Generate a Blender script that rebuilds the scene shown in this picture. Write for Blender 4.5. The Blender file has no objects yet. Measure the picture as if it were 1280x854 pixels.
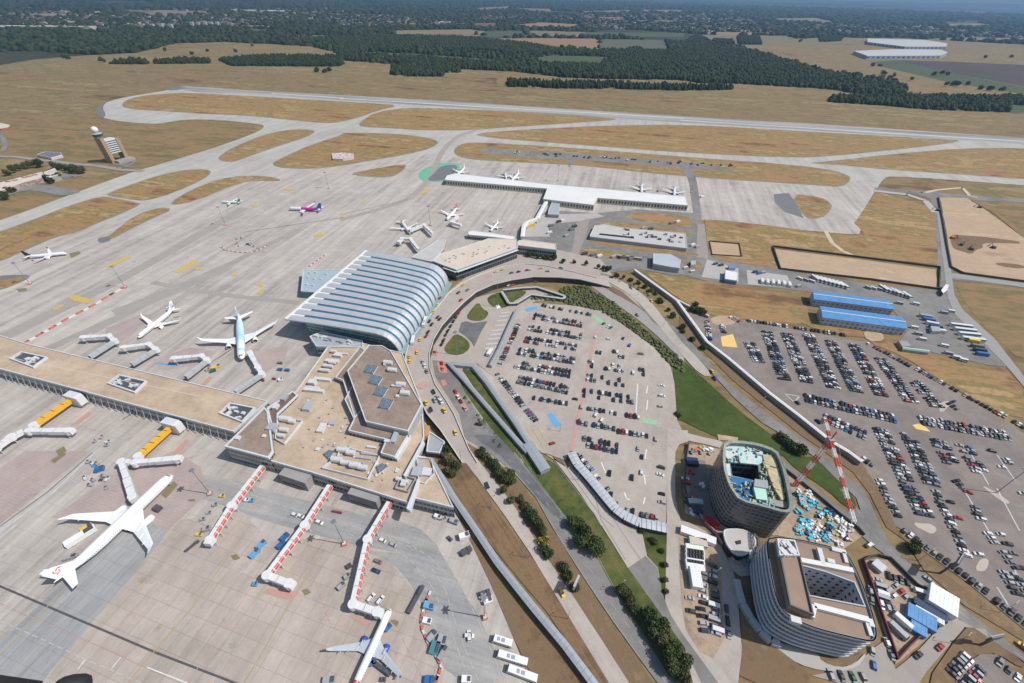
import bpy, bmesh, math, random
import numpy as np
from mathutils import Vector, Matrix
from mathutils.geometry import tessellate_polygon
random.seed(7); rng = np.random.default_rng(7)
sc = bpy.context.scene; col = sc.collection
R = math.radians
# ---------------------------------------------------------------- camera model (surveyed from the photograph)
F_, NX, NY, CH = 535.0, 625.0, 1080.0, 227.0
_d = Vector((NX-640, NY-427, F_)).normalized(); UP = -_d
_z = Vector((0, 0, 1)); FW = (_z-UP*_z.dot(UP)).normalized(); RT = FW.cross(UP)
if RT.x < 0: RT = -RT
def P(x, y, h=0.0):
    r = Vector((x-640, y-427, F_)); t = (CH-h)/(-r.dot(UP)); p = r*t
    return Vector((p.dot(RT), p.dot(FW), h))
def proj(X, Y, Z=0.0):
    c = [RT[i]*X + FW[i]*Y + UP[i]*(Z-CH) for i in range(3)]
    return 640+F_*c[0]/c[2], 427+F_*c[1]/c[2]
CR = dict(A=(0,0,2.944), B=(425,0,2.944), C=(850,0,2.944), D=(0,280,2.944), E=(425,280,2.944), F=(850,280,2.944),
  G=(0,564,2.944), H=(425,564,2.944), I=(850,564,2.944), S=(350,300,5.695), T=(270,430,5.695), U=(390,500,5.695), V=(420,430,6.571),
  W=(0,410,5.024), X=(480,230,5.333), Y=(640,210,5.12), M=(1060,460,5.695), N=(1060,600,5.695), O=(1060,704,5.695), Q=(900,704,5.695),
  J=(600,370,4.923), K=(640,500,5.023), L=(480,330,3.713), l=(480,540,5.695), a=(840,560,2.906), b=(540,700,5.544), c=(980,330,4.267),
  d=(240,560,3.882), e=(720,300,4.414), f=(0,150,5.818), g=(1040,230,5.333), h=(1000,30,4.571), k=(860,530,5.025), t=(920,660,5.021),
  r=(960,480,4.745), w=(90,140,10.667), z=(560,330,6.569), m=(30,560,4.268), n=(230,360,6.1), o=(130,350,7.762), q=(400,730,6.888), p=(0,0,1.0))
def px(k, *pts):
    ox, oy, s = CR[k]
    v = list(pts)
    return [(ox+v[i]/s, oy+v[i+1]/s) for i in range(0, len(v), 2)]
def G(k, *pts, h=0.0): return [P(x, y, h) for x, y in px(k, *pts)]
# ---------------------------------------------------------------- tags
def tag(o, label=None, cat=None, group=None, kind=None):
    if label: o['label'] = label
    if cat: o['category'] = cat
    if group: o['group'] = group
    if kind: o['kind'] = kind
    return o
def empty(name, loc, rz=0.0):
    o = bpy.data.objects.new(name, None); o.location = loc; o.rotation_euler.z = rz; o.empty_display_size = 1
    col.objects.link(o); return o
def thing(name, label, cat, loc=(0,0,0), rz=0.0, group=None):
    return tag(empty(name, loc, rz), label, cat, group)
ORD = ['first','second','third','fourth','fifth','sixth','seventh','eighth','ninth','tenth','eleventh','twelfth','thirteenth','fourteenth','fifteenth','sixteenth','seventeenth','eighteenth','nineteenth']
def nth(i):
    if i < 19: return ORD[i]
    t, u = divmod(i+1, 10); T = ['','','twent','thirt','fort','fift','sixt','sevent','eight','ninet']
    return T[t]+'ieth' if u == 0 else T[t]+'y-'+ORD[u-1]
# ---------------------------------------------------------------- materials
MATS = {}
def srgb(r, g, b): 
    f = lambda c: (c/255/12.92) if c/255 <= .04045 else ((c/255+.055)/1.055)**2.4
    return (f(r), f(g), f(b))
def mat(name, c, c2=None, scale=.2, rough=.75, metal=0.0, spec=.4, emit=None, bump=0.0, detail=6, mid=.5, wid=.25):
    if name in MATS: return MATS[name]
    m = bpy.data.materials.new(name); m.use_nodes = True; nt = m.node_tree; b = nt.nodes['Principled BSDF']
    b.inputs['Roughness'].default_value = rough; b.inputs['Metallic'].default_value = metal; b.inputs['Specular IOR Level'].default_value = spec
    if c2 is None: c2 = tuple(x*.8 for x in c)
    tc = nt.nodes.new('ShaderNodeNewGeometry'); n = nt.nodes.new('ShaderNodeTexNoise'); n.inputs['Scale'].default_value = scale; n.inputs['Detail'].default_value = detail
    n.inputs['Roughness'].default_value = .65
    nt.links.new(tc.outputs['Position'], n.inputs['Vector'])
    r = nt.nodes.new('ShaderNodeValToRGB'); e = r.color_ramp.elements
    e[0].position = mid-wid; e[1].position = mid+wid; e[0].color = (*c2, 1); e[1].color = (*c, 1)
    nt.links.new(n.outputs['Fac'], r.inputs['Fac']); nt.links.new(r.outputs['Color'], b.inputs['Base Color'])
    if bump:
        bp = nt.nodes.new('ShaderNodeBump'); bp.inputs['Strength'].default_value = bump; nt.links.new(n.outputs['Fac'], bp.inputs['Height']); nt.links.new(bp.outputs['Normal'], b.inputs['Normal'])
    MATS[name] = m; return m
def ground_mat(name, tones, s1, s2, streak=None, amt=.5, rough=.95, fine=1.5, fineamt=.25):
    """ramp over a big noise, broken by a medium and a fine noise; optional streaks along one direction"""
    m = bpy.data.materials.new(name); m.use_nodes = True; nt = m.node_tree; L = nt.links.new; b = nt.nodes['Principled BSDF']
    b.inputs['Roughness'].default_value = rough; b.inputs['Specular IOR Level'].default_value = .2
    g = nt.nodes.new('ShaderNodeNewGeometry')
    def noise(sc_, det, vec, dist=0.0):
        n = nt.nodes.new('ShaderNodeTexNoise'); n.inputs['Scale'].default_value = sc_; n.inputs['Detail'].default_value = det; n.inputs['Roughness'].default_value = .68
        n.inputs['Distortion'].default_value = dist; L(vec, n.inputs['Vector']); return n.outputs['Fac']
    def mth(op, a, b_):
        k = nt.nodes.new('ShaderNodeMath'); k.operation = op
        for i, v in enumerate((a, b_)):
            if isinstance(v, (int, float)): k.inputs[i].default_value = v
            else: L(v, k.inputs[i])
        return k.outputs[0]
    v = g.outputs['Position']
    fac = mth('ADD', mth('MULTIPLY', noise(s1, 5, v, .4), .6), mth('MULTIPLY', noise(s2, 6, v), .4))
    if streak:
        mp = nt.nodes.new('ShaderNodeMapping'); mp.inputs['Rotation'].default_value = (0, 0, -streak[0]); mp.inputs['Scale'].default_value = (streak[1], streak[2], 1)
        vr = nt.nodes.new('ShaderNodeVectorRotate'); vr.rotation_type = 'Z_AXIS'; vr.inputs['Angle'].default_value = -streak[0]; L(v, vr.inputs['Vector'])
        mp.inputs['Rotation'].default_value = (0, 0, 0); L(vr.outputs[0], mp.inputs['Vector'])
        fac = mth('ADD', mth('MULTIPLY', fac, 1-amt), mth('MULTIPLY', noise(1, 5, mp.outputs[0]), amt))
    r = nt.nodes.new('ShaderNodeValToRGB'); e = r.color_ramp.elements
    n = len(tones); lo, hi = .40, .60
    e[0].position = lo; e[0].color = (*tones[0], 1); e[1].position = hi; e[1].color = (*tones[-1], 1)
    for i in range(1, n-1):
        k = e.new(lo+(hi-lo)*i/(n-1)); k.color = (*tones[i], 1)
    L(fac, r.inputs['Fac'])
    fn = noise(fine, 4, v)
    mx = nt.nodes.new('ShaderNodeMix'); mx.data_type = 'RGBA'; mx.blend_type = 'MULTIPLY'; mx.inputs['Factor'].default_value = 1
    f2 = mth('ADD', mth('MULTIPLY', fn, 2*fineamt), 1-fineamt)
    cb = nt.nodes.new('ShaderNodeCombineColor'); [L(f2, cb.inputs[i]) for i in range(3)]
    L(r.outputs['Color'], mx.inputs['A']); L(cb.outputs[0], mx.inputs['B'])
    L(mx.outputs['Result'], b.inputs['Base Color'])
    MATS[name] = m
    return m, nt, mx, b, v, mth
def slab_mat(name, tones, s1, s2, ang, size, streak, amt, jdark=.72, jw=.035, vary=.12, stain=.72):
    m, nt, mx, b, v, mth = ground_mat(name, tones, s1, s2, streak, amt, rough=.85, fine=.6, fineamt=.12)
    L = nt.links.new
    vr = nt.nodes.new('ShaderNodeVectorRotate'); vr.rotation_type = 'Z_AXIS'; vr.inputs['Angle'].default_value = -ang; L(v, vr.inputs['Vector'])
    br = nt.nodes.new('ShaderNodeTexBrick'); br.offset = 0; br.inputs['Scale'].default_value = 1; br.inputs['Brick Width'].default_value = size; br.inputs['Row Height'].default_value = size
    br.inputs['Mortar Size'].default_value = size*jw*.5; br.inputs['Mortar Smooth'].default_value = .3; br.inputs['Bias'].default_value = 0
    a = 1-vary; br.inputs['Color1'].default_value = (1,1,1,1); br.inputs['Color2'].default_value = (a,a,a*.99,1); br.inputs['Mortar'].default_value = (jdark,jdark,jdark,1)
    L(vr.outputs[0], br.inputs['Vector'])
    m2 = nt.nodes.new('ShaderNodeMix'); m2.data_type = 'RGBA'; m2.blend_type = 'MULTIPLY'; m2.inputs['Factor'].default_value = 1
    L(mx.outputs['Result'], m2.inputs['A']); L(br.outputs['Color'], m2.inputs['B'])
    # oil and rubber stains, patch repairs
    sn = nt.nodes.new('ShaderNodeTexNoise'); sn.inputs['Scale'].default_value = .11; sn.inputs['Detail'].default_value = 5; sn.inputs['Roughness'].default_value = .7; L(v, sn.inputs['Vector'])
    rp = nt.nodes.new('ShaderNodeValToRGB'); rp.color_ramp.elements[0].position = .60; rp.color_ramp.elements[0].color = (1,1,1,1); rp.color_ramp.elements[1].position = .74; rp.color_ramp.elements[1].color = (stain,stain,stain,1); L(sn.outputs['Fac'], rp.inputs['Fac'])
    m3 = nt.nodes.new('ShaderNodeMix'); m3.data_type = 'RGBA'; m3.blend_type = 'MULTIPLY'; m3.inputs['Factor'].default_value = 1; L(m2.outputs['Result'], m3.inputs['A']); L(rp.outputs['Color'], m3.inputs['B'])
    L(m3.outputs['Result'], b.inputs['Base Color'])
    return m
def facade_mat(name, wall, glass, du, dv, fu=.75, fv=.55, rough=.35):
    """window grid laid out in the wall's own metres (UV): du x dv metre bays, glazed over fu x fv of each"""
    if name in MATS: return MATS[name]
    m = bpy.data.materials.new(name); m.use_nodes = True; nt = m.node_tree; L = nt.links.new; b = nt.nodes['Principled BSDF']
    uv = nt.nodes.new('ShaderNodeUVMap'); sp = nt.nodes.new('ShaderNodeSeparateXYZ'); L(uv.outputs[0], sp.inputs[0])
    def mth(op, a, b_):
        k = nt.nodes.new('ShaderNodeMath'); k.operation = op
        for i, v in enumerate((a, b_)):
            if isinstance(v, (int, float)): k.inputs[i].default_value = v
            else: L(v, k.inputs[i])
        return k.outputs[0]
    u = mth('FRACT', mth('DIVIDE', sp.outputs[0], du), 0); v = mth('FRACT', mth('DIVIDE', sp.outputs[1], dv), 0)
    g = mth('MULTIPLY', mth('LESS_THAN', u, fu), mth('LESS_THAN', mth('ABSOLUTE', mth('SUBTRACT', v, .5), 0), fv/2))
    n = nt.nodes.new('ShaderNodeTexWhiteNoise'); n.noise_dimensions = '2D'; cx = nt.nodes.new('ShaderNodeCombineXYZ')
    L(mth('FLOOR', mth('DIVIDE', sp.outputs[0], du), 0), cx.inputs[0]); L(mth('FLOOR', mth('DIVIDE', sp.outputs[1], dv), 0), cx.inputs[1]); L(cx.outputs[0], n.inputs['Vector'])
    gl = nt.nodes.new('ShaderNodeMix'); gl.data_type = 'RGBA'; L(n.outputs['Value'], gl.inputs['Factor']); gl.inputs['A'].default_value = (*[c*.6 for c in glass], 1); gl.inputs['B'].default_value = (*[min(1, c*1.6) for c in glass], 1)
    ns = nt.nodes.new('ShaderNodeTexNoise'); ns.inputs['Scale'].default_value = .3; ge = nt.nodes.new('ShaderNodeNewGeometry'); L(ge.outputs['Position'], ns.inputs['Vector'])
    wl = nt.nodes.new('ShaderNodeMix'); wl.data_type = 'RGBA'; L(ns.outputs['Fac'], wl.inputs['Factor']); wl.inputs['A'].default_value = (*[c*.75 for c in wall], 1); wl.inputs['B'].default_value = (*[min(1,c*1.15) for c in wall], 1)
    mx = nt.nodes.new('ShaderNodeMix'); mx.data_type = 'RGBA'; L(g, mx.inputs['Factor']); L(wl.outputs['Result'], mx.inputs['A']); L(gl.outputs['Result'], mx.inputs['B']); L(mx.outputs['Result'], b.inputs['Base Color'])
    L(mth('SUBTRACT', .7, mth('MULTIPLY', g, .55)), b.inputs['Roughness'])
    MATS[name] = m; return m
# ---------------------------------------------------------------- mesh helper
class MB:
    def __init__(s): s.v = []; s.f = []; s.m = []; s.uv = []
    def face(s, pts, mi=0, uv=None):
        n = len(s.v); s.v += [tuple(p) for p in pts]; s.f.append(tuple(range(n, n+len(pts)))); s.m.append(mi); s.uv.append(uv or [(0,0)]*len(pts))
    def add(s, vs, fs, mi=0):
        n = len(s.v); s.v += [tuple(p) for p in vs]
        for f in fs: s.f.append(tuple(i+n for i in f)); s.m.append(mi); s.uv.append([(0,0)]*len(f))
    def box(s, c, size, rz=0.0, mi=0, taper=1.0):
        x, y, z = size[0]/2, size[1]/2, size[2]; ca, sa = math.cos(rz), math.sin(rz); vs = []
        for k, tz in ((0, 0), (1, z)):
            t = taper if k else 1
            for sx, sy in ((-1,-1),(1,-1),(1,1),(-1,1)):
                X, Y = sx*x*t, sy*y*t; vs.append((c[0]+X*ca-Y*sa, c[1]+X*sa+Y*ca, c[2]+tz))
        s.add(vs, [(0,3,2,1),(4,5,6,7),(0,1,5,4),(1,2,6,5),(2,3,7,6),(3,0,4,7)], mi)
    def beam(s, a, b, w, hgt=None, mi=0):
        a = Vector(a); b = Vector(b); d = (b-a)
        if d.length < 1e-4: return
        d.normalize(); up = Vector((0,0,1)) if abs(d.z) < .95 else Vector((1,0,0)); sx = d.cross(up).normalized(); u = sx.cross(d).normalized()
        hgt = hgt or w; sx *= w/2; u = u*hgt/2
        vs = [a-sx-u, a+sx-u, a+sx+u, a-sx+u, b-sx-u, b+sx-u, b+sx+u, b-sx+u]
        s.add(vs, [(0,1,2,3),(7,6,5,4),(0,4,5,1),(1,5,6,2),(2,6,7,3),(3,7,4,0)], mi)
    def tube(s, a, b, r0, r1=None, n=8, mi=0, caps=True):
        a = Vector(a); b = Vector(b); r1 = r0 if r1 is None else r1; d = (b-a).normalized()
        up = Vector((0,0,1)) if abs(d.z) < .95 else Vector((1,0,0)); x = d.cross(up).normalized(); y = d.cross(x)
        vs = []
        for c, r in ((a, r0), (b, r1)):
            for i in range(n):
                t = 2*math.pi*i/n; vs.append(c+x*(r*math.cos(t))+y*(r*math.sin(t)))
        fs = [(i, (i+1)%n, n+(i+1)%n, n+i) for i in range(n)]
        if caps: fs += [tuple(range(n))[::-1], tuple(range(n, 2*n))]
        s.add(vs, fs, mi)
    def lathe(s, prof, n=16, mi=0, axis='x', zc=0.0, mf=None, sq=1.0):
        """prof: (x, r[, zshift]) along +x"""
        b = len(s.v); k = len(prof)
        for p in prof:
            zs = p[2] if len(p) > 2 else 0
            for i in range(n):
                t = 2*math.pi*i/n; s.v.append((p[0], p[1]*math.cos(t)*sq, zc+zs+p[1]*math.sin(t)))
        for j in range(k-1):
            for i in range(n):
                i2 = (i+1)%n; s.f.append((b+j*n+i, b+(j+1)*n+i, b+(j+1)*n+i2, b+j*n+i2)); s.m.append(mf(j, i) if mf else mi); s.uv.append([(0,0)]*4)
    def wall(s, pts, z0, z1, mi=0, closed=True):
        L = 0; n = len(pts)
        for i in range(n if closed else n-1):
            a, b = pts[i], pts[(i+1)%n]; d = math.dist(a[:2], b[:2])
            a0 = z0[i] if isinstance(z0, (list, tuple)) else z0; b0 = z0[(i+1)%n] if isinstance(z0, (list, tuple)) else z0
            a1 = z1[i] if isinstance(z1, (list, tuple)) else z1; b1 = z1[(i+1)%n] if isinstance(z1, (list, tuple)) else z1
            s.face([(a[0],a[1],a0),(b[0],b[1],b0),(b[0],b[1],b1),(a[0],a[1],a1)], mi, [(L,a0),(L+d,b0),(L+d,b1),(L,a1)]); L += d
    def poly(s, pts, z, mi=0):
        zz = z if isinstance(z, (list, tuple)) else [z]*len(pts)
        vs = [(p[0], p[1], q) for p, q in zip(pts, zz)]
        tr = tessellate_polygon([[Vector((p[0], p[1], 0)) for p in pts]])
        fs = []
        for t in tr:
            a, b, c = (vs[i] for i in t)
            cr = (b[0]-a[0])*(c[1]-a[1])-(b[1]-a[1])*(c[0]-a[0])
            fs.append(t if cr > 0 else t[::-1])
        s.add(vs, fs, mi)
    def build(s, name, mats, parent=None, smooth=False, shift=None):
        me = bpy.data.meshes.new(name); v = s.v
        if shift is not None: v = [(p[0]-shift[0], p[1]-shift[1], p[2]-(shift[2] if len(shift) > 2 else 0)) for p in v]
        me.from_pydata(v, [], s.f); me.polygons.foreach_set('material_index', s.m)
        if any(u[0] != u[1] for u in s.uv if len(u) > 1):
            ul = me.uv_layers.new(name='UVMap'); ul.data.foreach_set('uv', [c for u in s.uv for p in u for c in p])
        for m in (mats if isinstance(mats, (list, tuple)) else [mats]): me.materials.append(m)
        if smooth: me.polygons.foreach_set('use_smooth', [True]*len(me.polygons))
        o = bpy.data.objects.new(name, me); col.objects.link(o)
        if parent: o.parent = parent
        return o
def ccw(pts):
    a = sum(pts[i][0]*pts[(i+1)%len(pts)][1]-pts[(i+1)%len(pts)][0]*pts[i][1] for i in range(len(pts)))
    return list(pts) if a > 0 else list(pts)[::-1]
def cen(pts): return Vector((sum(p[0] for p in pts)/len(pts), sum(p[1] for p in pts)/len(pts), 0))
def inset(pts, d):
    """offset a ccw outline inwards by d"""
    out = []; n = len(pts)
    for i in range(n):
        p0, p1, p2 = (Vector(pts[(i+k)%n][:2]) for k in (-1, 0, 1))
        e1 = (p1-p0).normalized(); e2 = (p2-p1).normalized(); n1 = Vector((-e1.y, e1.x)); n2 = Vector((-e2.y, e2.x))
        b = (n1+n2); b = b.normalized() if b.length > 1e-6 else n1; c = max(.35, b.dot(n1)); q = p1+b*(d/c); out.append(Vector((q.x, q.y, 0)))
    return out
def smooth_pts(pts, k=2, closed=True):
    for _ in range(k):
        q = []; n = len(pts)
        for i in range(n if closed else n-1):
            a, b = pts[i], pts[(i+1)%n]; q += [(a[0]*.75+b[0]*.25, a[1]*.75+b[1]*.25), (a[0]*.25+b[0]*.75, a[1]*.25+b[1]*.75)]
        pts = q if closed else [pts[0]]+q+[pts[-1]]
    return pts
ZC = [0]
def lift():
    ZC[0] += 1; return ZC[0]*.0007
def sheet(name, polys, z0, m, kind='structure', smooth=1, label=None, cat=None):
    """flat sheet(s): polys is a list of pixel outlines projected to the ground"""
    b = MB()
    for pl in polys:
        z = z0+lift()
        w = [P(x, y, z) for x, y in pl]
        if smooth: w = [Vector((p[0], p[1], z)) for p in smooth_pts([(p.x, p.y) for p in w], smooth)]
        b.poly(w, z)
    o = b.build(name, m); tag(o, label, cat, kind=kind); return o
def wpoly(name, pts, z, m, kind='structure'):
    b = MB(); b.poly(pts, z); return tag(b.build(name, m), kind=kind)
def stripes(name, segs, z0, w, m, dash=None):
    """painted lines: segs = list of pixel polylines"""
    b = MB()
    for s in segs:
        z = z0+lift()
        w3 = [P(x, y, z) for x, y in s]
        for a, c in zip(w3, w3[1:]):
            d = c-a; L = d.length
            if L < .1: continue
            u = d/L; n = Vector((-u.y, u.x, 0))*w/2
            cuts = [(0, L)] if not dash else [(t, min(L, t+dash[0])) for t in np.arange(0, L, dash[0]+dash[1])]
            for t0, t1 in cuts:
                p, q = a+u*t0, a+u*t1; b.face([(*k[:2], z) for k in (p-n, q-n, q+n, p+n)])
    return tag(b.build(name, m), kind='structure')
# ================================================================ SETTING
APR = R(38)   # direction of the slab joints
_a, _b = P(*px('D',0,490)[0]), P(*px('D',460,235)[0]); TAXI = math.atan2((_b-_a).y, (_b-_a).x)      # direction of the taxi lanes
_a, _b = P(*px('G',460,854)[0]), P(*px('G',880,330)[0]); STAND = math.atan2((_b-_a).y, (_b-_a).x)
g_dry, *_ = ground_mat('dry_grass', [srgb(94,78,58), srgb(120,99,72), srgb(136,114,80), srgb(108,100,68), srgb(148,126,90), srgb(116,100,70)], .0035, .03, streak=(R(-12), .003, .022), amt=.45, fine=.25, fineamt=.22)
g_dry2, *_ = ground_mat('parched_grass', [srgb(106,84,60), srgb(138,107,74), srgb(154,123,84), srgb(122,108,70), srgb(168,140,98), srgb(126,100,70)], .010, .05, streak=(R(-12), .006, .05), amt=.45, fine=.3, fineamt=.24)
g_green, *_ = ground_mat('green_grass', [srgb(62,72,36), srgb(74,84,42), srgb(88,92,50), srgb(104,98,60)], .03, .2)
g_olive, *_ = ground_mat('olive_grass', [srgb(100,94,62), srgb(122,106,74), srgb(140,114,80), srgb(108,98,66), srgb(136,114,82)], .008, .05, streak=(R(-8), .004, .03), amt=.5)
g_soil, *_ = ground_mat('bare_verge', [srgb(104,84,66), srgb(122,99,76), srgb(116,98,74), srgb(134,110,84)], .03, .2)
g_sand, *_ = ground_mat('sand', [srgb(158,134,110), srgb(178,154,128), srgb(168,144,118), srgb(188,164,138)], .015, .08, streak=(R(-14), .01, .08), amt=.4)
g_wood, *_ = ground_mat('woodland_floor', [srgb(42,48,38), srgb(54,58,44), srgb(64,66,50), srgb(50,54,42)], .002, .01)
g_field = {}
for n_, t_ in dict(field_orange=[(132,104,78),(146,116,88)], field_tan=[(118,104,80),(132,116,90)], field_green=[(66,76,52),(80,88,60)], field_grey=[(84,86,70),(94,94,78)],
                   field_plough=[(70,62,58),(82,72,66)], field_red=[(108,78,68),(118,86,74)], field_pale=[(108,100,78),(122,112,86)]).items():
    g_field[n_] = ground_mat(n_, [srgb(*t_[0]), srgb(*t_[1]), srgb(*t_[0])], .004, .03, streak=(R(-10), .003, .05), amt=.5)[0]
c_taxi = slab_mat('taxiway_concrete', [srgb(158,154,147), srgb(172,168,160), srgb(182,178,170)], .01, .08, TAXI, 15, (TAXI, .004, .09), .45, jdark=.9, jw=.03, vary=.05)
c_apron = slab_mat('apron_concrete', [srgb(150,143,136), srgb(168,160,152), srgb(179,171,162), srgb(190,181,172)], .012, .07, TAXI, 7.5, (TAXI, .006, .14), .5, jdark=.84, jw=.05, vary=.07)
c_stand = slab_mat('stand_concrete', [srgb(158,147,137), srgb(172,160,149), srgb(184,172,160)], .02, .09, STAND, 7.2, (STAND, .02, .12), .4, jdark=.78, jw=.05, vary=.09)
c_pink = slab_mat('stand_pink', [srgb(160,146,140), srgb(170,154,148), srgb(178,162,156)], .02, .1, STAND, 1.6, (STAND, .02, .12), .3, jdark=.88, jw=.24, vary=.04)
c_lot = slab_mat('parking_paving', [srgb(156,146,137), srgb(168,157,147), srgb(178,168,158)], .02, .1, R(67), 2.5, (R(67), .03, .1), .3, jdark=.97, jw=.05, vary=.03)
c_far_lot, *_ = ground_mat('asphalt_lot', [srgb(120,111,105), srgb(131,121,114), srgb(141,131,123)], .02, .1, fineamt=.12)
c_asph, *_ = ground_mat('asphalt', [srgb(112,109,106), srgb(124,121,117), srgb(134,130,126)], .03, .15, fineamt=.1)
c_dark, *_ = ground_mat('dark_asphalt', [srgb(92,92,94), srgb(104,104,105), srgb(112,112,112)], .03, .15, fineamt=.1)
c_pale, *_ = ground_mat('pale_road', [srgb(160,150,140), srgb(172,162,152), srgb(180,171,160)], .03, .15, streak=(R(120), .02, .4), amt=.3, fineamt=.1)
c_run, *_ = ground_mat('runway_surface', [srgb(126,126,124), srgb(150,148,144), srgb(166,162,156)], .006, .05, streak=(R(-10.3), .002, .06), amt=.8, fineamt=.08)
m_white = mat('paint_white', (.72,.72,.70), (.55,.55,.53), scale=.6, rough=.6)
m_yel = mat('paint_yellow', (.62,.42,.08), (.45,.33,.12), scale=.5, rough=.6)
m_yel2 = mat('paint_faded_yellow', (.42,.34,.16), (.3,.25,.15), scale=.5, rough=.7)
m_redp = mat('paint_red', (.55,.16,.13), (.5,.25,.2), scale=.4, rough=.6)
m_pinkp = mat('paint_pink', (.52,.26,.22), (.42,.26,.22), scale=.4, rough=.7)
m_bluep = mat('paint_blue', (.10,.36,.62), (.12,.3,.5), scale=.4, rough=.6)
m_greenp = mat('paint_green', (.24,.50,.26), (.28,.44,.28), scale=.4, rough=.6)
m_grassg = mat('surface_green', (.17,.42,.28), (.13,.34,.24), scale=.1, rough=.7)
m_stain = mat('tyre_stain', (.20,.19,.185), (.27,.26,.25), scale=.15, rough=.8)
m_patch = mat('dark_patch', (.14,.14,.145), (.17,.17,.17), scale=.1, rough=.85)

wpoly('ground', [(-40000,-400),(40000,-400),(60000,60000),(-60000,60000)], 0, g_dry)
# --- woodland / farmland mosaic reaching the horizon
near_edge = px('A',-350,290,0,240,120,220,300,205,500,195,575,178,640,160,830,155,1000,163,1150,172,1225,190,1266,215)+px('B',0,222,190,236,440,255,620,262,820,285,1266,295)+px('C',60,306,300,310,560,330,720,358,790,352,835,325,780,300,560,270,380,222,240,180,200,150)+px('C',500,140,800,140,1000,150,1266,165,1700,190)
wp = [P(x,y) for x, y in near_edge]
wpoly('woodland_ground', [(p.x,p.y) for p in wp]+[(50000,24000),(60000,60000),(-60000,60000),(-50000,20000)], .05, g_wood)
FLD = [('field_tan', px('A',455,42,600,37,780,43,760,55,600,57,490,52)), ('field_pale', px('A',1060,128,1266,132,1266,140,1080,138)),
 ('field_orange', px('B',560,142,700,140,955,143,948,188,870,182,760,165)), ('field_grey', px('B',957,144,1215,148,1203,192,1060,195,952,190)),
 ('field_orange', px('B',590,97,740,82,882,90,868,106,700,104)), ('field_red', px('B',490,85,582,84,572,103,492,101)),
 ('field_tan', px('B',200,112,480,108,560,118,540,128,200,126)), ('field_green', px('B',530,114,670,112,690,137,530,137)), ('field_pale', px('B',690,112,900,118,900,137,690,135)),
 ('field_green', px('B',900,118,1266,121,1266,137,900,136)), ('field_tan', px('B',490,30,640,22,610,40,500,40)), ('field_tan', px('B',650,30,780,33,770,45,650,42)),
 ('field_tan', px('B',890,42,1090,36,1060,50,890,50)), ('field_green', px('B',700,212,800,204,980,210,962,240,740,237)), ('field_green', px('B',90,190,240,196,560,218,560,232,300,214,90,200)),
 ('field_pale', px('B',0,130,70,132,60,142,0,142)), ('field_tan', px('B',130,135,260,142,250,150,135,148)),
 ('field_pale', px('C',80,128,400,132,440,155,300,165,230,172,120,150)), ('field_tan', px('C',340,68,500,66,560,78,560,86,350,82)), ('field_orange', px('C',960,88,1100,86,1240,103,1000,105)),
 ('field_tan', px('C',575,28,720,26,760,34,600,36)), ('field_pale', px('C',880,40,1060,40,1180,50,1100,56,900,48)), ('field_pale', px('C',440,155,560,132,640,140,600,152)),
 ('field_orange', px('C',-140,36,30,38,10,48,-140,46))]
_fr = random.Random(5)
for _ in range(46):
    x_, y_ = _fr.uniform(-60,1340), _fr.choice([_fr.uniform(8,30), _fr.uniform(14,46)]); w_ = _fr.uniform(18,70)*(.5+y_/60); h_ = _fr.uniform(.8,2.4)*(.3+y_/34); y_ += (x_-640)*.012
    FLD.append((_fr.choice(['field_tan','field_pale','field_green','field_orange','field_tan','field_grey']), [(x_-w_,y_),(x_-w_*.2,y_-h_*.6),(x_+w_,y_-h_*.2),(x_+w_*.9,y_+h_*.7),(x_,y_+h_)]))
for n_, pl in FLD: sheet('field', [pl], .12, g_field[n_], smooth=0)
sheet('field', [px('C',800,222,1000,228,1300,240,1300,325,1000,270)], .12, g_field['field_plough'], smooth=0)
sheet('field', [px('C',700,228,800,222,1000,270,1300,328,1300,352,1000,305,760,250)], .12, g_field['field_green'], smooth=0)
sheet('field', [px('C',560,300,760,300,1266,345,1266,360,840,358,700,325)], .12, g_olive, smooth=1)
sheet('field', [px('C',1200,392,1266,386,1400,390,1400,412,1215,415)], .13, g_field['field_green'], smooth=0)
sheet('grass', [px('A',-200,500,60,470,200,450,360,445,560,465,700,445,900,455,960,475,800,535,640,585,500,625,400,600,250,600,120,560,-200,600),
  px('B',560,300,620,270,820,290,1266,300,1266,335,900,330,620,322), px('C',0,300,300,315,560,330,760,370,700,385,500,350,200,338,0,335)], .05, g_olive, smooth=2)
sheet('grass', [px('A',-100,760,100,715,200,700,250,720,150,760,0,812,-100,840), px('F',1005,210,1266,235,1500,260,1500,620,1266,490,1230,485,1150,405,1060,310), px('C',1130,750,1300,748,1300,830,1250,840)], .05, g_olive, smooth=1)
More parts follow.
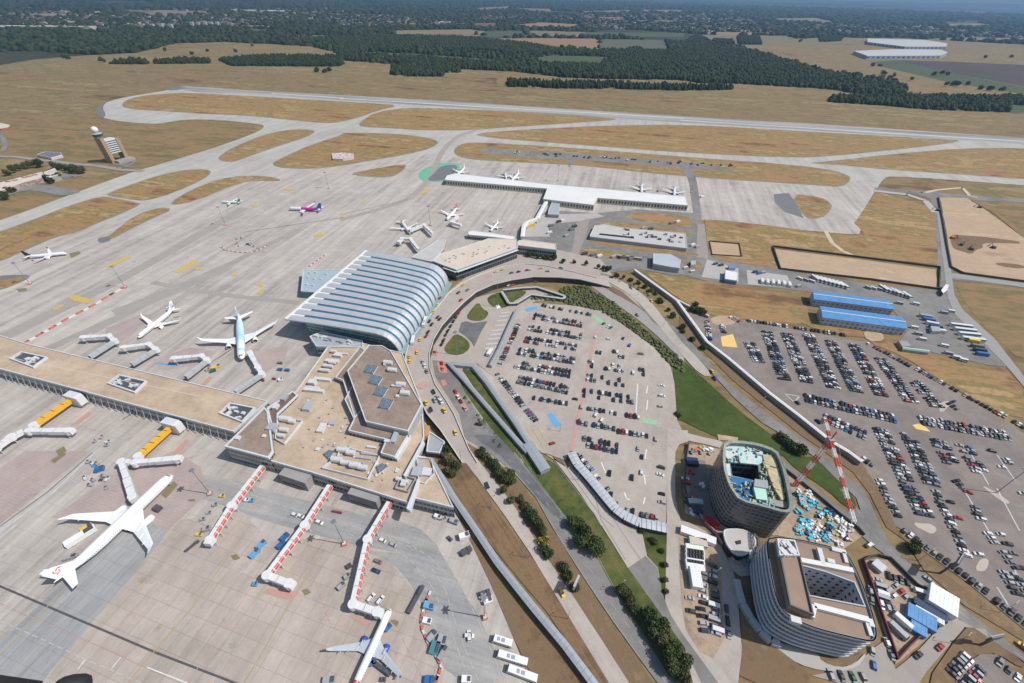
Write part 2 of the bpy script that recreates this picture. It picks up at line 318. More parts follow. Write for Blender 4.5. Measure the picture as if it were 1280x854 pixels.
# --- airfield: runway, taxiways, aprons
sheet('taxiway', [px('A',620,332,540,345,450,360,395,375,368,392,376,420,385,440,560,458,620,450,680,440,760,440,850,445,940,455,975,462,960,480,900,505,800,540,640,590,500,630,400,665,250,720,130,765,0,812,-500,975)
  +px('G',-700,0,-700,1300,1000,1300)+px('H',760,980,700,854,640,690,560,500,470,310,430,220,400,100,300,20)+px('E',340,800,250,480,330,300,420,180,640,60,760,40,860,0)+px('C',90,805,300,824)+px('F',400,18,620,38,668,38)
  +px('C',648,835,650,818,690,750,720,700,750,655,780,648,1000,662,1266,682,1600,706,1600,560,1266,545,1266,508,800,476,400,450,0,430)+px('B',855,405,400,380,0,355)+px('A',1000,338,700,318,660,320)], .10, c_taxi, smooth=1)
sheet('runway', [px('A',640,325,700,320,1266,351)+px('B',400,372,855,402,1266,428)+px('C',400,451,800,477,1266,508,1700,540,1700,556,1266,532,800,500,400,474,0,452)+px('B',855,424,400,394,0,371)+px('A',1000,351,720,338)], .14, c_run, smooth=0)
sheet('runway_marking', [px('A',1000,344.5,1266,361.5)+px('B',0,364.5,0,363)+px('A',1266,360,1000,343), px('C',0,443,1266,521,1266,519.5,0,441.5), px('B',0,363,1266,436.5,1266,435,0,361.5)], .18, m_white, smooth=0)
# apron: everything paved round the terminals
sheet('apron', [px('A',625,760,700,705,800,665,900,650,1000,655,1100,625,1266,612)+px('B',0,612,250,590,340,560,420,580,500,592,900,612,1266,650)+px('C',0,650,400,680,600,692,640,664,720,660,700,700,660,800,668,862)+px('F',620,38,400,18,280,0)
  +px('C',90,805)+px('E',860,0,760,40,640,60,420,180,330,300,250,480,340,800)+px('H',300,20,400,100,430,220,470,310,560,500,640,690,700,854,760,980)+px('G',1000,1300,-700,1300,-700,0)+px('D',-400,300,0,150,200,60,350,5)], .14, c_apron, smooth=1)
ISL = [px('A',445,385,470,365,540,350,640,343,700,342,850,350,1000,358,1266,374)+px('B',100,380,225,387,130,410,80,430,0,450)+px('A',1200,455,1050,440,900,425,760,420,640,412,520,405,460,398),
 px('A',800,580,850,545,960,500,1040,480,1120,475,1166,482,1130,505,1050,530,960,560,880,590,850,597,810,592),
 px('A',1000,600,1050,575,1150,530,1266,495)+px('B',0,490,100,489,200,492,300,502,370,520,340,545,250,568,120,590,0,612)+px('A',1150,622,1050,620,1010,612),
 px('A',390,715,450,690,600,640,680,625,760,622,782,635,740,665,640,710,540,740,480,735,400,722),
 px('A',625,745,700,700,800,660,900,645,1000,650,1040,665,1000,668,920,665,840,690,720,740,640,757),
 px('B',30,640,120,622,200,608,250,605,225,635,180,655,80,650),
 px('A',590,762,640,770,560,805)+px('D',480,20,400,62,365,68,358,52,400,45,430,20)+px('A',500,790),
 px('A',-400,985,0,852,130,805,260,755,370,722,420,728,500,745,525,750,440,790,350,825,290,854)+px('D',200,50,120,85,0,140,-300,240),
 px('D',-100,200,0,190,50,187,115,188,100,205,30,235,0,243,-100,270),
 px('B',65,455,130,412,250,396,400,400,700,413,1010,435,1018,442,900,450,760,460,600,470,480,480,300,480,180,472,80,468),
 px('B',495,495,560,485,800,470,1000,462,1266,458)+px('C',400,480,700,497,1020,515,1030,522,900,540,760,555,560,575,420,582,0,562)+px('B',900,535,600,512,520,502),
 px('B',415,555,440,530,500,523,800,540,1266,577)+px('C',400,605,560,625,620,645,630,660,600,690,500,682,0,650)+px('B',900,610,700,600,500,590,430,575),
 px('C',470,600,560,592,800,565,1040,545,1266,545,1700,560,1700,690,1266,660,1000,640,760,625,640,612,500,602),
 px('C',405,712,520,725,560,750,555,775,520,805,455,805)]
for i_, pl in enumerate(ISL):
    sheet('shoulder', [pl], .165, mat('shoulder_tar', srgb(112,106,98), srgb(140,132,120), scale=.05), smooth=1)
    q_ = ccw([P(x,y) for x,y in pl]); q_ = inset(q_, 2.2); q_ = smooth_pts([(p.x,p.y) for p in q_], 1)
    jr = random.Random(i_); q2 = []
    for a_, b_ in zip(q_, q_[1:]+q_[:1]):
        n_ = max(1, int(math.dist(a_,b_)/9))
        for k_ in range(n_): t_ = k_/n_; q2.append((a_[0]*(1-t_)+b_[0]*t_+jr.uniform(-1.1,1.1), a_[1]*(1-t_)+b_[1]*t_+jr.uniform(-1.1,1.1)))
    wpoly('grass', q2, .19+lift(), g_dry2)
def rim(pl, w, z, m, name='shoulder'):
    """narrow darker shoulder just inside a grass island"""
    c = ccw([P(x,y,z) for x,y in pl]); i1 = inset(c, w); b = MB(); n = len(c)
    for k in range(n): b.face([c[k][:], c[(k+1)%n][:], i1[(k+1)%n][:], i1[k][:]])
    b.v = [(v[0],v[1],z) for v in b.v]; return tag(b.build(name, m), kind='structure')
sheet('shoulder', [px('C',345,715,400,710,425,745,455,803,385,780,350,745)], .2, m_patch, smooth=0)
sheet('shoulder', [px('A',358,392,392,376,376,395,392,425,372,436,352,415), px('A',600,330,650,320,700,322,640,334), px('D',0,190,50,187,115,188,60,198,0,210), px('D',358,52,400,45,410,60,380,70,362,68)], .2, m_patch, smooth=1)
sheet('equipment_strip', [px('B',510,548,560,546,800,560,1266,596)+px('C',200,622,200,632)+px('B',1266,618,900,590,700,580,520,562)], .2, c_asph, smooth=0)
sheet('service_road', [px('B',835,570,870,572,850,615,838,615), px('C',0,600,35,605,60,650,75,760,85,854,60,854,45,760,30,650,0,620)], .22, c_asph, smooth=1)
sheet('apron_marking', [px('B',285,645,300,625,350,603,400,597,445,605,425,650,380,668,330,670,300,666)], .2, m_grassg, smooth=1)
sheet('apron_marking', [px('B',322,658,345,640,365,615,400,606,436,610,420,640,380,664,330,667)], .24, m_patch, smooth=1)
sheet('stand_paving', [px('p',262,600,215,655,199,680,91,806,30,880,-80,880,60,745,150,660,205,610)], .185, slab_mat('bluegrey_concrete', [srgb(138,139,140), srgb(152,152,151), srgb(164,162,158)], .02, .09, STAND, 7.2, (STAND, .01, .22), .6, jdark=.84, jw=.05, vary=.07), smooth=0)
# worn and tyre-darkened lanes on the apron
def ribbon(name, pts, w, z, m, sm=2, kind='structure'):
    c = [(p.x,p.y) for p in (P(x,y,z) for x,y in pts)]
    if sm: c = smooth_pts(c, sm, False)
    b = MB(); n = len(c); ls = []; rs = []
    for i in range(n):
        a = Vector(c[max(0,i-1)]); e = Vector(c[min(n-1,i+1)]); d = (e-a).normalized(); q = Vector((-d.y,d.x))*w/2
        ls.append((c[i][0]+q.x, c[i][1]+q.y)); rs.append((c[i][0]-q.x, c[i][1]-q.y))
    for i in range(n-1): b.face([(*rs[i],z),(*rs[i+1],z),(*ls[i+1],z),(*ls[i],z)])
    return tag(b.build(name, m), kind=kind)
for pl, w in [(px('D',0,420,460,200,900,-60),14),(px('D',150,470,620,260,1100,20),9),(px('B',0,810,180,760,260,730,330,660),9),(px('B',330,668,370,560,430,500,500,480),10),(px('D',560,215,800,260,1100,290),6),(px('D',420,330,640,245,830,160),16),(px('D',330,400,560,280,760,190),10)]:
    ribbon('worn_lane', pl, w, .20+lift(), mat('worn_concrete', srgb(146,140,132), srgb(160,153,144), scale=.08, rough=.85))
sheet('service_road', [px('d',-62,120,60,130,200,155,400,215,560,255,850,330,1087,395)+px('H',40,215,200,250,330,300,430,480,520,620,620,854,400,854,340,640,260,480,180,400,60,360)+px('d',1087,520,830,480,560,410,300,335,100,260,-62,215)], .20, slab_mat('service_concrete', [srgb(138,137,136), srgb(152,150,147), srgb(166,162,157)], .03, .12, TAXI, 7.5, (R(-14), .01, .2), .6, jdark=.88, jw=.05, vary=.06), smooth=1)
sheet('stand_paving', [px('p',50,860,91,806,199,680,225,650,300,640)+px('G',1000,330,1266,320)+px('H',0,320,130,340,260,500,330,640,380,854,380,1000,-300,1000)], .19, c_stand, smooth=0)
sheet('stand_paving', [px('G',185,245,430,80,640,0,740,60,760,160,610,300,560,260,300,250), px('G',-100,120,0,60,90,0,330,0,0,270,-100,330), px('D',390,385,520,330,560,340,470,420,380,440),
  px('D',560,500,700,455,800,470,760,510,600,540), px('D',930,470,1060,450,1050,500,960,560)], .22, c_pink, smooth=0)
m_tar = mat('joint_tar', (.06,.06,.06), (.1,.1,.1), scale=.5, rough=.8)
stripes('apron_joint', [px('G',-60,470,0,497,570,740,830,840,1000,910), px('D',640,345,660,340)], .26, .8, m_tar)
stripes('apron_marking', [px('G',0,295,180,165,350,5), px('G',-100,395,0,318,60,270)], .26, 1.6, mat('paint_dull_white', (.5,.5,.48), (.38,.38,.37), scale=.4))
stripes('apron_marking', [px('G',0,277,175,150,340,5)], .26, .5, m_tar)
stripes('stand_marking', [px('G',400,960,480,840,570,735,700,585,885,325), px('G',850,940,900,850,960,750,1060,570,1167,405), px('H',120,715,225,505), px('G',0,170,125,85,240,-10), px('G',-150,850,0,750,130,620,240,500)], .27, .55, m_yel2)
stripes('stand_marking', [px('G',0,560,160,630,420,740,520,790), px('G',380,705,640,420), px('G',690,854,880,570,960,430), px('G',1160,480,1220,650,1266,640), px('H',200,630,300,830), px('H',0,665,110,620), px('G',660,20,700,30,735,90,775,150), px('W',440,600,660,660)], .27, .35, m_pinkp, dash=(2.5,1.5))
stripes('road_marking', [px('G',0,625,150,690,300,760,430,815,520,854), px('d',60,100,200,165,300,230,500,300,800,385,1087,490), px('H',0,300,150,330,260,400,340,500,400,640,480,854), px('b',0,60,90,200,150,400,230,620,330,854), px('b',100,0,210,200,330,440,430,680,520,854),px('H',240,330,330,390,400,460)], .27, .28, mat('paint_dull_white', (.5,.5,.48)), dash=(3,2))
stripes('road_marking', [px('G',285,805,312,768), px('G',410,800,445,758), px('G',540,795,690,854)], .28, .4, m_white)
for pl in [px('D',250,268,275,262,345,280,320,292,270,282), px('D',385,155,470,115,482,122,398,162), px('D',640,175,715,133,730,140,655,182), px('D',945,225,955,210,970,220,965,232), px('D',850,180,870,180,875,190,855,190), px('D',945,255,960,240,970,245,960,262), px('D',192,310,235,295,232,304,200,318), px('B',290,715,320,690,328,700,305,715),
           px('D',-5,415,12,412,12,422,-5,425), px('D',1150,42,1180,30,1190,42,1160,50), px('D',715,162,740,158,740,168,718,168), px('B',75,745,90,735,95,742,80,748),px('B',0,795,25,780,30,785,5,800), px('A',1040,695,1065,690,1090,700,1050,700), px('A',925,755,945,748,945,760,930,765)]:
    sheet('apron_marking', [pl], .27, m_yel, smooth=0)
m_box = mat('paint_box', (.25,.21,.09), (.15,.13,.08), scale=1.2, rough=.7)
for k_, q in [('G',(848,385,870,378,885,395,860,402)),('G',(1110,512,1130,505,1145,520,1122,532)),('q',(600,315,640,305,680,325,660,370)),('G',(592,160,640,110,655,125,610,175)),('D',(205,835,235,818,245,835,215,854)),('G',(185,35,235,5,245,10,200,45)),('D',(255,108,290,100,298,108,262,125)),('D',(60,240,95,235,100,245,70,250)),('G',(690,178,715,175,718,185,695,185))]:
    sheet('stand_marking', [px(k_,*q)], .28, m_box, smooth=0)
sheet('stand_marking', [px('W',465,600,555,525,575,535,490,605), px('W',1080,785,1165,700,1195,705,1110,800), px('D',740,590,770,560,782,565,755,595), px('d',340,700,370,680,510,700,490,740,400,720), px('q',235,270,330,290,440,320,400,360,300,310)], .27, m_pinkp, smooth=0)
stripes('stand_marking', [px('D',575,510,650,522,690,500,740,492)], .28, 1.6, m_bluep)
stripes('stand_marking', [px('D',180,20,0,95), px('B',0,790,250,735), px('A',1266,800,900,854), px('D',450,720,900,430)], .26, .6, m_tar)
stripes('stand_marking', [px('H',305,655,330,510,345,515), px('z',0,0,1,1)], .28, .3, m_redp)
# ---------------------------------------------------------------- landside paving
sheet('yard', [px('Y',60,345,150,330,230,270,540,290,800,265,1170,290,1230,560)+px('F',105,110,200,138,360,165,500,190,700,222,960,245,945,150,935,0)+px('C',920,730,870,715,720,702,715,690,900,705,1266,735,1266,745,1000,735,955,740,965,854)+px('F',975,0,1000,180,1266,218,1266,232,1005,205,1010,270,1040,320,1150,420,1266,565,1400,740,1400,800,1266,600,1200,525,1140,520,960,480,800,440,840,390,780,310,600,262,470,250,400,240,240,225,120,215,0,185)+px('e',560,200,380,165,330,160,240,175,60,190)+px('X',1280,560,1050,520,960,380,900,350)], .12, c_asph, smooth=0)
sheet('yard', [px('F',245,170,395,190,412,235,250,222), px('F',100,130,215,165,215,215,80,195), px('Y',60,345,200,300,540,290,590,310,440,340,230,360,240,440,60,440)], .16, mat('pale_hardstanding', srgb(160,156,150), srgb(176,170,162), scale=.1), smooth=0)
sheet('service_road', [px('Y',410,350,500,320,470,440,400,620,360,620,400,450), px('F',65,0,90,0,105,110,100,130,60,120)], .17, mat('worn_brown_road', srgb(140,130,122), srgb(152,142,134), scale=.1), smooth=0)
sheet('dry_verge', [px('Y',560,340,700,350,1000,380,1140,410,1150,440,560,370), px('Y',730,290,900,285,1120,310,1160,340,1150,385,1010,370,720,320), px('Y',500,465,640,478,800,500,1190,545,1195,570,900,540,500,480), px('Y',440,515,560,520,830,560,830,600,620,580,440,540), px('Y',1230,330,1280,340,1280,560,1260,550), px('e',600,110,680,120,695,150,660,165,610,150), px('e',750,85,910,98,1090,155,910,130,760,108)], .18, g_dry2, smooth=1)
sheet('dry_verge', [px('Y',740,305,900,298,1090,325,1120,350,1000,345,800,325)], .22, mat('orange_soil', srgb(160,112,74), srgb(150,120,88), scale=.06), smooth=1)
sheet('yard', [px('e',735,10,900,25,912,95,750,85)], .2, g_sand, smooth=0)
sheet('dry_field', [px('C',90,808,300,826,520,856)+px('F',400,22,620,42,680,42,665,20,640,-5,648,-10,720,-120,935,-60,952,150,640,118,360,88,340,85,330,100,362,165,200,138,108,112)], .16, g_dry2, smooth=0)
sheet('dry_field', [px('e',380,172,560,205,690,225,820,240,950,262,1180,300,1280,350,1280,480,960,440,740,425,560,320,420,215)], .16, g_dry2, smooth=1)
sheet('dry_field', [px('F',680,390,800,440,940,490,1130,540,1190,525,1266,610,1266,750,940,565,830,490,680,430), px('F',470,330,660,380,690,430,420,365)], .18, g_dry2, smooth=1)
sheet('sand_field', [px('F',350,92,640,128,940,168,950,238,700,205,368,165)], .22, g_sand, smooth=0)
sheet('sand_field', [px('g',720,90,900,95,990,150,1280,360,1500,520,1500,700,1280,650,870,590,800,570,760,300)], .22, g_sand, smooth=0)
sheet('dirt_track', [px('g',780,335,900,345,1000,352,1120,366,1240,380,1262,400,1180,396,1080,392,1000,398,1010,425,960,440,930,470,870,450,830,440,800,420), px('g',1090,520,1280,540,1280,570,1100,545)], .26, g_soil, smooth=1)
stripes('dirt_track', [px('F',535,25,560,70,600,100,645,120), px('g',620,58,700,40,870,25,920,80,970,90)], .24, 5, mat('pale_track', srgb(196,180,154), srgb(180,164,138), scale=.1))
stripes('service_road', [px('g',280,45,500,70,620,110,690,190)], .26, 9, mat('pale_hardstanding', (.3,.3,.3)))
stripes('ditch', [px('g',930,100,1100,200,1280,345,1400,440)], .26, 7, g_olive)
sheet('service_road', [px('F',945,-40,968,-40,1010,260,1040,315,1160,425,1266,560,1500,850,1500,930,1266,600,1200,520,1010,330,985,270), px('g',780,590,1000,625,1280,660,1500,700,1500,730,1280,690,1000,650,800,625)], .24, mat('worn_road', srgb(136,134,130), srgb(150,146,140), scale=.08), smooth=0)
# far car park
sheet('car_park', [px('F',88,345,200,350,420,388,660,432,690,432,950,570,1266,772)+[(1560,720),(1560,980),(1330,830)]+px('O',1253,470,1000,260,860,145,700,30)+px('N',520,490,400,360,300,310,250,200,180,0)+px('F',540,800,330,620,110,440)], .16, c_far_lot, smooth=0)
sheet('car_park', [px('F',0,350,60,330,90,350,105,430,60,420)], .18, c_far_lot, smooth=0)
sheet('car_park_marking', [px('F',150,415,195,405,212,455,155,450), px('F',855,740,880,735,905,748,922,765,870,755)], .24, mat('yellow_cover', srgb(226,190,120), srgb(214,176,104), scale=.3), smooth=0)
sheet('traffic_island', [px('N',470,300,520,310,590,310,640,350,600,390,540,360,480,330), px('N',900,640,940,560,1000,560,1000,620,960,655), px('N',940,30,1060,90,1160,160,1130,175,1020,100), px('M',660,330,640,260,700,230,740,250)], .24, mat('island_paving', srgb(170,156,142), srgb(180,168,152), scale=.2), smooth=1)
stripes('car_park_marking', [px('N',800,30,1000,360), px('N',1060,60,1220,360), px('M',1060,620,1190,800), px('M',880,620,1000,830), px('F',385,625,440,635,420,655,390,630), px('N',1180,620,1253,800), px('O',1060,170,1160,330)], .24, .8, mat('paint_dull_white', (.5,.5,.48)))
ribbon('car_park_road', px('F',300,582,500,608,720,655,940,705,1266,800), 7, .2, mat('worn_brown_road', (.3,.3,.3)), 1)
sheet('dirt_patch', [px('F',110,345,160,335,215,350,190,375,120,370), px('F',670,390,740,395,755,430,690,432)], .22, g_sand, smooth=1)
# near car park
lot1 = px('E',640,312,700,290,860,300,960,320,1040,370,1150,450,1215,520,1235,600,1240,720,1266,775)+px('H',1205,0,1200,270,1110,262,1040,232,965,170,850,-10)+px('E',830,870,740,838,680,755,600,655,560,560,580,500)
sheet('car_park', [lot1], .2, c_lot, smooth=0)
stripes('car_park_marking', [px('E',940,400,905,580,850,835)], .26, 2.2, m_pinkp)
sheet('car_park_marking', [px('J',275,78,350,62,356,80,290,98), px('J',408,730,440,718,500,790,468,815), ], .26, m_bluep, smooth=0)
sheet('car_park_marking', [px('J',690,125,715,118,770,160,750,180), px('J',995,750,1090,765,1085,795,1000,780), px('J',660,505,690,500,695,530,665,525)], .26, m_greenp, smooth=0)
wl = []
for s_ in [('J',(325,150,640,190)),('J',(300,222,625,270)),('J',(270,298,610,345)),('J',(235,370,590,428)),('J',(215,452,572,510)),('J',(235,548,545,610)),('J',(690,350,900,378)),('J',(670,455,1030,500)),('J',(650,530,940,570)),('J',(630,625,960,668)),('K',(440,285,670,330))]:
    a_, b_ = [P(*q) for q in px(s_[0], *s_[1])]; wl.append((a_, b_))
def bay_lines(name, segs, z, depth, step, m):
    b = MB()
    for a_, b_ in segs:
        d = b_-a_; L_ = d.length; u = d/L_; n = Vector((-u.y,u.x,0))
        for t_ in np.arange(0, L_+.1, step):
            c_ = a_+u*t_
            for p_, q_ in ((c_-n*depth, c_+n*depth),):
                w_ = u*.09; b.face([(p_-w_)[:], (p_+w_)[:], (q_+w_)[:], (q_-w_)[:]])
        w_ = n*.09; b.face([(a_-w_)[:], (b_-w_)[:], (b_+w_)[:], (a_+w_)[:]])
    b.v = [(v[0],v[1],z) for v in b.v]; return tag(b.build(name, m), kind='structure')
bay_lines('car_park_marking', wl, .25, 5, 2.55, m_white)
stripes('car_park_marking', [px('J',970,540,960,720), px('J',1032,555,1025,600), px('J',1032,640,1025,700), px('K',845,310,835,370), px('K',835,610,825,655), px('K',830,470,838,530), px('K',560,390,580,440,590,460), px('K',705,580,720,620,740,625)], .26, .8, m_white)
# islands and lawns at the terminal side of the near car park
sheet('forecourt', [px('E',430,290,520,240,620,215,640,200,860,210,940,225,960,215,1040,250,1120,330,1266,520,1266,440,1000,185)+px('E',960,130,640,60,330,300,200,480,290,660,400,800,440,870,640,900)+px('E',740,845,590,655,560,560,580,500,640,315,720,285,830,270,700,235,600,245)], .14, mat('forecourt_paving', srgb(158,146,136), srgb(172,160,150), scale=.08), smooth=0)
sheet('lawn', [px('z',250,310,285,370,330,390,330,420,290,465,200,470,145,440,190,370), px('z',60,570,130,600,180,650,175,700,110,750,0,740,-40,700,0,640), px('z',320,270,430,225,640,215,640,250,520,320,480,360,380,360,330,320),
   px('E',440,525,500,545,540,610,640,740,760,880,690,854,600,770,480,580)], .22, g_green, smooth=1)
sheet('lawn', [px('E',395,510,440,540,600,740,720,870,640,860,560,760,480,650,420,560), px('H',640,-10,700,0,720,60,776,22,878,150,957,270,1057,430,1157,560,1262,705,1300,860,1240,854,1130,700,1040,570,950,400,860,280,780,180,700,75)], .2, g_green, smooth=1)
sheet('lawn', [px('F',0,490,100,580,220,690,330,770,430,854)+px('I',500,22,560,70,640,170,652,212,612,208,540,140,430,70,370,5)+px('F',290,830,150,790,60,750,10,725)+px('E',1240,720,1232,600,1225,520)], .2, ground_mat('lush_grass', [srgb(56,68,32), srgb(64,78,36), srgb(74,86,42)], .03, .2)[0], smooth=1)
sheet('lawn', [px('K',720,780,810,790,820,830,975,850,975,860)+px('H',1210,320,1210,545,1185,520,1165,430,1130,380,1060,280)], .2, g_green, smooth=0)
sheet('bare_verge', [px('E',970,210,1040,250,1120,320,1200,400,1266,480,1180,400,1100,320,1000,245), px('F',0,330,20,325,110,440,330,620,540,800,660,880,560,854,450,780,200,580,100,480,0,400), px('I',530,0,640,80,700,160,760,280,830,330,900,440,1050,570,1266,700,1266,670,1100,540,900,400,800,290,740,150,640,0)], .17, g_soil, smooth=0)
sheet('bare_verge', [px('l',430,90,540,220,700,450,850,680,980,854,800,854,640,640,500,460,400,300,380,150), px('H',400,180,430,230,600,500,820,760,900,854,720,854,640,690,560,500,470,310), px('l',560,60,650,110,830,230,960,350,1100,540,1253,770)+px('H',900,480,1000,640,1100,770,1160,870,1060,854,950,690,850,530,740,365,640,205,530,60)], .19, g_soil, smooth=0)
sheet('bare_verge', [px('H',450,0,560,200,700,380,820,560,990,854,940,854,760,590,600,400,440,200,400,100,405,0)], .195, ground_mat('brown_soil', [srgb(96,76,58), srgb(112,89,68), srgb(128,104,78), srgb(106,86,64)], .03, .2, streak=(R(123), .01, .35), amt=.4, fineamt=.25)[0], smooth=0)
# --- roads
sheet('road', [px('H',430,0,500,90,600,228,700,375,800,540,900,705,990,854,1080,1000,1150,1000,1065,854,960,690,850,522,740,360,640,200,530,60,480,0)+px('l',540,30,440,30)], .24, c_pale, smooth=0)
sheet('road', [px('H',540,0,640,80,720,170,770,260,830,360,900,470,1000,620,1100,760,1170,854,1260,1000,1340,1000,1230,854,1130,700,1040,570,950,400,860,280,780,180,700,75,640,0)+px('E',640,854,600,800,520,715,470,640,430,560,395,510,340,500,350,560,440,700,460,790)], .24, c_asph, smooth=0)
sheet('road', [px('l',620,20,760,20,850,60,960,200,1100,380,1253,560,1253,640,1080,460,900,240,800,140,700,80)], .27, c_dark, smooth=1)
sheet('road', [px('E',490,505,560,560,600,655,680,755,760,850,840,900)+px('H',850,0,965,185,1045,270,1110,292,1130,385,1170,430,1185,520,1215,600,1266,680,1400,860,1300,860,1266,710,1160,570,1060,430,960,270,880,150,780,20)+px('E',740,840,640,725,560,595,500,510)], .24, c_pale, smooth=0)
sheet('road', [px('H',1060,430,1125,385,1168,430,1185,520,1215,600,1266,680,1500,1000,1400,1000,1266,720,1160,570)], .27, c_asph, smooth=0)
sheet('road', [px('K',972,175,1105,205,1105,260,1050,280,1025,330,1025,620,1060,760)+px('a',60,270,120,300,180,360,215,430,232,480,245,620,255,740,240,854,232,1000,150,1000,150,854,60,740,10,640,-25,560)+px('K',972,860)], .24, c_pale, smooth=0)
sheet('road', [px('F',0,395,100,500,170,580,260,650,350,720,450,790,540,862)+px('N',-60,-100,0,-10,80,30,160,160,220,310,300,450,420,580,560,690,700,800,790,854)+px('O',600,140,800,300,1000,460,1253,650,1500,800,1500,900,1253,700,1000,530,880,460,700,330,590,200,480,120,330,0)+px('N',300,560,180,470,100,400,20,320,-60,260,60,290,95,230,60,130)+px('F',500,862,420,800,300,730,200,640,100,530,0,430)+px('E',1150,360,1080,270,960,200,960,180,1000,190,1120,290)], .26, c_asph, smooth=0)
sheet('road', [px('K',1000,190,1105,190)+px('k',0,58,100,85,200,105,220,120,200,150,100,125,0,105)], .27, c_pale, smooth=0)
sheet('road', [px('r',50,415,60,425,230,575,340,665,470,760,500,745,560,745)+px('N',70,300,120,350,110,400,60,380,0,330)+px('r',470,830,340,730,200,620,110,540,60,500)], .27, c_asph, smooth=0)
sheet('road', [px('O',740,335,790,400,880,450,1000,530,980,470,830,455,700,610,560,770,480,900,300,900,330,760,420,690,520,600,640,470), px('Q',1100,600,1160,560,1253,760,1253,854,1000,900,850,854,650,800,850,760,1010,680,1060,640)], .28, mat('pale_asphalt', srgb(140,132,124), srgb(156,147,138), scale=.08), smooth=0)
sheet('road', [px('e',60,240,130,250,220,300,330,360,420,430,520,540,600,640,560,640,440,520,330,430,230,360,130,290)], .24, mat('patched_road', srgb(140,134,130), srgb(158,152,146), scale=.3), smooth=1)
stripes('road_marking', [px('H',480,30,600,190,700,340,830,560,1010,840), px('H',620,30,760,190,880,370,1000,560,1130,740,1200,854), px('N',-60,60,60,200,180,380,330,530,520,690,700,830), px('O',600,190,800,350,1000,500,1253,680), px('E',470,700,560,780), px('F',0,412,150,580,300,690,470,830)], .30, .16, mat('paint_dull_white', (.5,.5,.48)), dash=(3,6))
stripes('road_marking', [px('H',548,-6,645,80,722,168,772,258,832,358,902,468,1002,618,1102,758), px('H',648,-6,705,75,785,185,865,285,955,400,1045,570,1135,700)], .30, .14, mat('paint_dull_white', (.5,.5,.48)))
stripes('road_marking', [px('K',262,380,330,470,420,590,520,720,560,790), px('K',300,360,380,480,480,620,560,730,640,800), px('H',880,60,960,180,1060,330,1120,420), px('H',940,170,960,250,1050,400)], .29, .35, m_stain)
stripes('road_marking', [px('K',90,175,170,320), px('K',130,180,200,300), px('K',160,170,230,290)], .3, .5, m_yel)
stripes('road_marking', [px('z',300,695,420,685), px('z',310,660,410,650), px('z',330,620,430,608), px('z',345,585,440,572), px('z',360,550,455,537), px('z',385,510,470,500), px('z',400,470,485,460), px('z',415,435,495,425), px('z',435,405,505,395)], .26, 2.2, mat('paint_bay_white', (.5,.48,.45), (.42,.4,.38), scale=.3))
sheet('road', [px('z',110,480,150,470,200,485,325,470,270,560,215,680,190,640,140,590,85,555)], .21, c_dark, smooth=0)
sheet('construction_ground', [px('k',0,125,100,135,200,160,600,290,680,340,800,430,920,520,1060,640,1100,700,1000,770,960,800,850,760,700,730,560,700,500,700,200,700,100,600,40,590,-20,560,-30,400,-35,200)], .26, ground_mat('site_ground', [srgb(134,118,102), srgb(156,137,116), srgb(172,150,126), srgb(146,132,116)], .05, .35, fineamt=.25)[0], smooth=0)
sheet('construction_ground', [px('a',25,280,60,290,110,320,160,370,178,440,185,600,192,690,150,765,100,740,50,660,35,560,25,400), px('O',110,-20,200,-30,330,-20,480,110,620,220,740,340,560,540,340,720,260,500,170,200)], .28, mat('site_ground', (.1,.1,.1)), smooth=0)
sheet('construction_ground', [px('k',0,220,110,230,130,420,190,600,100,600,20,560)], .3, mat('site_grey', srgb(116,108,102), srgb(130,120,112), scale=.15), smooth=0)
sheet('bare_verge', [px('Q',130,120,170,300,330,540,500,680,620,760,650,854,130,854,160,640,150,460), px('Q',640,600,720,640,930,670,1030,620,960,720,830,740,720,720), px('O',830,455,900,460,1000,530,1253,700,1253,760,1060,640,940,640,860,700,780,800,740,900,520,900)], .29, g_soil, smooth=1)
sheet('pavement', [px('Q',340,545,420,560,600,615,700,640,720,700,850,745,960,720,1030,640,1040,660,980,740,860,770,720,765,560,720,450,640), px('a',195,380,300,400,310,460,230,470)], .33, mat('pale_hardstanding', (.1,.1,.1)), smooth=1)
sheet('pavement', [px('k',185,65,315,85,312,108,190,100)], .3, g_sand, smooth=0)
sheet('car_park', [px('O',740,900,800,780,880,690,940,650,1060,650,1253,830,1253,960,700,960)], .3, c_far_lot, smooth=0)
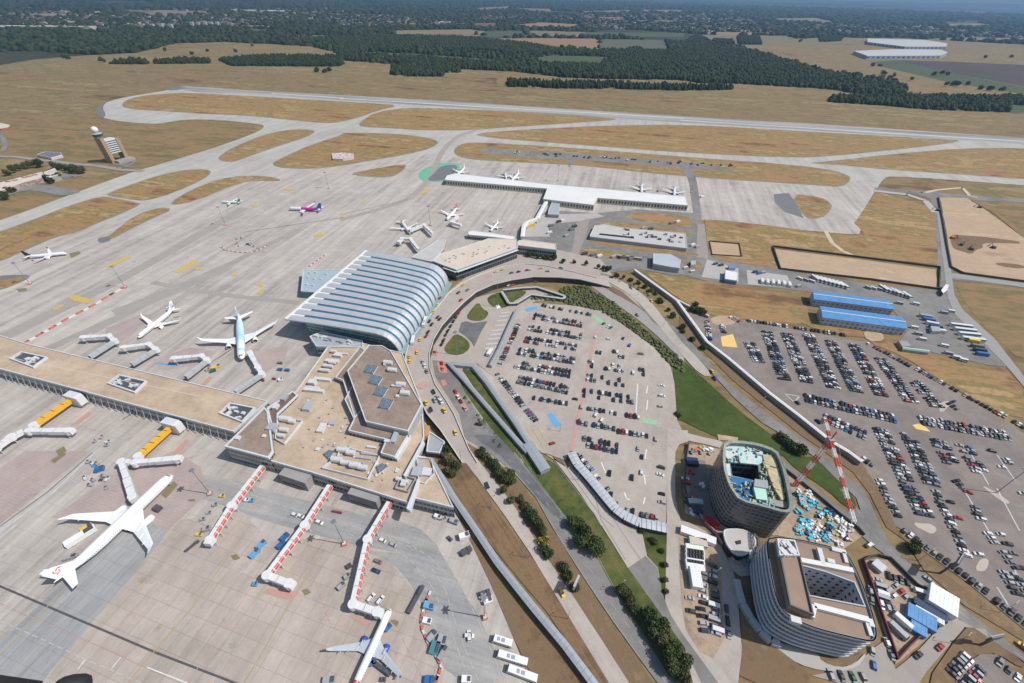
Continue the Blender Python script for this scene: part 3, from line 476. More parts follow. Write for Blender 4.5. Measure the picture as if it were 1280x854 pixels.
# ---------------------------------------------------------------- elevated departures road (a solid deck) and its ramps
def deck(name, left, right, hs, top, side, label=None, cat=None, parapet=True):
    """left/right: matching pixel edges of a raised road, hs: height at each station"""
    n = len(left); ls = [P(*left[i], hs[i]) for i in range(n)]; rs = [P(*right[i], hs[i]) for i in range(n)]
    root = thing(name, label, cat, (ls[0].x, ls[0].y, 0)) if label else None
    sh = (ls[0].x, ls[0].y, 0) if root else None
    b = MB()
    for i in range(n-1): b.face([ls[i][:], ls[i+1][:], rs[i+1][:], rs[i][:]])
    b.build('roadway', top, root, shift=sh)
    b = MB()
    for e in (ls, rs):
        b.wall(e, 0, [p.z-.02 for p in e], closed=False)
    b.face([(ls[0].x,ls[0].y,0),(rs[0].x,rs[0].y,0),rs[0][:],ls[0][:]]); b.face([(ls[-1].x,ls[-1].y,0),(rs[-1].x,rs[-1].y,0),rs[-1][:],ls[-1][:]])
    b.build('side_wall', side, root, shift=sh)
    if parapet:
        for e, o_ in ((ls, rs), (rs, ls)):
            b = MB()
            for i in range(n-1):
                if hs[i] < .6 and hs[i+1] < .6: continue
                b.beam(e[i]+Vector((0,0,.45)), e[i+1]+Vector((0,0,.45)), .45, .9)
            if b.v: b.build('parapet', mat('parapet_concrete', srgb(206,200,192), srgb(190,184,176), scale=.3), root, shift=sh)
    return root
m_deckshade = mat('underdeck_shade', (.030,.030,.031), (.05,.05,.05), scale=.3)  # deck sides near black: shade of the open underside put into the colour
eL = px('E',985,205,945,200,860,178,760,156,680,148,600,158,520,185,450,218,400,255,365,300,325,345,285,395,255,440,240,490,252,560,285,630,320,700,370,760,410,820,450,880)
eR = px('E',1000,235,960,224,880,205,800,198,710,196,630,208,560,225,500,252,455,290,415,330,375,375,345,425,330,475,330,530,350,590,390,650,420,700,445,760,475,830,505,880)
hs = [.3,3.2,5.6,6,6,6,6,6,6,6,6,6,6,6,6,5.6,4.8,3.8,2.4,.4]
deck('elevated_road', eL, eR, hs, mat('deck_paving', srgb(156,146,138), srgb(172,160,150), scale=.1), m_deckshade, 'curving raised departures road with pale parapets around the striped roof', 'elevated road')
def on_deck_paint(name, k, pts, h, m):
    w_ = [P(x, y, h) for x, y in px(k, *pts)]; b = MB(); b.poly([(p.x,p.y) for p in w_], h); return tag(b.build(name, m), kind='structure')
for k_, q in [('E',(275,595,310,578,330,590,300,608)),('E',(255,455,298,460,296,468,258,466)),('E',(528,190,555,184,562,194,540,200))]:
    on_deck_paint('road_marking', k_, q, 6.06, m_pinkp)
sheet('road_marking', [px('E',340,465,360,468,358,485,338,482), px('E',355,508,390,512,395,550,365,545), px('E',370,575,385,572,395,590,378,598), px('E',415,620,435,618,475,685,455,690), px('z',365,175,410,170,415,200,370,205)], .3, m_redp, smooth=0)
# NE end: road carrying on from the deck, and the second road beside it
sheet('road', [px('e',130,190,230,215,320,265,400,325,460,400,520,480,590,570,640,618,760,750,690,750,570,618,480,500,420,430,350,350,280,290,200,240,130,215)], .3, c_pale, smooth=1)
stripes('service_road', [px('f',-80,262,0,265,120,268,240,285,430,305,560,322,700,332,880,362,1040,372)], .25, 9, mat('worn_road', (.3,.3,.3)))
stripes('service_road', [px('f',960,290,975,310,900,345,840,350), px('f',-100,90,-10,95,20,130,40,180,20,225,-60,250), px('f',455,395,520,415,600,400)], .27, 7, c_asph)
stripes('dirt_track', [px('f',870,165,1000,160,1120,163,1290,185), px('A',272,320,268,360,270,395), px('f',530,235,440,240,300,262), px('C',150,360,172,395), px('B',0,300,600,335,1266,420), px('A',-40,380,300,330,560,300)], .08, 3.5, mat('worn_track', srgb(128,118,100), srgb(112,100,82), scale=.05))
sheet('yard', [px('f',-60,560,160,470,330,470,420,490,600,515,520,545,420,550,300,520,180,510,60,550,-60,600), px('f',430,388,540,392,550,410,450,432), px('f',780,300,900,288,960,290,920,330,830,330)], .26, c_asph, smooth=1)
# ================================================================ BUILDINGS
m_tan = slab_mat('roof_tan', [srgb(164,145,124), srgb(180,160,138), srgb(192,172,148)], .05, .25, R(-14), 9, (R(-14), .03, .12), .3, jdark=.88, jw=.03, vary=.05, stain=.80)
m_brown = slab_mat('roof_brown', [srgb(128,112,100), srgb(142,125,112), srgb(154,138,124)], .06, .3, R(-30), 7, (R(-30), .03, .12), .3, jdark=.9, jw=.03, vary=.05, stain=.8)
m_white_r = mat('roof_white', (.72,.71,.68), (.62,.61,.58), scale=.05, rough=.7)
m_cream = mat('roof_cream', srgb(206,192,176), srgb(190,176,160), scale=.08, rough=.9)
m_para = mat('parapet_white', (.62,.64,.65), (.5,.52,.54), scale=.3, rough=.5)
m_grey = mat('panel_grey', (.36,.37,.38), (.28,.29,.30), scale=.2, rough=.5)
m_metal = mat('pale_metal', (.52,.54,.56), (.42,.44,.46), scale=.25, rough=.4, metal=.3)
m_darkm = mat('dark_metal', (.06,.065,.07), (.1,.1,.11), scale=.5, rough=.5)
m_conc = mat('concrete', (.34,.32,.30), (.26,.25,.24), scale=.2)
m_black = mat('black', (.02,.02,.022), (.03,.03,.03), rough=.6)
m_unit = mat('unit_white', (.62,.62,.60), (.5,.5,.49), scale=.8, rough=.5)
f_term = facade_mat('facade_terminal', (.40,.42,.43), (.04,.055,.06), 2.4, 4.5, .86, .6)
f_green = facade_mat('facade_green_glass', (.55,.58,.57), (.08,.20,.19), 1.5, 3, .9, .8)
f_dark = facade_mat('facade_dark_glass', (.16,.17,.18), (.03,.04,.045), 3, 5, .9, .75)
m_sky = facade_mat('skylight_glass', (.30,.34,.37), (.06,.10,.135), 1.3, 1.3, .86, .86)
m_teal = mat('teal_panel', (.08,.26,.27), (.06,.20,.21), scale=.2, rough=.3)
def building(name, label, cat, k, pts, h, roof=None, wall=None, base=0.0, para=.7, pm=None, pw=.5, group=None, band=None, world=None, root=None, sm=0):
    """closed building: outline given at roof height h; walls, roof and a raised rim"""
    w = world or [P(x, y, h) for x, y in (px(k, *pts) if k else pts)]
    w = ccw([Vector((p[0], p[1], 0)) for p in w])
    if sm: w = [Vector((*p, 0)) for p in smooth_pts([(p[0], p[1]) for p in w], sm)]
    c = cen(w)
    if root is None: root = thing(name, label, cat, (c.x, c.y, base), group=group)
    else: c = Vector(root.location)
    s = (c.x, c.y, root.location.z)
    b = MB(); b.wall(w, base, h-.01)
    b.build('wall', wall or f_term, root, shift=s)
    b = MB(); b.poly(inset(w, .05), h); b.build('roof', roof or m_tan, root, shift=s)
    if para:
        i1 = inset(w, -.12); i2 = inset(w, pw); n = len(w); b = MB(); t = h+para
        b.wall(i1, h-.9, t)
        for i in range(n):
            j = (i+1) % n; b.face([(i1[i].x,i1[i].y,t),(i1[j].x,i1[j].y,t),(i2[j].x,i2[j].y,t),(i2[i].x,i2[i].y,t)])
        b.wall(i2[::-1], h-.1, t); b.build('parapet', pm or m_para, root, shift=s)
    return root
def on_roof(root, name, k, c, size, h, rz, m, hh=None, mb=None):
    p = P(*px(k, *c)[0], h); b = MB(); b.box((p.x, p.y, h+.02), (size[0], size[1], hh or size[2]), rz)
    return b.build(name, m, root, shift=root.location)
# ---- terminal 2A main building
AX = math.atan2((P(335,502,10)-P(37,431,10)).y, (P(335,502,10)-P(37,431,10)).x)
pier = building('terminal_pier', 'long low terminal pier with tan flat roof between two rows of airbridges', 'terminal', 'p', [37,431,335,502,292,540,0,461.5,-40,451,-4,418.5], 10)
tA = building('terminal_building', 'low tan roofed terminal beside the striped roof, crowded with roof plant', 'terminal', 'p', [334,510,370,490,409,435,455,430,503,442,528,506,530,547,521,570,537.5,574,567,635,514,622,511,629,390,591,336,576], 10.5)
building('', '', '', 'U', [235,0,300,140,260,220,530,285,490,380,590,410,692,240,690,190,600,100,400,-60,300,-120], 14.5, roof=m_brown, base=10.5, root=tA)
building('', '', '', 'T', [1025,20,850,240,905,262,990,530,1100,400,1120,100], 14.1, roof=m_brown, base=10.5, root=tA)
building('', '', '', 'V', [270,15,95,225,245,640,590,720,705,500,450,60,380,18], 19, roof=m_brown, base=10.5, root=tA, wall=m_grey)
building('', '', '', 'T', [345,452,62,732,375,815,408,765,372,485], 14, roof=m_brown, base=0, root=tA, pw=.8)
building('', '', '', 'T', [370,465,545,340,580,368,440,500,440,570,400,590], 12.5, roof=mat('pit_brown', srgb(120,98,84), srgb(104,84,74), scale=.3), base=10.5, root=tA)
def screen(root, k, pts, z0, z1, m=None, w=.4):
    p = [P(x, y, z1) for x, y in px(k, *pts)]; b = MB()
    for a_, c_ in zip(p, p[1:]+p[:1]): b.beam((a_.x,a_.y,(z0+z1)/2),(c_.x,c_.y,(z0+z1)/2), w, z1-z0)
    return b.build('plant_screen', m or m_para, root, shift=root.location)
# glazed bars on the south east side
for pts in ((590,412,692,238,704,250,606,420),(650,535,785,290,800,300,665,545),(672,770,752,560,768,566,700,790)):
    w_ = [P(x,y,13.4) for x,y in px('U',*pts)]; b = MB(); w_ = ccw(w_); b.wall(w_, 10.5, 13.4); b.poly(w_, 13.4); b.build('glazed_ridge', m_para, tA, shift=tA.location)
screen(tA, 'U', (205,325,480,395,395,560,70,480,180,400), 10.5, 12.2); screen(tA, 'U', (640,530,735,560,680,650,590,625), 10.5, 12.4, m_grey); screen(tA, 'U', (745,405,850,415,870,520,800,590,760,580), 10.5, 12)
screen(tA, 'T', (445,510,612,545,485,705,420,670), 10.5, 12.4)
def drum(root, k, c, r, L, h, ang):
    p = P(*px(k,*c)[0], h); d = Vector((math.cos(ang), math.sin(ang), 0))*L/2; b = MB(); b.tube(p-d+Vector((0,0,r)), p+d+Vector((0,0,r)), r, n=10); b.box((p.x,p.y,h), (L*.7, r*1.6, r*.7), ang); return b.build('cooling_unit', m_unit, root, shift=root.location)
for k_, c_, r_, L_ in [('U',(225,365),1.6,7),('U',(280,385),1.7,5),('U',(180,435),1.7,6),('U',(240,455),1.5,5),('U',(310,475),1.8,6),('U',(365,490),1.6,5),('U',(620,570),1.2,3),('U',(665,590),1.2,4),('U',(650,610),1.0,3),
     ('T',(500,545),1.8,7),('T',(545,560),1.4,4),('T',(490,620),1.5,5),('T',(470,660),1.3,4),('V',(430,165),1.6,6),('V',(465,225),1.6,6),('V',(535,345),1.7,6),('V',(570,415),1.7,6),('T',(800,165),1.3,7),('T',(775,195),1.3,7),('T',(830,140),1.2,5),('T',(840,60),1.2,4)]:
    drum(tA, k_, c_, r_, L_, 19 if k_ == 'V' else 11, AX+R(8))
for k_, c_, s_, h_ in [('T',(700,340),(14,2.4,2.2),10.5),('T',(690,318),(10,1.6,1.6),10.5),('T',(660,455),(5,7,2.4),10.5),('T',(755,605),(4,7,1.8),10.5),('T',(830,570),(4,3,1.8),10.5),('T',(760,260),(12,2.5,2),10.5),('T',(690,285),(5,4,3),10.5),('T',(410,620),(5,5,5),10.5),('T',(830,130),(10,3,2),10.5),('T',(870,90),(6,3,2.2),10.5),('T',(900,75),(9,1.3,1.3),10.5),
      ('T',(160,675),(2.5,2.5,1.5),14),('T',(345,660),(2,2,1.2),14),('T',(490,390),(3,5,2),12.5),('T',(430,455),(3,4,2),12.5),('T',(1110,740),(6,1.4,1.2),10.5),('U',(410,390),(10,1.5,1.4),10.5),('U',(370,420),(9,1,1.4),10.5),('U',(590,275),(3,8,2),14.5),('U',(540,300),(4,2,1.5),14.5),('U',(770,500),(4,9,2),10.5),('U',(820,520),(5,5,1.6),10.5),('U',(740,520),(4,6,2.2),10.5),('U',(605,505),(1.6,3,1),10.5),('U',(40,355),(2,2,1),10.5),
      ('V',(500,355),(7,1.4,1.6),19),('V',(400,175),(1.5,2,1.5),19),('V',(540,400),(1.6,6,1.8),19),('V',(505,435),(2,2,1.3),19)]:
    on_roof(tA, 'roof_unit', k_, c_, s_, h_, AX+R(8), m_unit if random.random() < .5 else m_metal)
random.seed(3)
for _ in range(46):   # small vents and plinths over the roof
    x_, y_ = random.choice([(470+random.uniform(-30,30), 590+random.uniform(-20,14)), (400+random.uniform(-30,40), 520+random.uniform(-20,40))])
    s_ = random.uniform(.6,1.5); on_roof(tA, 'roof_vent', 'p', (x_, y_), (s_, s_*random.uniform(.8,1.6), random.uniform(.5,1.1)), 10.5, AX, random.choice([m_unit, m_metal, m_grey]))
def skylight(root, k, pts, h, name='skylight'):
    w_ = ccw([P(x,y,h) for x,y in px(k,*pts)]); b = MB(); b.wall(w_, h, h+.8)
    c_ = cen(w_); n = 4; o_ = b.build(name, m_para, root, shift=root.location); b = MB()
    i_ = inset(w_, .15); uv = [(0,0),(9,0),(9,9),(0,9)]; b.face([(p.x,p.y,h+.85) for p in i_], 0, uv); b.build('glass', m_sky, o_, shift=root.location)
for pts in ((225,235,262,172,345,188,305,252),(262,325,300,258,388,280,345,345),(303,422,345,352,430,370,388,440),(345,530,388,450,475,468,432,545)): skylight(tA, 'V', pts, 19)
skylight(tA, 'U', (455,480,500,455,545,480,475,530), 10.5); skylight(tA, 'U', (80,390,120,360,165,370,120,430), 10.5)
def pit(root, k, pts, h):
    p = [P(x,y,h+1.6) for x,y in px(k,*pts)]; w_ = ccw([Vector((q.x,q.y,0)) for q in p]); b = MB(); i1 = w_; i2 = inset(w_, .9)
    b.wall(i1, h, h+1.6); b.wall(i2[::-1], h, h+1.6)
    for i in range(4):
        j = (i+1)%4; b.face([(i1[i].x,i1[i].y,h+1.6),(i1[j].x,i1[j].y,h+1.6),(i2[j].x,i2[j].y,h+1.6),(i2[i].x,i2[i].y,h+1.6)])
    o_ = b.build('plant_well', m_para, root, shift=root.location); b = MB(); b.poly(i2, h+.04); b.build('well_floor', m_darkm, o_, shift=root.location)
    c_ = cen(w_); b = MB()
    for _ in range(9):
        t, u = random.random(), random.random(); q = (i2[0]*(1-t)+i2[1]*t)*(1-u)+(i2[3]*(1-t)+i2[2]*t)*u; q = q+(c_-q)*.2
        b.box((q.x,q.y,h+.05), (random.uniform(1.5,4.5), random.uniform(1,2.5), random.uniform(.8,1.8)), AX+R(random.choice([0,30,90,-30])))
    b.build('duct', m_unit, o_, shift=root.location)
pit(pier, 'W', (55,190,130,145,295,180,205,245), 10); pit(pier, 'W', (670,345,745,290,920,330,845,405), 10); pit(pier, 'T', (20,490,95,415,280,450,185,555), 10)
for pts in ((420,385,500,440),(1035,560,1110,600)):      # gate houses along the pier
    a_, c_ = [P(x,y,9) for x,y in px('W',*pts)]; d_ = Vector((math.sin(AX), -math.cos(AX), 0)); 
    b = MB(); m_ = (a_+c_)/2; b.box((m_.x+d_.x*1, m_.y+d_.y*1, 0), (10, 5, 9.2), AX); b.build('gate_house', m_para, pier, shift=pier.location)
    b = MB(); q = m_+d_*1.6+Vector((math.cos(AX),math.sin(AX),0))*6.4; b.box((q.x,q.y,3), (3,4.5,6.9), AX); b.build('gate_house', m_white_r, pier, shift=pier.location)
b = MB(); q1, q2 = P(*px('W',20,178)[0],10.06), P(*px('W',1256,430)[0],10.06); b.beam(q1,q2,.5,.1); b.build('roof_joint', m_cream, pier, shift=pier.location)
b = MB(); L_ = (P(292,540,10)-P(0,461.5,10)).length; ux = Vector((math.cos(AX),math.sin(AX),0)); nx_ = Vector((math.sin(AX),-math.cos(AX),0)); a_ = P(0,461.5,10); a_.z = 0
ux = (P(292,540,10)-P(0,461.5,10)).normalized(); nx_ = Vector((ux.y,-ux.x,0))
for i in range(int(L_/6)):
    q = a_+ux*(i*6+2); b.beam(q+nx_*.1+Vector((0,0,8.6)), q+nx_*2.6+Vector((0,0,.2)), .3); b.beam(q+ux*3+nx_*.1+Vector((0,0,4.2)), q+nx_*1.6+Vector((0,0,.2)), .25)
b.build('canopy_strut', m_metal, pier, shift=pier.location)
for pts in ((455,115,560,150),(785,205,900,240)):
    a_, c_ = [P(x,y,7) for x,y in px('d',*pts)]; m_ = (a_+c_)/2; dd = (c_-a_); b = MB(); b.box((m_.x,m_.y,0), (dd.length+3, 7, 8.6), math.atan2(dd.y,dd.x)); gh = b.build('gate_house', m_conc, tA, shift=tA.location); u_ = dd.normalized(); n_ = Vector((u_.y,-u_.x,0)); b = MB(); p0 = m_-u_*(dd.length/2+1)+n_*3.56; p1 = m_+u_*(dd.length/2+1)+n_*3.56; b.face([(p0.x,p0.y,.6),(p1.x,p1.y,.6),(p1.x,p1.y,7.6),(p0.x,p0.y,7.6)],0,[(0,0),(dd.length,0),(dd.length,7),(0,7)]); b.build('window_wall', f_dark, gh, shift=tA.location)
# roof deck railing / lower balcony with brown terrace
b = MB(); w_ = ccw([P(x,y,7) for x,y in px('U',720,230,780,170,840,185,830,250,770,270)]); b.wall(w_, 0, 7); b.poly(w_, 7); b.build('terrace', mat('terrace_tan', srgb(186,140,104), srgb(160,120,90), scale=.3), tA, shift=tA.location)
building('stair_building', 'small grey flat roofed stair building at the terminal corner above the brown verge', 'stair building', 'U', [835,225,945,300,905,380,815,370], 5, roof=m_grey, wall=m_darkm)
# ---- the hall with the curved striped roof
LN = [P(357,399,19), P(458,313.5,19)]          # outer (apron) edge of the roof, near end -> far end
RB = [P(499,441,6.5), P(533,394,6.5), P(560,352,6.5)]  # foot of the curve on the road side
hall = thing('arrivals_hall', 'large hall with curved silver roof striped by blue skylight bands', 'terminal hall', ((LN[0].x+RB[2].x)/2, (LN[0].y+RB[0].y)/2, 0))
def quad3(p, u):  # through three points
    return p[0]*(2*(u-.5)*(u-1)) + p[1]*(-4*u*(u-1)) + p[2]*(2*u*(u-.5))
def roof_pt(u, t, off=0.0):
    a_ = LN[0].lerp(LN[1], u); c_ = quad3(RB, u)
    s = min(1, t*1.0); q = a_.lerp(c_, 0); 
    # profile: long gentle rise, then a quarter ellipse down
    T = .80
    if t < T: f = t/T*.83; z = 19+3.2*math.sin(f/.83*math.pi*.55)
    else:
        w_ = (t-T)/(1-T)*math.pi/2; f = .83+.17*math.sin(w_); z = 6.5+(19+3.2*math.sin(math.pi*.55)-6.5)*math.cos(w_)
    p = Vector((a_.x+(c_.x-a_.x)*f, a_.y+(c_.y-a_.y)*f, z+off)); return p
TS = [0,.06,.12,.2,.3,.4,.5,.6,.7,.76,.80,.84,.87,.90,.93,.96,.98,1.0]
NS = 14
m_rp = mat('roof_silver', (.56,.565,.57), (.46,.465,.475), scale=.12, rough=.42, metal=.25)
m_rg = mat('skylight_blue', (.035,.12,.19), (.05,.16,.24), scale=.2, rough=.2, spec=.6)
for i in range(NS):
    u0 = i/NS; u1 = (i+.70)/NS if i < NS-1 else 1.0; u2 = (i+1)/NS
    b = MB()
    for a_, c_ in zip(TS, TS[1:]):
        um = (u0+u1)/2
        b.face([roof_pt(u0,a_)[:], roof_pt(um,a_,.35)[:], roof_pt(um,c_,.35)[:], roof_pt(u0,c_)[:]]); b.face([roof_pt(um,a_,.35)[:], roof_pt(u1,a_)[:], roof_pt(u1,c_)[:], roof_pt(um,c_,.35)[:]])
    b.build('roof_panel', m_rp, hall, shift=hall.location)
    if i < NS-1:
        b = MB(); b2 = MB()
        for j, (a_, c_) in enumerate(zip(TS, TS[1:])):
            (b2 if c_ <= .121 else b).face([roof_pt(u1,a_,-.25)[:], roof_pt(u2,a_,-.25)[:], roof_pt(u2,c_,-.25)[:], roof_pt(u1,c_,-.25)[:]])
        b.build('skylight_band', m_rg, hall, shift=hall.location)
        b2.build('ridge_end', m_white_r, hall, shift=hall.location)
for tt in (.845,.885,.93):
    b = MB()
    for i in range(NS): b.beam(roof_pt(i/NS+.01,tt,.4), roof_pt(i/NS+.045,tt,.4), .5, .25)
    b.build('roof_rail', m_para, hall, shift=hall.location)
b = MB(); b.beam(roof_pt(0,0,.1), roof_pt(1,0,.1), 2.4, .8); b.build('edge_beam', m_white_r, hall, shift=hall.location)
for uu in (0, 1):
    b = MB()
    for a_, c_ in zip(TS, TS[1:]): b.beam(roof_pt(uu,a_,-.5), roof_pt(uu,c_,-.5), .9, 1.1)
    b.build('gable_beam', m_metal, hall, shift=hall.location)
# underside and glass walls set back below the roof
b = MB()
for a_, c_ in zip(TS[:-1], TS[1:]): b.face([roof_pt(0,a_,-.9)[:], roof_pt(0,c_,-.9)[:], roof_pt(1,c_,-.9)[:], roof_pt(1,a_,-.9)[:]])
b.build('soffit', m_grey, hall, shift=hall.location)
ins = [roof_pt(.05,.14), roof_pt(.05,.995), roof_pt(.35,.995), roof_pt(.65,.995), roof_pt(.97,.995), roof_pt(.97,.14)]
b = MB(); ii = [Vector((p.x,p.y,0)) for p in ins]; zt = [17.5+.8, 6, 6, 6, 6, 18.3]
b = MB()
for uu, nm in ((.05,'gable'),(.97,'gable')):
    prev = None
    for a_, c_ in zip(TS[2:], TS[3:]):
        p, q = roof_pt(uu,a_,-1), roof_pt(uu,c_,-1); b.face([(p.x,p.y,0),(q.x,q.y,0),q[:],p[:]], 0, [(a_*90,0),(c_*90,0),(c_*90,q.z),(a_*90,p.z)])
p, q = roof_pt(.05,.12,-1), roof_pt(.97,.12,-1); b.face([(p.x,p.y,0),(q.x,q.y,0),q[:],p[:]], 0, [(0,0),(95,0),(95,18),(0,18)])
b.build('glass_wall', f_green, hall, shift=hall.location)
b = MB()
for i in range(12):
    p, q = roof_pt(i/12,1.0), roof_pt((i+1)/12,1.0); o1 = (p-roof_pt(i/12,.9)); o1.z = 0; o1.normalize(); b.face([p[:], q[:], (q+o1*5+Vector((0,0,-.4)))[:], (p+o1*5+Vector((0,0,-.4)))[:]])
b.build('entrance_canopy', mat('canopy_glass', (.25,.33,.34), (.2,.27,.28), rough=.2), hall, shift=hall.location)
annex = building('hall_annex', 'low teal sided annex with pale blue roof behind the striped hall', 'annex', 'S', [150,365,165,215,440,215,400,330,240,372], 8, roof=mat('roof_paleblue', (.36,.43,.47), (.3,.37,.41), scale=.1), wall=m_teal, para=.4)
for c_ in ((190,320),(235,325),(200,270),(245,280),(290,280),(330,245),(255,235),(210,235)): on_roof(annex, 'roof_unit', 'S', c_, (2.2,1.2,1), 8, AX, m_unit)
lobe = building('office_wing', 'grey clad wing with roof plant under the near edge of the striped roof', 'terminal wing', 'S', [212,690,300,655,590,720,590,770,260,760], 11, roof=m_metal, wall=f_term)
random.seed(5)
for _ in range(16):
    t = random.random(); on_roof(lobe, 'roof_unit', 'S', (250+t*310, 685+t*55+random.uniform(-12,18)), (random.uniform(1.5,4),random.uniform(1,2.5),random.uniform(.8,2)), 11, AX, random.choice([m_unit,m_metal,m_grey]))
# ---- terminal 2B
tB = building('terminal_building', 'cream roofed angular terminal behind the striped roof, front curving with the road', 'terminal', 'X', [325,515,375,465,440,450,700,365,885,370,890,425,480,572,400,545], 13, roof=m_cream, wall=f_dark, para=.5)
building('', '', '', 'X', [895,380,930,372,1145,400,1150,440,895,410], 11, roof=m_cream, wall=f_term, root=tB, para=.4)
building('', '', '', 'X', [560,320,600,312,870,350,872,372,700,352,565,340], 6, roof=m_white_r, wall=f_term, root=tB, para=.3)
building('', '', '', 'X', [185,490,240,455,365,370,410,375,400,430,320,520], 7.5, roof=mat('roof_palegrey', (.5,.48,.45), (.42,.4,.38), scale=.1), wall=f_term, root=tB, para=.3)
b = MB(); e_ = [P(x,y,11) for x,y in px('X',400,556,484,585,890,438)]
for p_, q_ in zip(e_, e_[1:]): b.beam(p_, q_, 4, .5)
b.build('canopy', m_para, tB, shift=tB.location)
random.seed(11)
for _ in range(22):
    t = random.random(); on_roof(tB, 'roof_vent', 'X', (400+t*440, 520-t*110+random.uniform(-25,20)), (1.2,1.2,1.5), 13, 0, m_unit)
for c_ in ((620,345),(660,350),(590,350),(570,345),(830,290),(400,390),(410,420),(390,350),(520,345)): 
    p = P(*px('X',*c_)[0],0); 
low = building('low_cost_pier', 'long white flat roofed boarding pier alone in the middle of the far apron', 'boarding pier', 'p', [559,219.5,571,217,686,230.5,745,235.5,857,246,860,257,747,247.5,742.5,256.5,679,249,684,236,556,225], 8, roof=m_white_r, wall=facade_mat('facade_pier', (.55,.53,.42), (.07,.08,.07), 4, 8, .6, .5), para=.3)
# plant and walkway joining it
building('plant_building', 'small grey metal plant block beside the white pier', 'plant building', 'Y', [235,270,255,220,305,225,300,300,230,295], 5, roof=m_metal, wall=m_grey, para=.3)
building('service_building', 'flat roofed service deck with rooftop equipment amid the construction works', 'service building', 'Y', [500,430,530,370,600,362,720,385,1110,420,1118,515,500,440], 4.5, roof=mat('roof_palegrey', (.1,.1,.1)), wall=m_grey, para=.4)
sb = [o for o in col.objects if o.name.startswith('service_building')][0]
on_roof(sb, 'rooflight', 'Y', (670,437), (40,3,.8), 4.5, R(-11), m_black)
random.seed(9)
for _ in range(26):
    t = random.random(); on_roof(sb, 'roof_unit', 'Y', (720+t*380, 405+t*50+random.uniform(-15,35)), (random.uniform(1.5,5),random.uniform(1.5,3),random.uniform(1,2.5)), 4.5, R(-12), random.choice([m_unit,m_grey,m_darkm]))
building('warehouse', 'pale grey metal roofed warehouse beside the yard of buses', 'warehouse', 'Y', [905,548,1015,552,1080,590,1072,640,1012,632,905,612], 6.5, roof=mat('roof_bluegrey', (.42,.45,.49), (.36,.39,.43), scale=.1), wall=m_grey, para=.2)
building('workshop', 'small white and blue workshop in the yard east of the warehouse', 'workshop', 'e', [825,165,895,180,893,200,890,225,822,215], 5, roof=m_white_r, wall=mat('wall_blue', (.12,.25,.5), (.1,.2,.4)), para=.2)
building('shed', 'small dark blue roofed shed beside the white workshop', 'shed', 'e', [842,140,880,138,882,155,845,155], 3.5, roof=mat('wall_blue', (.1,.2,.4)), wall=m_grey, para=0)
building('kiosk_building', 'small grey hut on a round traffic island near the yard', 'hut', 'e', [632,115,660,112,662,135,635,138], 4, roof=m_metal, wall=m_grey, para=0)
m_blue_r = mat('roof_blue', (.09,.27,.52), (.055,.19,.40), scale=.25, rough=.55, wid=.18)
def gabled(name, label, cat, k, pts, h, ridge, roofm, wallm, group=None):
    """roof corners a,b,c,d at eaves height h (a-b one long side, d-c the other); ridge along the middle"""
    w_ = [P(x,y,h) for x,y in px(k,*pts)]; a_,b_,c_,d_ = w_; ce = cen(w_); root = thing(name, label, cat, (ce.x,ce.y,0), group=group); s = (ce.x,ce.y,0)
    m1 = (a_+d_)/2+Vector((0,0,ridge)); m2 = (b_+c_)/2+Vector((0,0,ridge)); b = MB()
    b.face([a_[:],b_[:],m2[:],m1[:]]); b.face([m1[:],m2[:],c_[:],d_[:]]); b.build('roof', roofm, root, shift=s)
    b = MB(); q = ccw([a_,b_,c_,d_]); q = inset(q,.5); b.wall(q,0,h-.05); b.face([a_[:],m1[:],d_[:]]); b.face([b_[:],m2[:],c_[:]]); b.build('wall', wallm, root, shift=s)
    b = MB(); b.beam(m1+Vector((0,0,.1)), m2+Vector((0,0,.1)), .8, .3); b.build('ridge', m_white_r, root, shift=s)
    return root
f_wh = facade_mat('facade_warehouse', (.42,.45,.48), (.12,.15,.2), 4, 3.2, .5, .4)
gabled('warehouse', 'bright blue roofed warehouse, the upper of two by the far car park', 'warehouse', 'c', (150,142,560,194,592,243,160,188), 8, 1.0, m_blue_r, f_wh)
gabled('warehouse', 'bright blue roofed warehouse, the lower of two by the far car park', 'warehouse', 'c', (190,224,630,282,660,346,206,286), 8, 1.0, m_blue_r, f_wh)
gabled('hut', 'long narrow green hut beside the brown grass near the blue warehouses', 'hut', 'c', (630,440,770,458,780,474,632,455), 3, .4, mat('roof_green', (.12,.34,.24), (.1,.28,.2)), m_grey)
for i_, (pts, m_, lb) in enumerate([((782,330,830,335,838,360,790,358), m_grey, 'grey hut roof among the parked coaches'), ((610,408,660,412,680,440,630,440), m_conc, 'pale flat slab roof above the green hut')]):
    building('shed', lb, 'shed', 'c', list(pts), 3.5, roof=m_, wall=m_grey, para=0)
building('container', 'white box container across the road from the sand field', 'container', 'c', [838,140,862,108,880,112,872,138,850,158], 4, roof=m_white_r, wall=m_darkm, para=0)
# ---- far warehouses in the fields
for lb, pts in (('huge pale warehouse on the horizon fields, the farther of two', (690,142,900,147,985,160,980,172,830,172,690,155)), ('huge pale warehouse on the horizon fields, the nearer of two', (640,188,800,181,960,183,985,193,960,205,690,206))):
    building('warehouse', lb, 'warehouse', 'C', list(pts), 14, roof=mat('roof_palegrey', (.1,.1,.1)), wall=facade_mat('facade_far', (.34,.38,.45), (.06,.10,.22), 30, 14, .45, .5), para=.5)
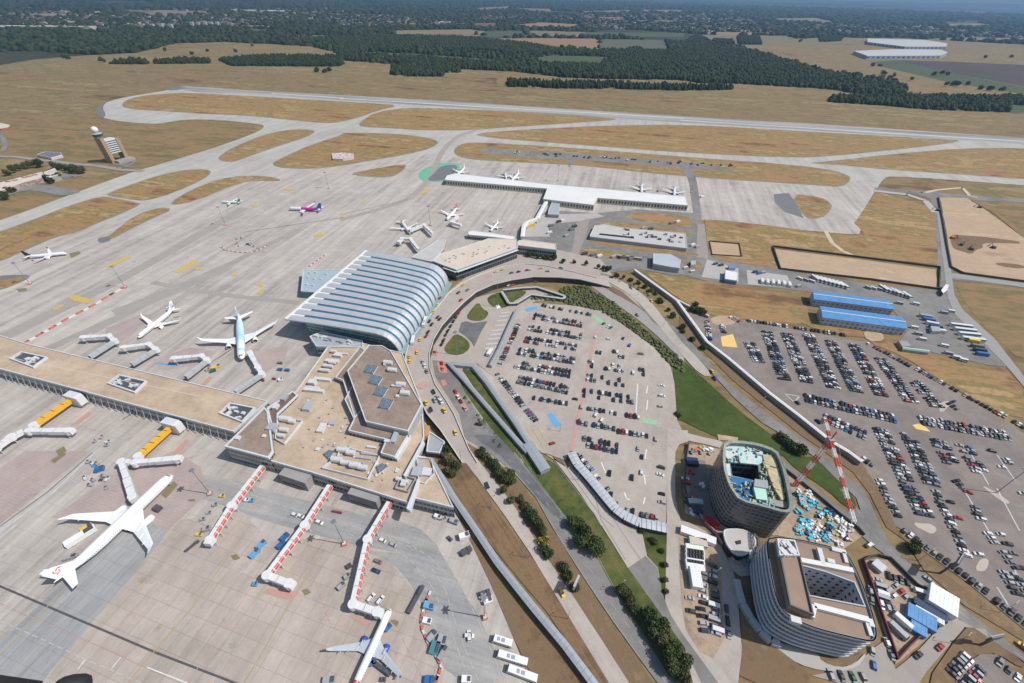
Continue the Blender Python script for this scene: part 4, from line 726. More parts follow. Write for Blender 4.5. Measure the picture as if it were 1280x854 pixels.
# ---- hotel
hotel_o = px('t',205,62,370,72,640,135,700,180,735,240,765,305,800,390,830,480,855,560,872,640,876,690,850,722,700,690,500,640,380,590,300,540,262,480,235,410,208,280,192,160,188,100)
HH = 24
def hshape(h): 
    return ccw([P(x,y,HH) for x,y in hotel_o])
hw = hshape(0); hw = [Vector((*p,0)) for p in smooth_pts([(p.x,p.y) for p in hw],1)]; hc = cen(hw)
hotel = thing('hotel', 'curved grey hotel with tan roof, inner courtyard and six storeys of strip windows', 'hotel', (hc.x,hc.y,0)); s = (hc.x,hc.y,0)
court = ccw([P(x,y,HH) for x,y in px('t',415,245,560,285,735,350,765,420,795,490,640,460,460,425,430,330)])
b = MB(); tr = tessellate_polygon([[Vector((p.x,p.y,0)) for p in hw], [Vector((p.x,p.y,0)) for p in court[::-1]]])
allp = list(hw)+list(court[::-1]); b.add([(p.x,p.y,HH) for p in allp], [tuple(t) for t in tr]); b.build('roof', mat('roof_hotel', srgb(150,127,108), srgb(136,115,98), scale=.08), hotel, shift=s)
m_band = mat('hotel_band', (.46,.49,.53), (.38,.41,.45), scale=.2, rough=.4)
f_hot = facade_mat('facade_hotel', (.20,.22,.24), (.03,.035,.045), 1.5, 1.4, .62, .9)
f_ct = facade_mat('facade_court', (.55,.56,.58), (.04,.045,.05), 3.2, 3.4, .38, .42)
b = MB(); b.wall(inset(hw,.5), 3.4, HH-.6); b.build('window_wall', f_hot, hotel, shift=s)
b = MB(); b.wall(inset(hw,2.5), 0, 3.5); b.build('ground_floor', f_dark, hotel, shift=s)
for fl in range(7):
    z0 = 3.4+fl*3.35; b = MB(); i1 = inset(hw,-.15); i2 = inset(hw,.5); b.wall(i1, z0, z0+1.5)
    n = len(hw)
    for zz in (z0, z0+1.5):
        for i in range(n): j=(i+1)%n; b.face([(i1[i].x,i1[i].y,zz),(i1[j].x,i1[j].y,zz),(i2[j].x,i2[j].y,zz),(i2[i].x,i2[i].y,zz)])
    b.build('facade_band', m_band, hotel, shift=s)
b = MB(); b.wall(court[::-1], 0, HH+.02); b.build('courtyard_wall', f_ct, hotel, shift=s)
b = MB(); b.poly(inset(court,-.3), .4); b.build('courtyard_floor', g_soil, hotel, shift=s)
def rimmed(root, w_, z, t, wd, m, nm):
    i1 = inset(w_,-.1); i2 = inset(w_, wd); b = MB(); n = len(w_); b.wall(i1, z-.3, z+t); b.wall(i2[::-1], z-.3, z+t)
    for i in range(n): j=(i+1)%n; b.face([(i1[i].x,i1[i].y,z+t),(i1[j].x,i1[j].y,z+t),(i2[j].x,i2[j].y,z+t),(i2[i].x,i2[i].y,z+t)])
    return b.build(nm, m, root, shift=root.location)
rimmed(hotel, hw, HH, 1.0, .6, m_band, 'parapet'); rimmed(hotel, court, HH, 1.0, -.6, m_band, 'parapet')
ph = ccw([P(x,y,HH+4) for x,y in px('t',252,72,368,80,402,195,485,550,335,488)]); b = MB(); b.wall(ph, HH, HH+4); b.poly(ph, HH+4); b.build('penthouse', mat('roof_hotel', (.1,.1,.1)), hotel, shift=s); rimmed(hotel, ph, HH+4, .8, .5, m_darkm, 'penthouse_parapet')
pw_ = ccw([P(x,y,HH+4.6) for x,y in px('t',252,75,362,85,392,180,268,178)]); rimmed(hotel, pw_, HH+4.4, 1.6, .5, m_para, 'plant_screen')
b = MB(); random.seed(2)
for _ in range(16):
    q = P(*px('t', random.uniform(275,360), random.uniform(95,165))[0], HH+4.5); b.box((q.x,q.y,HH+4), (random.uniform(1.5,4),random.uniform(1,2.5),random.uniform(1,2.4)), R(-70))
b.build('roof_plant', m_unit, hotel, shift=s)
for pl in ((400,205,560,235,730,270),(470,560,485,490,600,520,830,580)):
    w_ = [P(x,y,HH+1) for x,y in px('t',*pl)]; b = MB()
    for a_,c_ in zip(w_,w_[1:]): b.beam(a_,c_,2.2,2)
    b.build('roof_duct', m_white_r, hotel, shift=s)
for c_, sz in (((525,190),(2,8,2)),((640,145),(6,2,1)),((365,585),(4,2.5,2)),((590,215),(3,2,1.4)),((830,640),(1.5,5,1)),((680,190),(1.5,5,1)),((840,600),(2,3,1.2))): on_roof(hotel, 'roof_unit', 't', c_, sz, HH, R(-15), m_unit)
# terrace wall sweeping round the hotel foot
w_ = [P(x,y,1.5) for x,y in px('t',0,330,15,400,40,480,90,570,150,650,215,715,270,730)]; b = MB()
for a_,c_ in zip(w_,w_[1:]): b.beam(a_,c_,3,3)
tag(b.build('ramp_wall', m_metal), 'curved grey ramp wall sweeping round the foot of the hotel', 'ramp wall')
# ---- building under construction
CH_ = 26
co = px('k',228,112,330,112,440,128,550,168,590,230,618,320,640,420,656,500,652,556,600,566,480,530,320,490,268,420,240,360,216,270,214,180)
cw = ccw([P(x,y,CH_) for x,y in co]); cw = [Vector((*p,0)) for p in smooth_pts([(p.x,p.y) for p in cw],1)]; cc = cen(cw)
cons = thing('unfinished_building', 'round cornered tower block shell wrapped in dark scaffolding netting, open top', 'construction building', (cc.x,cc.y,0)); s = (cc.x,cc.y,0)
f_net = facade_mat('facade_netting', (.20,.195,.19), (.06,.06,.062), 2.4, 2.9, .8, .55)
b = MB(); b.wall(cw, 0, CH_+1.2); b.build('netting', f_net, cons, shift=s)
b = MB(); iw = inset(cw,1.6); b.wall(iw[::-1], CH_-4, CH_+.8); b.build('inner_wall', mat('form_cyan', (.24,.34,.34), (.10,.11,.11), scale=.6), cons, shift=s)
b = MB(); n = len(cw)
for i in range(n): j=(i+1)%n; b.face([(cw[i].x,cw[i].y,CH_+1.2),(cw[j].x,cw[j].y,CH_+1.2),(iw[j].x,iw[j].y,CH_+.8),(iw[i].x,iw[i].y,CH_+.8)])
b.build('scaffold_walkway', mat('walkway_timber', srgb(176,168,146), srgb(92,112,112), scale=.9), cons, shift=s)
cct = ccw([P(x,y,CH_-3) for x,y in px('k',265,245,440,262,450,370,400,350,280,325)])
b = MB(); tr = tessellate_polygon([[Vector((p.x,p.y,0)) for p in iw], [Vector((p.x,p.y,0)) for p in cct[::-1]]]); ap = list(iw)+list(cct[::-1])
b.add([(p.x,p.y,CH_-3) for p in ap], [tuple(t) for t in tr]); b.build('floor_slab', mat('slab_mix', srgb(116,150,148), srgb(96,88,78), scale=.5, wid=.12), cons, shift=s)
b = MB(); b.wall(cct[::-1], 4, CH_-3); b.poly(cct, 4); b.build('light_well', f_dark, cons, shift=s)
def slabpatch(root, name, k, pts, h, t, m):
    w_ = ccw([P(x,y,h+t) for x,y in px(k,*pts)]); b = MB(); b.wall(w_, h, h+t); b.poly(w_, h+t); return b.build(name, m, root, shift=root.location)
slabpatch(cons,'blue_sheet','k',(270,330,400,350,415,470,520,490,530,525,330,475,280,420),CH_-2.95,.15,mat('sheet_blue', (.02,.16,.36), (.02,.12,.3), scale=.4))
slabpatch(cons,'deck_formwork','k',(232,125,420,135,470,165,470,240,440,255,262,238,235,200),CH_-2.9,.8,mat('formwork_light', (.34,.58,.60), (.60,.60,.54), scale=.45, wid=.08))
slabpatch(cons,'deck_formwork','k',(225,250,262,250,270,330,250,320),CH_-2.9,.8,mat('formwork_light', (.3,.5,.5)))
slabpatch(cons,'shutter_panel','k',(412,395,490,410,500,480,430,470),CH_-2.6,2,mat('panel_mint', (.46,.66,.54), (.4,.6,.5), scale=.3))
slabpatch(cons,'core_roof','k',(420,345,500,355,505,405,415,390),CH_-2.6,3,m_grey)
slabpatch(cons,'core_roof','k',(500,470,630,490,625,530,530,510),CH_-2.8,1.2,m_conc)
slabpatch(cons,'core_wall','k',(470,190,545,200,585,340,610,470,590,480,540,400,500,300,480,240),CH_-2.9,1.5,mat('timber_form', srgb(206,190,148), srgb(150,140,110), scale=.4))
b = MB(); random.seed(8)
for _ in range(420):
    x_, y_ = random.uniform(250,620), random.uniform(120,520); q = P(*px('k',x_,y_)[0], CH_-2.9)
    inside = all(((iw[(i+1)%n].x-iw[i].x)*(q.y-iw[i].y)-(iw[(i+1)%n].y-iw[i].y)*(q.x-iw[i].x)) > 0 for i in range(n))
    if not inside or (265 < x_ < 450 and 240 < y_ < 375): continue
    b.box((q.x,q.y,CH_-2.9), (random.uniform(.4,3.2),random.uniform(.25,.9),random.uniform(.3,1.9)), R(random.choice([70,-20,60])), random.randrange(3))
b.build('formwork', [mat('formwork_cyan', (.26,.50,.52), (.2,.4,.42)), m_darkm, mat('timber_form', (.1,.1,.1))], cons, shift=s)
# ---- round kiosk building between the two
kb = building('round_pavilion', 'round pale roofed pavilion between the hotel and the scaffolded block', 'pavilion', 'k', [222,668,250,660,330,660,390,682,425,720,425,760,400,800,350,828,300,822,250,770,228,715], 6, roof=mat('roof_palegrey', (.1,.1,.1)), wall=m_black, para=.3, sm=1)
slabpatch(kb, 'roof_hatch', 'k', (300,735,330,728,335,750,310,755), 6, .6, m_black)
w_ = [P(x,y,6) for x,y in px('k',410,690,440,720,445,770,420,830)]; b = MB()
for a_,c_ in zip(w_,w_[1:]): b.beam(a_,c_,1.2,1.0)
b.build('link_canopy', m_darkm, kb, shift=kb.location)
slabpatch(kb, 'porch', 'k', (385,780,430,770,440,850,385,850), 0, 4.5, m_metal)
# ---- old airfield buildings at the far left and the tower
m_red = mat('red_roof', (.42,.13,.1), (.36,.1,.08), scale=.3)
lt = building('hangar_building', 'long white and red flat roofed building among dark trees at the far left', 'airfield building', 'f', [-60,480,0,458,305,380,318,400,300,418,160,452,0,515,-60,540], 7, roof=m_cream, wall=mat('wall_mixed_red', (.42,.36,.32), (.28,.16,.13), scale=.15, wid=.08), para=.4)
building('', '', '', 'f', [318,382,398,352,432,395,345,420], 8, roof=m_cream, wall=m_conc, root=lt, para=.4)
for c_ in ((180,420),(215,412),(255,402),(60,450),(110,440),(370,380),(395,375)): on_roof(lt, 'roof_unit', 'f', c_, (6,2,1), 7, R(25), m_red if c_[0] < 300 else m_conc)
building('fire_station', 'low dark and white building with red doors on the grass left of the tower', 'airfield building', 'f', [268,252,330,232,372,236,440,238,452,255,400,268,370,275], 4, roof=mat('roof_slate', (.12,.13,.16), (.16,.17,.2), scale=.3), wall=mat('wall_pink', (.6,.36,.34), (.6,.6,.6)), para=.4)
building('shed', 'small white shed at the left edge beyond the control tower', 'shed', 'f', [-60,32,0,22,70,36,60,50,0,60,-60,60], 4, roof=m_cream, wall=m_red, para=.3)
building('equipment_shelter', 'white roofed equipment shelters with red banner on the dry grass island', 'shelter', 'A', [1222,566,1262,562,1300,566,1302,580,1262,586,1224,584], 3, roof=mat('banner_red', (.45,.2,.2), (.6,.6,.6), scale=.3, wid=.05), wall=m_white_r, para=.3)
# control tower
tb1, tb2 = P(140,203.5), P(157,199)
tc = (tb1+tb2)/2; td = (tb2-tb1).normalized(); tr_ = math.atan2(td.y, td.x)
tw = thing('control_tower', 'tall airfield control tower of two tan slabs with glazed cab and white radome', 'control tower', (tc.x,tc.y,0), tr_)
tl = (tb2-tb1).length; m_tb = mat('tower_tan', srgb(166,142,112), srgb(150,128,100), scale=.2)
b = MB(); b.box((-tl/2,0,0),(5,15,37)); b.build('slab', m_tb, tw)
b = MB(); b.box((tl/2,0,0),(5,14,33)); b.build('slab', m_tb, tw)
b = MB(); b.box((0,0,13),(tl-4.9,10,20)); b.build('core', m_darkm, tw)
for i in range(7): b = MB(); b.box((0,0,13.5+i*3),(tl-4.9,12,1.4)); b.build('floor_band', m_para, tw)
b = MB(); b.box((0,0,33),(tl-5,11,1)); b.build('upper_roof', m_para, tw)
b = MB(); b.tube((-tl/2+1,0,37),(-tl/2+1,0,39.5),5,6.5,8); b.build('cab_base', m_grey, tw)
b = MB(); b.tube((-tl/2+1,0,39.5),(-tl/2+1,0,43.5),6.2,8,8); b.build('cab', mat('cab_glass', (.03,.13,.13), (.02,.1,.1), rough=.15), tw)
b = MB(); b.tube((-tl/2+1,0,43.5),(-tl/2+1,0,45),7.6,4.5,8); b.build('cab_roof', m_grey, tw)
b = MB(); b.lathe([(49+4.6*math.cos(a), max(.01,4.6*math.sin(a))) for a in np.linspace(math.pi*.95, 0.01, 10)], 14)
b.v = [(-v[1]-tl/2+1, v[2], v[0]) for v in b.v]; b.build('radome', m_white_r, tw, smooth=True)
b = MB(); b.box((3,-12,0),(26,12,4)); b.build('annex', m_conc, tw)
# ---- covered walkways, ramps, noise wall
def tube_walk(name, label, cat, k, pts, w, z0, h, m, rib=None, sidem=None, legs=False):
    """covered passage: roof at z0+h, walls, light ribs across the roof"""
    c_ = [P(x,y,z0+h) for x,y in px(k,*pts)]; root = thing(name, label, cat, (c_[0].x,c_[0].y,0)); s = (c_[0].x,c_[0].y,0)
    b = MB(); bw = MB(); br = MB(); L = 0
    for a_,e_ in zip(c_,c_[1:]):
        d = (e_-a_); n = Vector((-d.y,d.x,0)).normalized()*w/2; up = Vector((0,0,.35))
        b.face([(a_-n)[:],(e_-n)[:],(e_+up)[:],(a_+up)[:]]); b.face([(a_+up)[:],(e_+up)[:],(e_+n)[:],(a_+n)[:]])
        bw.wall([a_-n*.94, e_-n*.94, e_+n*.94, a_+n*.94], z0, z0+h-.03)
        dl = d.length
        if rib:
            for t in np.arange(rib/2, dl, rib): q = a_+d*(t/dl); br.beam(q-n+Vector((0,0,.1)), q+up+Vector((0,0,.1)), .3,.15); br.beam(q+up+Vector((0,0,.1)), q+n+Vector((0,0,.1)), .3,.15)
        if legs:
            for t in np.arange(4, dl, 14): q = a_+d*(t/dl); bw.beam((q.x,q.y,0),(q.x,q.y,z0+.2),.7)
    n0 = len(b.v); b.v += br.v; b.f += [tuple(i+n0 for i in f) for f in br.f]; b.m += [1]*len(br.f); b.uv += br.uv
    b.build('roof', [m, m_grey], root, shift=s); bw.build('wall', sidem or m_darkm, root, shift=s)
    return root
m_walk = mat('walkway_roof', (.40,.42,.44), (.33,.35,.37), scale=.15, rough=.4, metal=.3)
tube_walk('covered_walkway', 'long straight grey roofed walkway across the brown verge from the terminal', 'covered walkway', 'p', [537.5,574,552,597,566,620,590,655,622,703,665,757,706,806,748,862,800,935], 3.6, .3, 3.2, m_walk, rib=3.4)
tube_walk('covered_ramp', 'grey roofed pedestrian ramp, left arm of the V by the taxi rank', 'covered walkway', 'E', [398,508,460,575,560,690,640,782,690,838], 3.0, .3, 2.7, m_walk, rib=5, sidem=m_grey)
tube_walk('covered_ramp', 'grey roofed pedestrian ramp, right arm of the V beside the car park', 'covered walkway', 'E', [410,512,490,520,540,580,600,665,650,735,700,812], 3.6, .3, 3.0, m_walk, rib=5, sidem=m_grey)
tube_walk('covered_ramp', 'wide grey roof where the two ramps of the V meet beside the exit road', 'covered walkway', 'E', [690,805,720,850,757,905], 7, .3, 3.2, m_walk, rib=5, sidem=m_grey)
tube_walk('covered_walkway', 'wide pale metal canopy curving round the low corner of the near car park', 'covered walkway', 'K', [372,330,410,400,500,500,590,610,650,680,710,725,800,768,975,805], 5.5, .3, 3.4, mat('canopy_pale', (.55,.57,.58), (.46,.48,.5), scale=.2, rough=.4, metal=.2), rib=2.6)
tube_walk('covered_walkway', 'straight grey canopy along the bay side of the near car park', 'covered walkway', 'E', [650,315,620,380,585,460,552,520], 2.8, .3, 2.8, m_walk, sidem=m_grey)
tube_walk('covered_ramp', 'zigzag grey concrete ramp on the lawn by the flagpole', 'covered walkway', 'z', [440,225,500,322,560,320,680,248,950,285,960,262,730,188,600,195,450,212], 2.6, .3, 2.6, mat('ramp_concrete', (.42,.42,.42), (.35,.35,.35), scale=.2))
tube_walk('noise_wall', 'long white barrier wall snaking between the road and the far car park', 'barrier wall', 'p', [793.5,337,810,349,846,375,862,397,884,427,910,447,962,491,1000,520,1040,552,1062,565,1078,577], 2.6, 0, 4, mat('barrier_white', (.68,.67,.64), (.55,.54,.52), scale=.15), sidem=m_conc)
tube_walk('noise_wall', 'short white barrier branching toward the dark bushes above the far car park', 'barrier wall', 'e', [565,332,600,350,650,375,735,418], 2.0, 0, 2.5, mat('barrier_white', (.5,.5,.5)), sidem=m_conc)
tube_walk('walkway_bridge', 'white enclosed walkway bridge leading from the white pier to the terminal', 'walkway bridge', 'Y', [220,215,190,268,160,322,95,345,75,375,68,440], 5, 3.5, 3.2, m_white_r, sidem=m_para, legs=True)
building('gate_block', 'bright yellow panelled block under the walkway bridge', 'gate block', 'Y', [92,352,145,338,148,355,95,372], 4, roof=m_yel, wall=m_yel, para=0)
# site fences
def fence(name, label, cat, k, pts, h, m, w=.25, closed=False, step=3.0):
    c_ = [P(x,y) for x,y in px(k,*pts)]; root = thing(name, label, cat, c_[0][:]); s = c_[0]; b = MB(); bp = MB()
    if closed: c_.append(c_[0])
    for a_,e_ in zip(c_,c_[1:]):
        b.beam(a_+Vector((0,0,h/2+.1)), e_+Vector((0,0,h/2+.1)), w, h)
        d = e_-a_
        for t in np.arange(0, d.length, step*2): q = a_+d*(t/d.length); bp.beam(q, q+Vector((0,0,h+.3)), .2)
    b.build('panel', m, root, shift=s); bp.build('post', m_darkm, root, shift=s); return root
m_fd = mat('fence_dark', (.05,.05,.052), (.08,.08,.08), scale=.3); m_fr = mat('fence_red', (.16,.03,.04), (.12,.03,.04), scale=.3)
fence('fence', 'dark mesh fence enclosing the long sand field', 'fence', 'F', (340,85,640,122,955,162,950,242,700,207,368,168), 2.2, m_fd, w=.9, closed=True, step=6)
fence('fence', 'dark mesh fence along the big sand field beside the straight road', 'fence', 'g', (705,95,735,250,760,400,790,560,870,600,1280,655,1500,690), 2.2, m_fd, w=1.0, step=6)
fence('fence', 'dark red hoarding round the small vehicle compound by the hotel', 'fence', 'O', (100,-10,150,130,230,370,290,540,340,690,420,600,560,470,720,320), 2.4, m_fr, w=.5)
fence('fence', 'dark hoarding between the vehicle compound and the curving road', 'fence', 'O', (100,-10,150,-40,200,-52,290,-30,400,80,480,160,560,200), 2.4, m_fd, w=.6)
fence('fence', 'dark hoarding along the road side of the building site', 'fence', 'k', (600,290,690,360,800,450,930,560,1060,660,1100,705), 2.4, m_fd, w=.5)
fence('fence', 'red and white hoarding curving past the round pavilion', 'fence', 'k', (60,560,110,630,170,690,240,810,290,870,350,900), 2.2, mat('fence_redwhite', (.4,.08,.1), (.5,.45,.45), scale=.5), w=.4)
fence('fence', 'dark fence on the left edge of the building site beside the straight road', 'fence', 'k', (0,130,-15,230,-25,400,0,520,60,560), 2.4, m_fd, w=.5)
fence('fence', 'low dark fence round the small sandy compound beyond the yard', 'fence', 'e', (735,10,900,25,912,95,750,85), 1.6, m_fd, w=.4, closed=True)
# tower crane
cb = P(*px('r',158,605)[0]); cr = thing('tower_crane', 'red and white lattice tower crane standing beside the scaffolded block', 'crane', cb[:])
mr = mat('crane_red', (.55,.07,.05), (.5,.08,.06), rough=.5); mw = mat('crane_white', (.7,.68,.64), (.6,.58,.55), rough=.5)
HC = 43.0
def lattice(a, c, w, seg, name):
    a = Vector(a); c = Vector(c); d = c-a; L = d.length; d.normalize(); up = Vector((0,0,1)) if abs(d.z) < .9 else Vector((1,0,0)); x = d.cross(up).normalized(); y = d.cross(x); bb = [MB(), MB()]
    n = max(2, int(L/seg)); cor = [(-1,-1),(1,-1),(1,1),(-1,1)]; m_ = MB()
    for i in range(n):
        p0, p1 = a+d*(L*i/n), a+d*(L*(i+1)/n); mi = (i//3)%2
        for q in range(4):
            o0 = x*cor[q][0]*w/2+y*cor[q][1]*w/2; o1 = x*cor[(q+1)%4][0]*w/2+y*cor[(q+1)%4][1]*w/2
            m_.beam(p0+o0, p1+o0, .24, mi=mi); m_.beam(p0+o0, p1+o1, .14, mi=mi); m_.beam(p0+o1, p1+o0, .14, mi=mi); m_.beam(p0+o0, p0+o1, .14, mi=mi)
    m_.build(name, [mr, mw], cr, shift=cb)
lattice(cb, cb+Vector((0,0,HC)), 1.8, 2.0, 'mast')
top = cb+Vector((0,0,HC)); jt = P(*px('r',512,822)[0], HC+1); ct = P(*px('r',330,215)[0], HC+1)
lattice(top+Vector((0,0,1)), jt, 1.3, 2.0, 'jib'); cdir = -(jt-top); cdir.z = 0; cdir.normalize(); ct = top+Vector((0,0,1))+(ct-top).normalized()*min((ct-top).length, 17)
lattice(top+Vector((0,0,1)), ct, 1.3, 2.0, 'counter_jib')
b = MB(); b.box((top.x,top.y,HC-.5),(3,3,2.6)); b.build('cab', m_conc, cr, shift=cb); b = MB(); b.beam(ct+Vector((0,0,-1)), ct+cdir*-2+Vector((0,0,-1)), 2, 2.4); b.build('counterweight', m_conc, cr, shift=cb)
b = MB(); b.beam(top+Vector((0,0,2)), top+Vector((0,0,8)), .5); b.beam(top+Vector((0,0,8)), jt*.6+top*.4+Vector((0,0,1)), .12); b.beam(top+Vector((0,0,8)), ct, .12); b.build('tie', mr, cr, shift=cb)
# ================================================================ AIRCRAFT
pw = mat('aircraft_white', (.78,.78,.77), (.72,.72,.71), scale=.3, rough=.25, spec=.5)
pg_ = mat('wing_grey', (.46,.49,.52), (.40,.43,.46), scale=.3, rough=.35)
pnav = mat('livery_navy', (.02,.03,.10), (.02,.03,.09), rough=.3); pmag = mat('livery_magenta', (.55,.03,.30), (.5,.03,.27), rough=.3); pblu = mat('livery_blue', (.03,.12,.45), (.03,.1,.4), rough=.3)
plb = mat('livery_lightblue', (.35,.60,.72), (.62,.72,.76), scale=.12, rough=.3, wid=.06); pred = mat('livery_red', (.6,.05,.04), (.55,.05,.04), rough=.3); pgrn = mat('livery_green', (.12,.35,.2), (.1,.3,.18), rough=.3); pgold = mat('livery_gold', (.7,.4,.08), (.6,.35,.08), rough=.3)
pgl = mat('cockpit_glass', (.02,.025,.03), (.03,.03,.035), rough=.1); ptyre = mat('tyre', (.02,.02,.02), (.03,.03,.03)); pint = mat('intake', (.05,.05,.055), (.08,.08,.08), rough=.4)
def aircraft(label, nose, tail, L, span, fus=None, tailm=None, engm=None, finm=None, wingm=None, winglet=True, raked=False, group=None, zones=(), stripe=None, tail_engines=False, fin_extra=None, cat='airliner', detail=True):
    a_, t_ = P(*nose, 4), P(*tail, 4); d = (a_-t_); rz = math.atan2(d.y, d.x); root = thing('airliner', label, cat, (a_.x, a_.y, 0), rz, group)
    r = L*.0462 if L < 50 else L*.0465; zc = r+ (1.1 if L < 50 else 1.9) if L > 25 else r+.7; fus = fus or pw; mats = [fus]+[z[2] for z in zones]
    prof = [(0,.02,-.25*r),(-.006*L,.28*r,-.22*r),(-.018*L,.52*r,-.16*r),(-.035*L,.75*r,-.1*r),(-.06*L,.92*r,-.03*r),(-.09*L,r,0),(-.3*L,r,0),(-.5*L,r,0),(-.66*L,r,0),(-.74*L,.93*r,.07*r),(-.82*L,.74*r,.24*r),(-.9*L,.47*r,.45*r),(-.96*L,.22*r,.62*r),(-L,.04*r,.72*r)]
    xs = sorted({p[0] for p in prof} | {z[i] * -L for z in zones for i in (0,1)}, reverse=True); pr = []
    for x in xs:
        for p0, p1 in zip(prof, prof[1:]):
            if p0[0] >= x >= p1[0]: f = (p0[0]-x)/(p0[0]-p1[0]); pr.append((x, p0[1]+(p1[1]-p0[1])*f, p0[2]+(p1[2]-p0[2])*f)); break
    def mf(j, i):
        xm = (pr[j][0]+pr[j+1][0])/2/-L
        for q, z in enumerate(zones):
            if z[0] <= xm <= z[1]: return q+1
        return 0
    b = MB(); b.lathe(pr, 20, zc=zc, mf=mf); b.build('fuselage', mats, root, smooth=True)
    b = MB(); b.lathe([(-.36*L,.1,0),(-.38*L,.62*r,0),(-.45*L,.75*r,0),(-.55*L,.62*r,0),(-.58*L,.1,0)], 12, zc=zc-.55*r); b.build('belly_fairing', wingm or pg_, root, smooth=True)
    b = MB()
    for s in (-1,1): b.face([(-.022*L,s*.30*r,zc+.38*r),(-.036*L,s*.22*r,zc+.66*r),(-.040*L,s*.55*r,zc+.50*r),(-.027*L,s*.50*r,zc+.22*r)])
    b.face([(-.022*L,-.3*r,zc+.40*r),(-.022*L,.3*r,zc+.40*r),(-.036*L,.22*r,zc+.68*r),(-.036*L,-.22*r,zc+.68*r)]); b.build('cockpit_window', pgl, root)
    if detail:
        for s in (-1,1):
            b = MB(); n = int(.72*L/1.0)
            for i in range(n): x = -.11*L-i*1.0; b.box((x, s*(r*.985), zc+.14*r),(.26,.05,.36))
            b.build('cabin_windows', pgl, root)
    if stripe:
        for s in (-1,1): b = MB(); b.face([(-.07*L,s*r*1.0,zc-.1*r),(-.72*L,s*r*1.0,zc-.1*r),(-.72*L,s*r*1.004,zc+.02*r),(-.07*L,s*r*1.004,zc+.02*r)]); b.v=[(v[0],v[1]*1.006,v[2]) for v in b.v]; b.build('livery_stripe', stripe, root)
    # wings
    rx, rc, tcx = -.32*L, .20*L, .028*L+.3; sw = .27*L if not raked else .265*L; hs_ = span/2; k = .32
    for s in (-1,1):
        st = [(0, rx, rc, 0), (r*.9, rx-.02*L, rc*.92, 0), (hs_*k, rx-.02*L-(sw*.30), rc*.50, .03*hs_*k), (hs_*.90, rx-sw*.88, tcx*1.5, .11*hs_*.9)]
        st += [(hs_, rx-sw*(1.16 if raked else 1.0), tcx*(.25 if raked else 1.0), .12*hs_*(1.15 if raked else 1))]
        b = MB(); zw = zc-.45*r
        vs = []
        for (y, x, c_, z) in st:
            th = c_*.10 if y < hs_*.5 else c_*.09
            vs += [(x, s*y, zw+z), (x-c_*.3, s*y, zw+z+th*.6), (x-c_, s*y, zw+z+.02), (x-c_*.4, s*y, zw+z-th*.4)]
        fs = []
        for i in range(len(st)-1):
            for q in range(4): fs.append((i*4+q, i*4+(q+1)%4, i*4+4+(q+1)%4, i*4+4+q))
        fs.append(tuple(range(len(vs)-4, len(vs)))); b.add(vs, fs); wg = b.build('wing', wingm or pw, root)
        if detail:
            b = MB()
            for f_ in (.38,.55,.72): 
                x = rx-sw*f_-rc*(.42-.25*f_); b.lathe([(x+1.3,.05,0),(x+.6,.22,0),(x-1.2,.2,0),(x-1.9,.03,0)], 6, zc=zw+.11*hs_*f_-.25); 
                for q in range(len(b.v)-24, len(b.v)): b.v[q] = (b.v[q][0], b.v[q][1]+s*hs_*f_, b.v[q][2])
            b.build('flap_fairing', wingm or pw, wg)
        if winglet and not raked:
            y, x, c_, z = st[-1]; b = MB(); b.add([(x,s*y,zw+z),(x-c_,s*y,zw+z),(x-c_*1.25,s*(y+.5),zw+z+2.1),(x-c_*.8,s*(y+.5),zw+z+2.1),(x,s*(y-.12),zw+z),(x-c_,s*(y-.12),zw+z)],[(0,1,2,3),(4,5,2,3)]); b.build('winglet', finm or tailm or pw, wg)
        # engine
        if tail_engines: ex, ey, ez, er, el = -.74*L, r+.9, zc+.3*r, .6, 3.4
        else: ex, ey, ez, er, el = rx-.02*L-sw*.30+ .062*L, hs_*k, zw-.42*r-.25, (1.85 if L > 50 else 1.25), (6.2 if L > 50 else 4.4)
        b = MB(); b.lathe([(ex-.12*el,.01,0),(ex-.1*el,er*.80,0),(ex+.0*el,er*.86,0),(ex+.02*el,er,0),(ex-.35*el,er*1.05,0),(ex-.75*el,er*.82,0),(ex-.95*el,er*.55,0),(ex-1.1*el,er*.15,0)], 14, zc=ez, mf=lambda j,i: 1 if j < 2 else 0)
        b.v = [(v[0], v[1]+s*ey, v[2]) for v in b.v]; en = b.build('engine', [engm or pw, pint], root, smooth=True)
        b = MB(); b.beam((ex-.4*el,s*ey,ez+er*.9),(ex-.9*el,s*ey,ez+er*1.3),.4,1.0) if not tail_engines else b.beam((ex-.5*el,s*ey,ez),(ex-.5*el,0,ez),1.6,.3); b.build('pylon', wingm or pw, en)
        # stabiliser
        hz = zc+.5*r if not tail_engines else zc+r*.7+L*.13
        x0 = -.865*L if not tail_engines else -.95*L; b = MB(); b.add([(x0,s*r*.25,hz),(x0-.085*L,s*r*.25,hz),(x0-.125*L,s*span*.18,hz+.4),(x0-.085*L,s*span*.18,hz+.4),(x0-.03*L,s*r*.25,hz+.35),(x0-.1*L,s*span*.18,hz+.5)],[(0,1,2,3),(0,4,5,3),(4,1,2,5)]); b.build('stabiliser', wingm or pw, root)
    fz = zc+.8*r; fh = L*.125 if L > 50 else L*.155; x0 = -.82*L; w_ = .18; b = MB()
    vs = []
    for s in (-1,1): vs += [(x0,s*w_*.3,fz),(x0-.07*L,s*w_*2,fz),(x0-.155*L,s*w_,fz-.2*r),(x0-.185*L,s*w_*.6,fz+fh),(x0-.125*L,s*w_*.6,fz+fh)]
    b.add(vs, [(0,1,2,3,4),(5,9,8,7,6),(0,4,9,5),(4,3,8,9),(3,2,7,8)]); fin = b.build('tail_fin', tailm or pw, root)
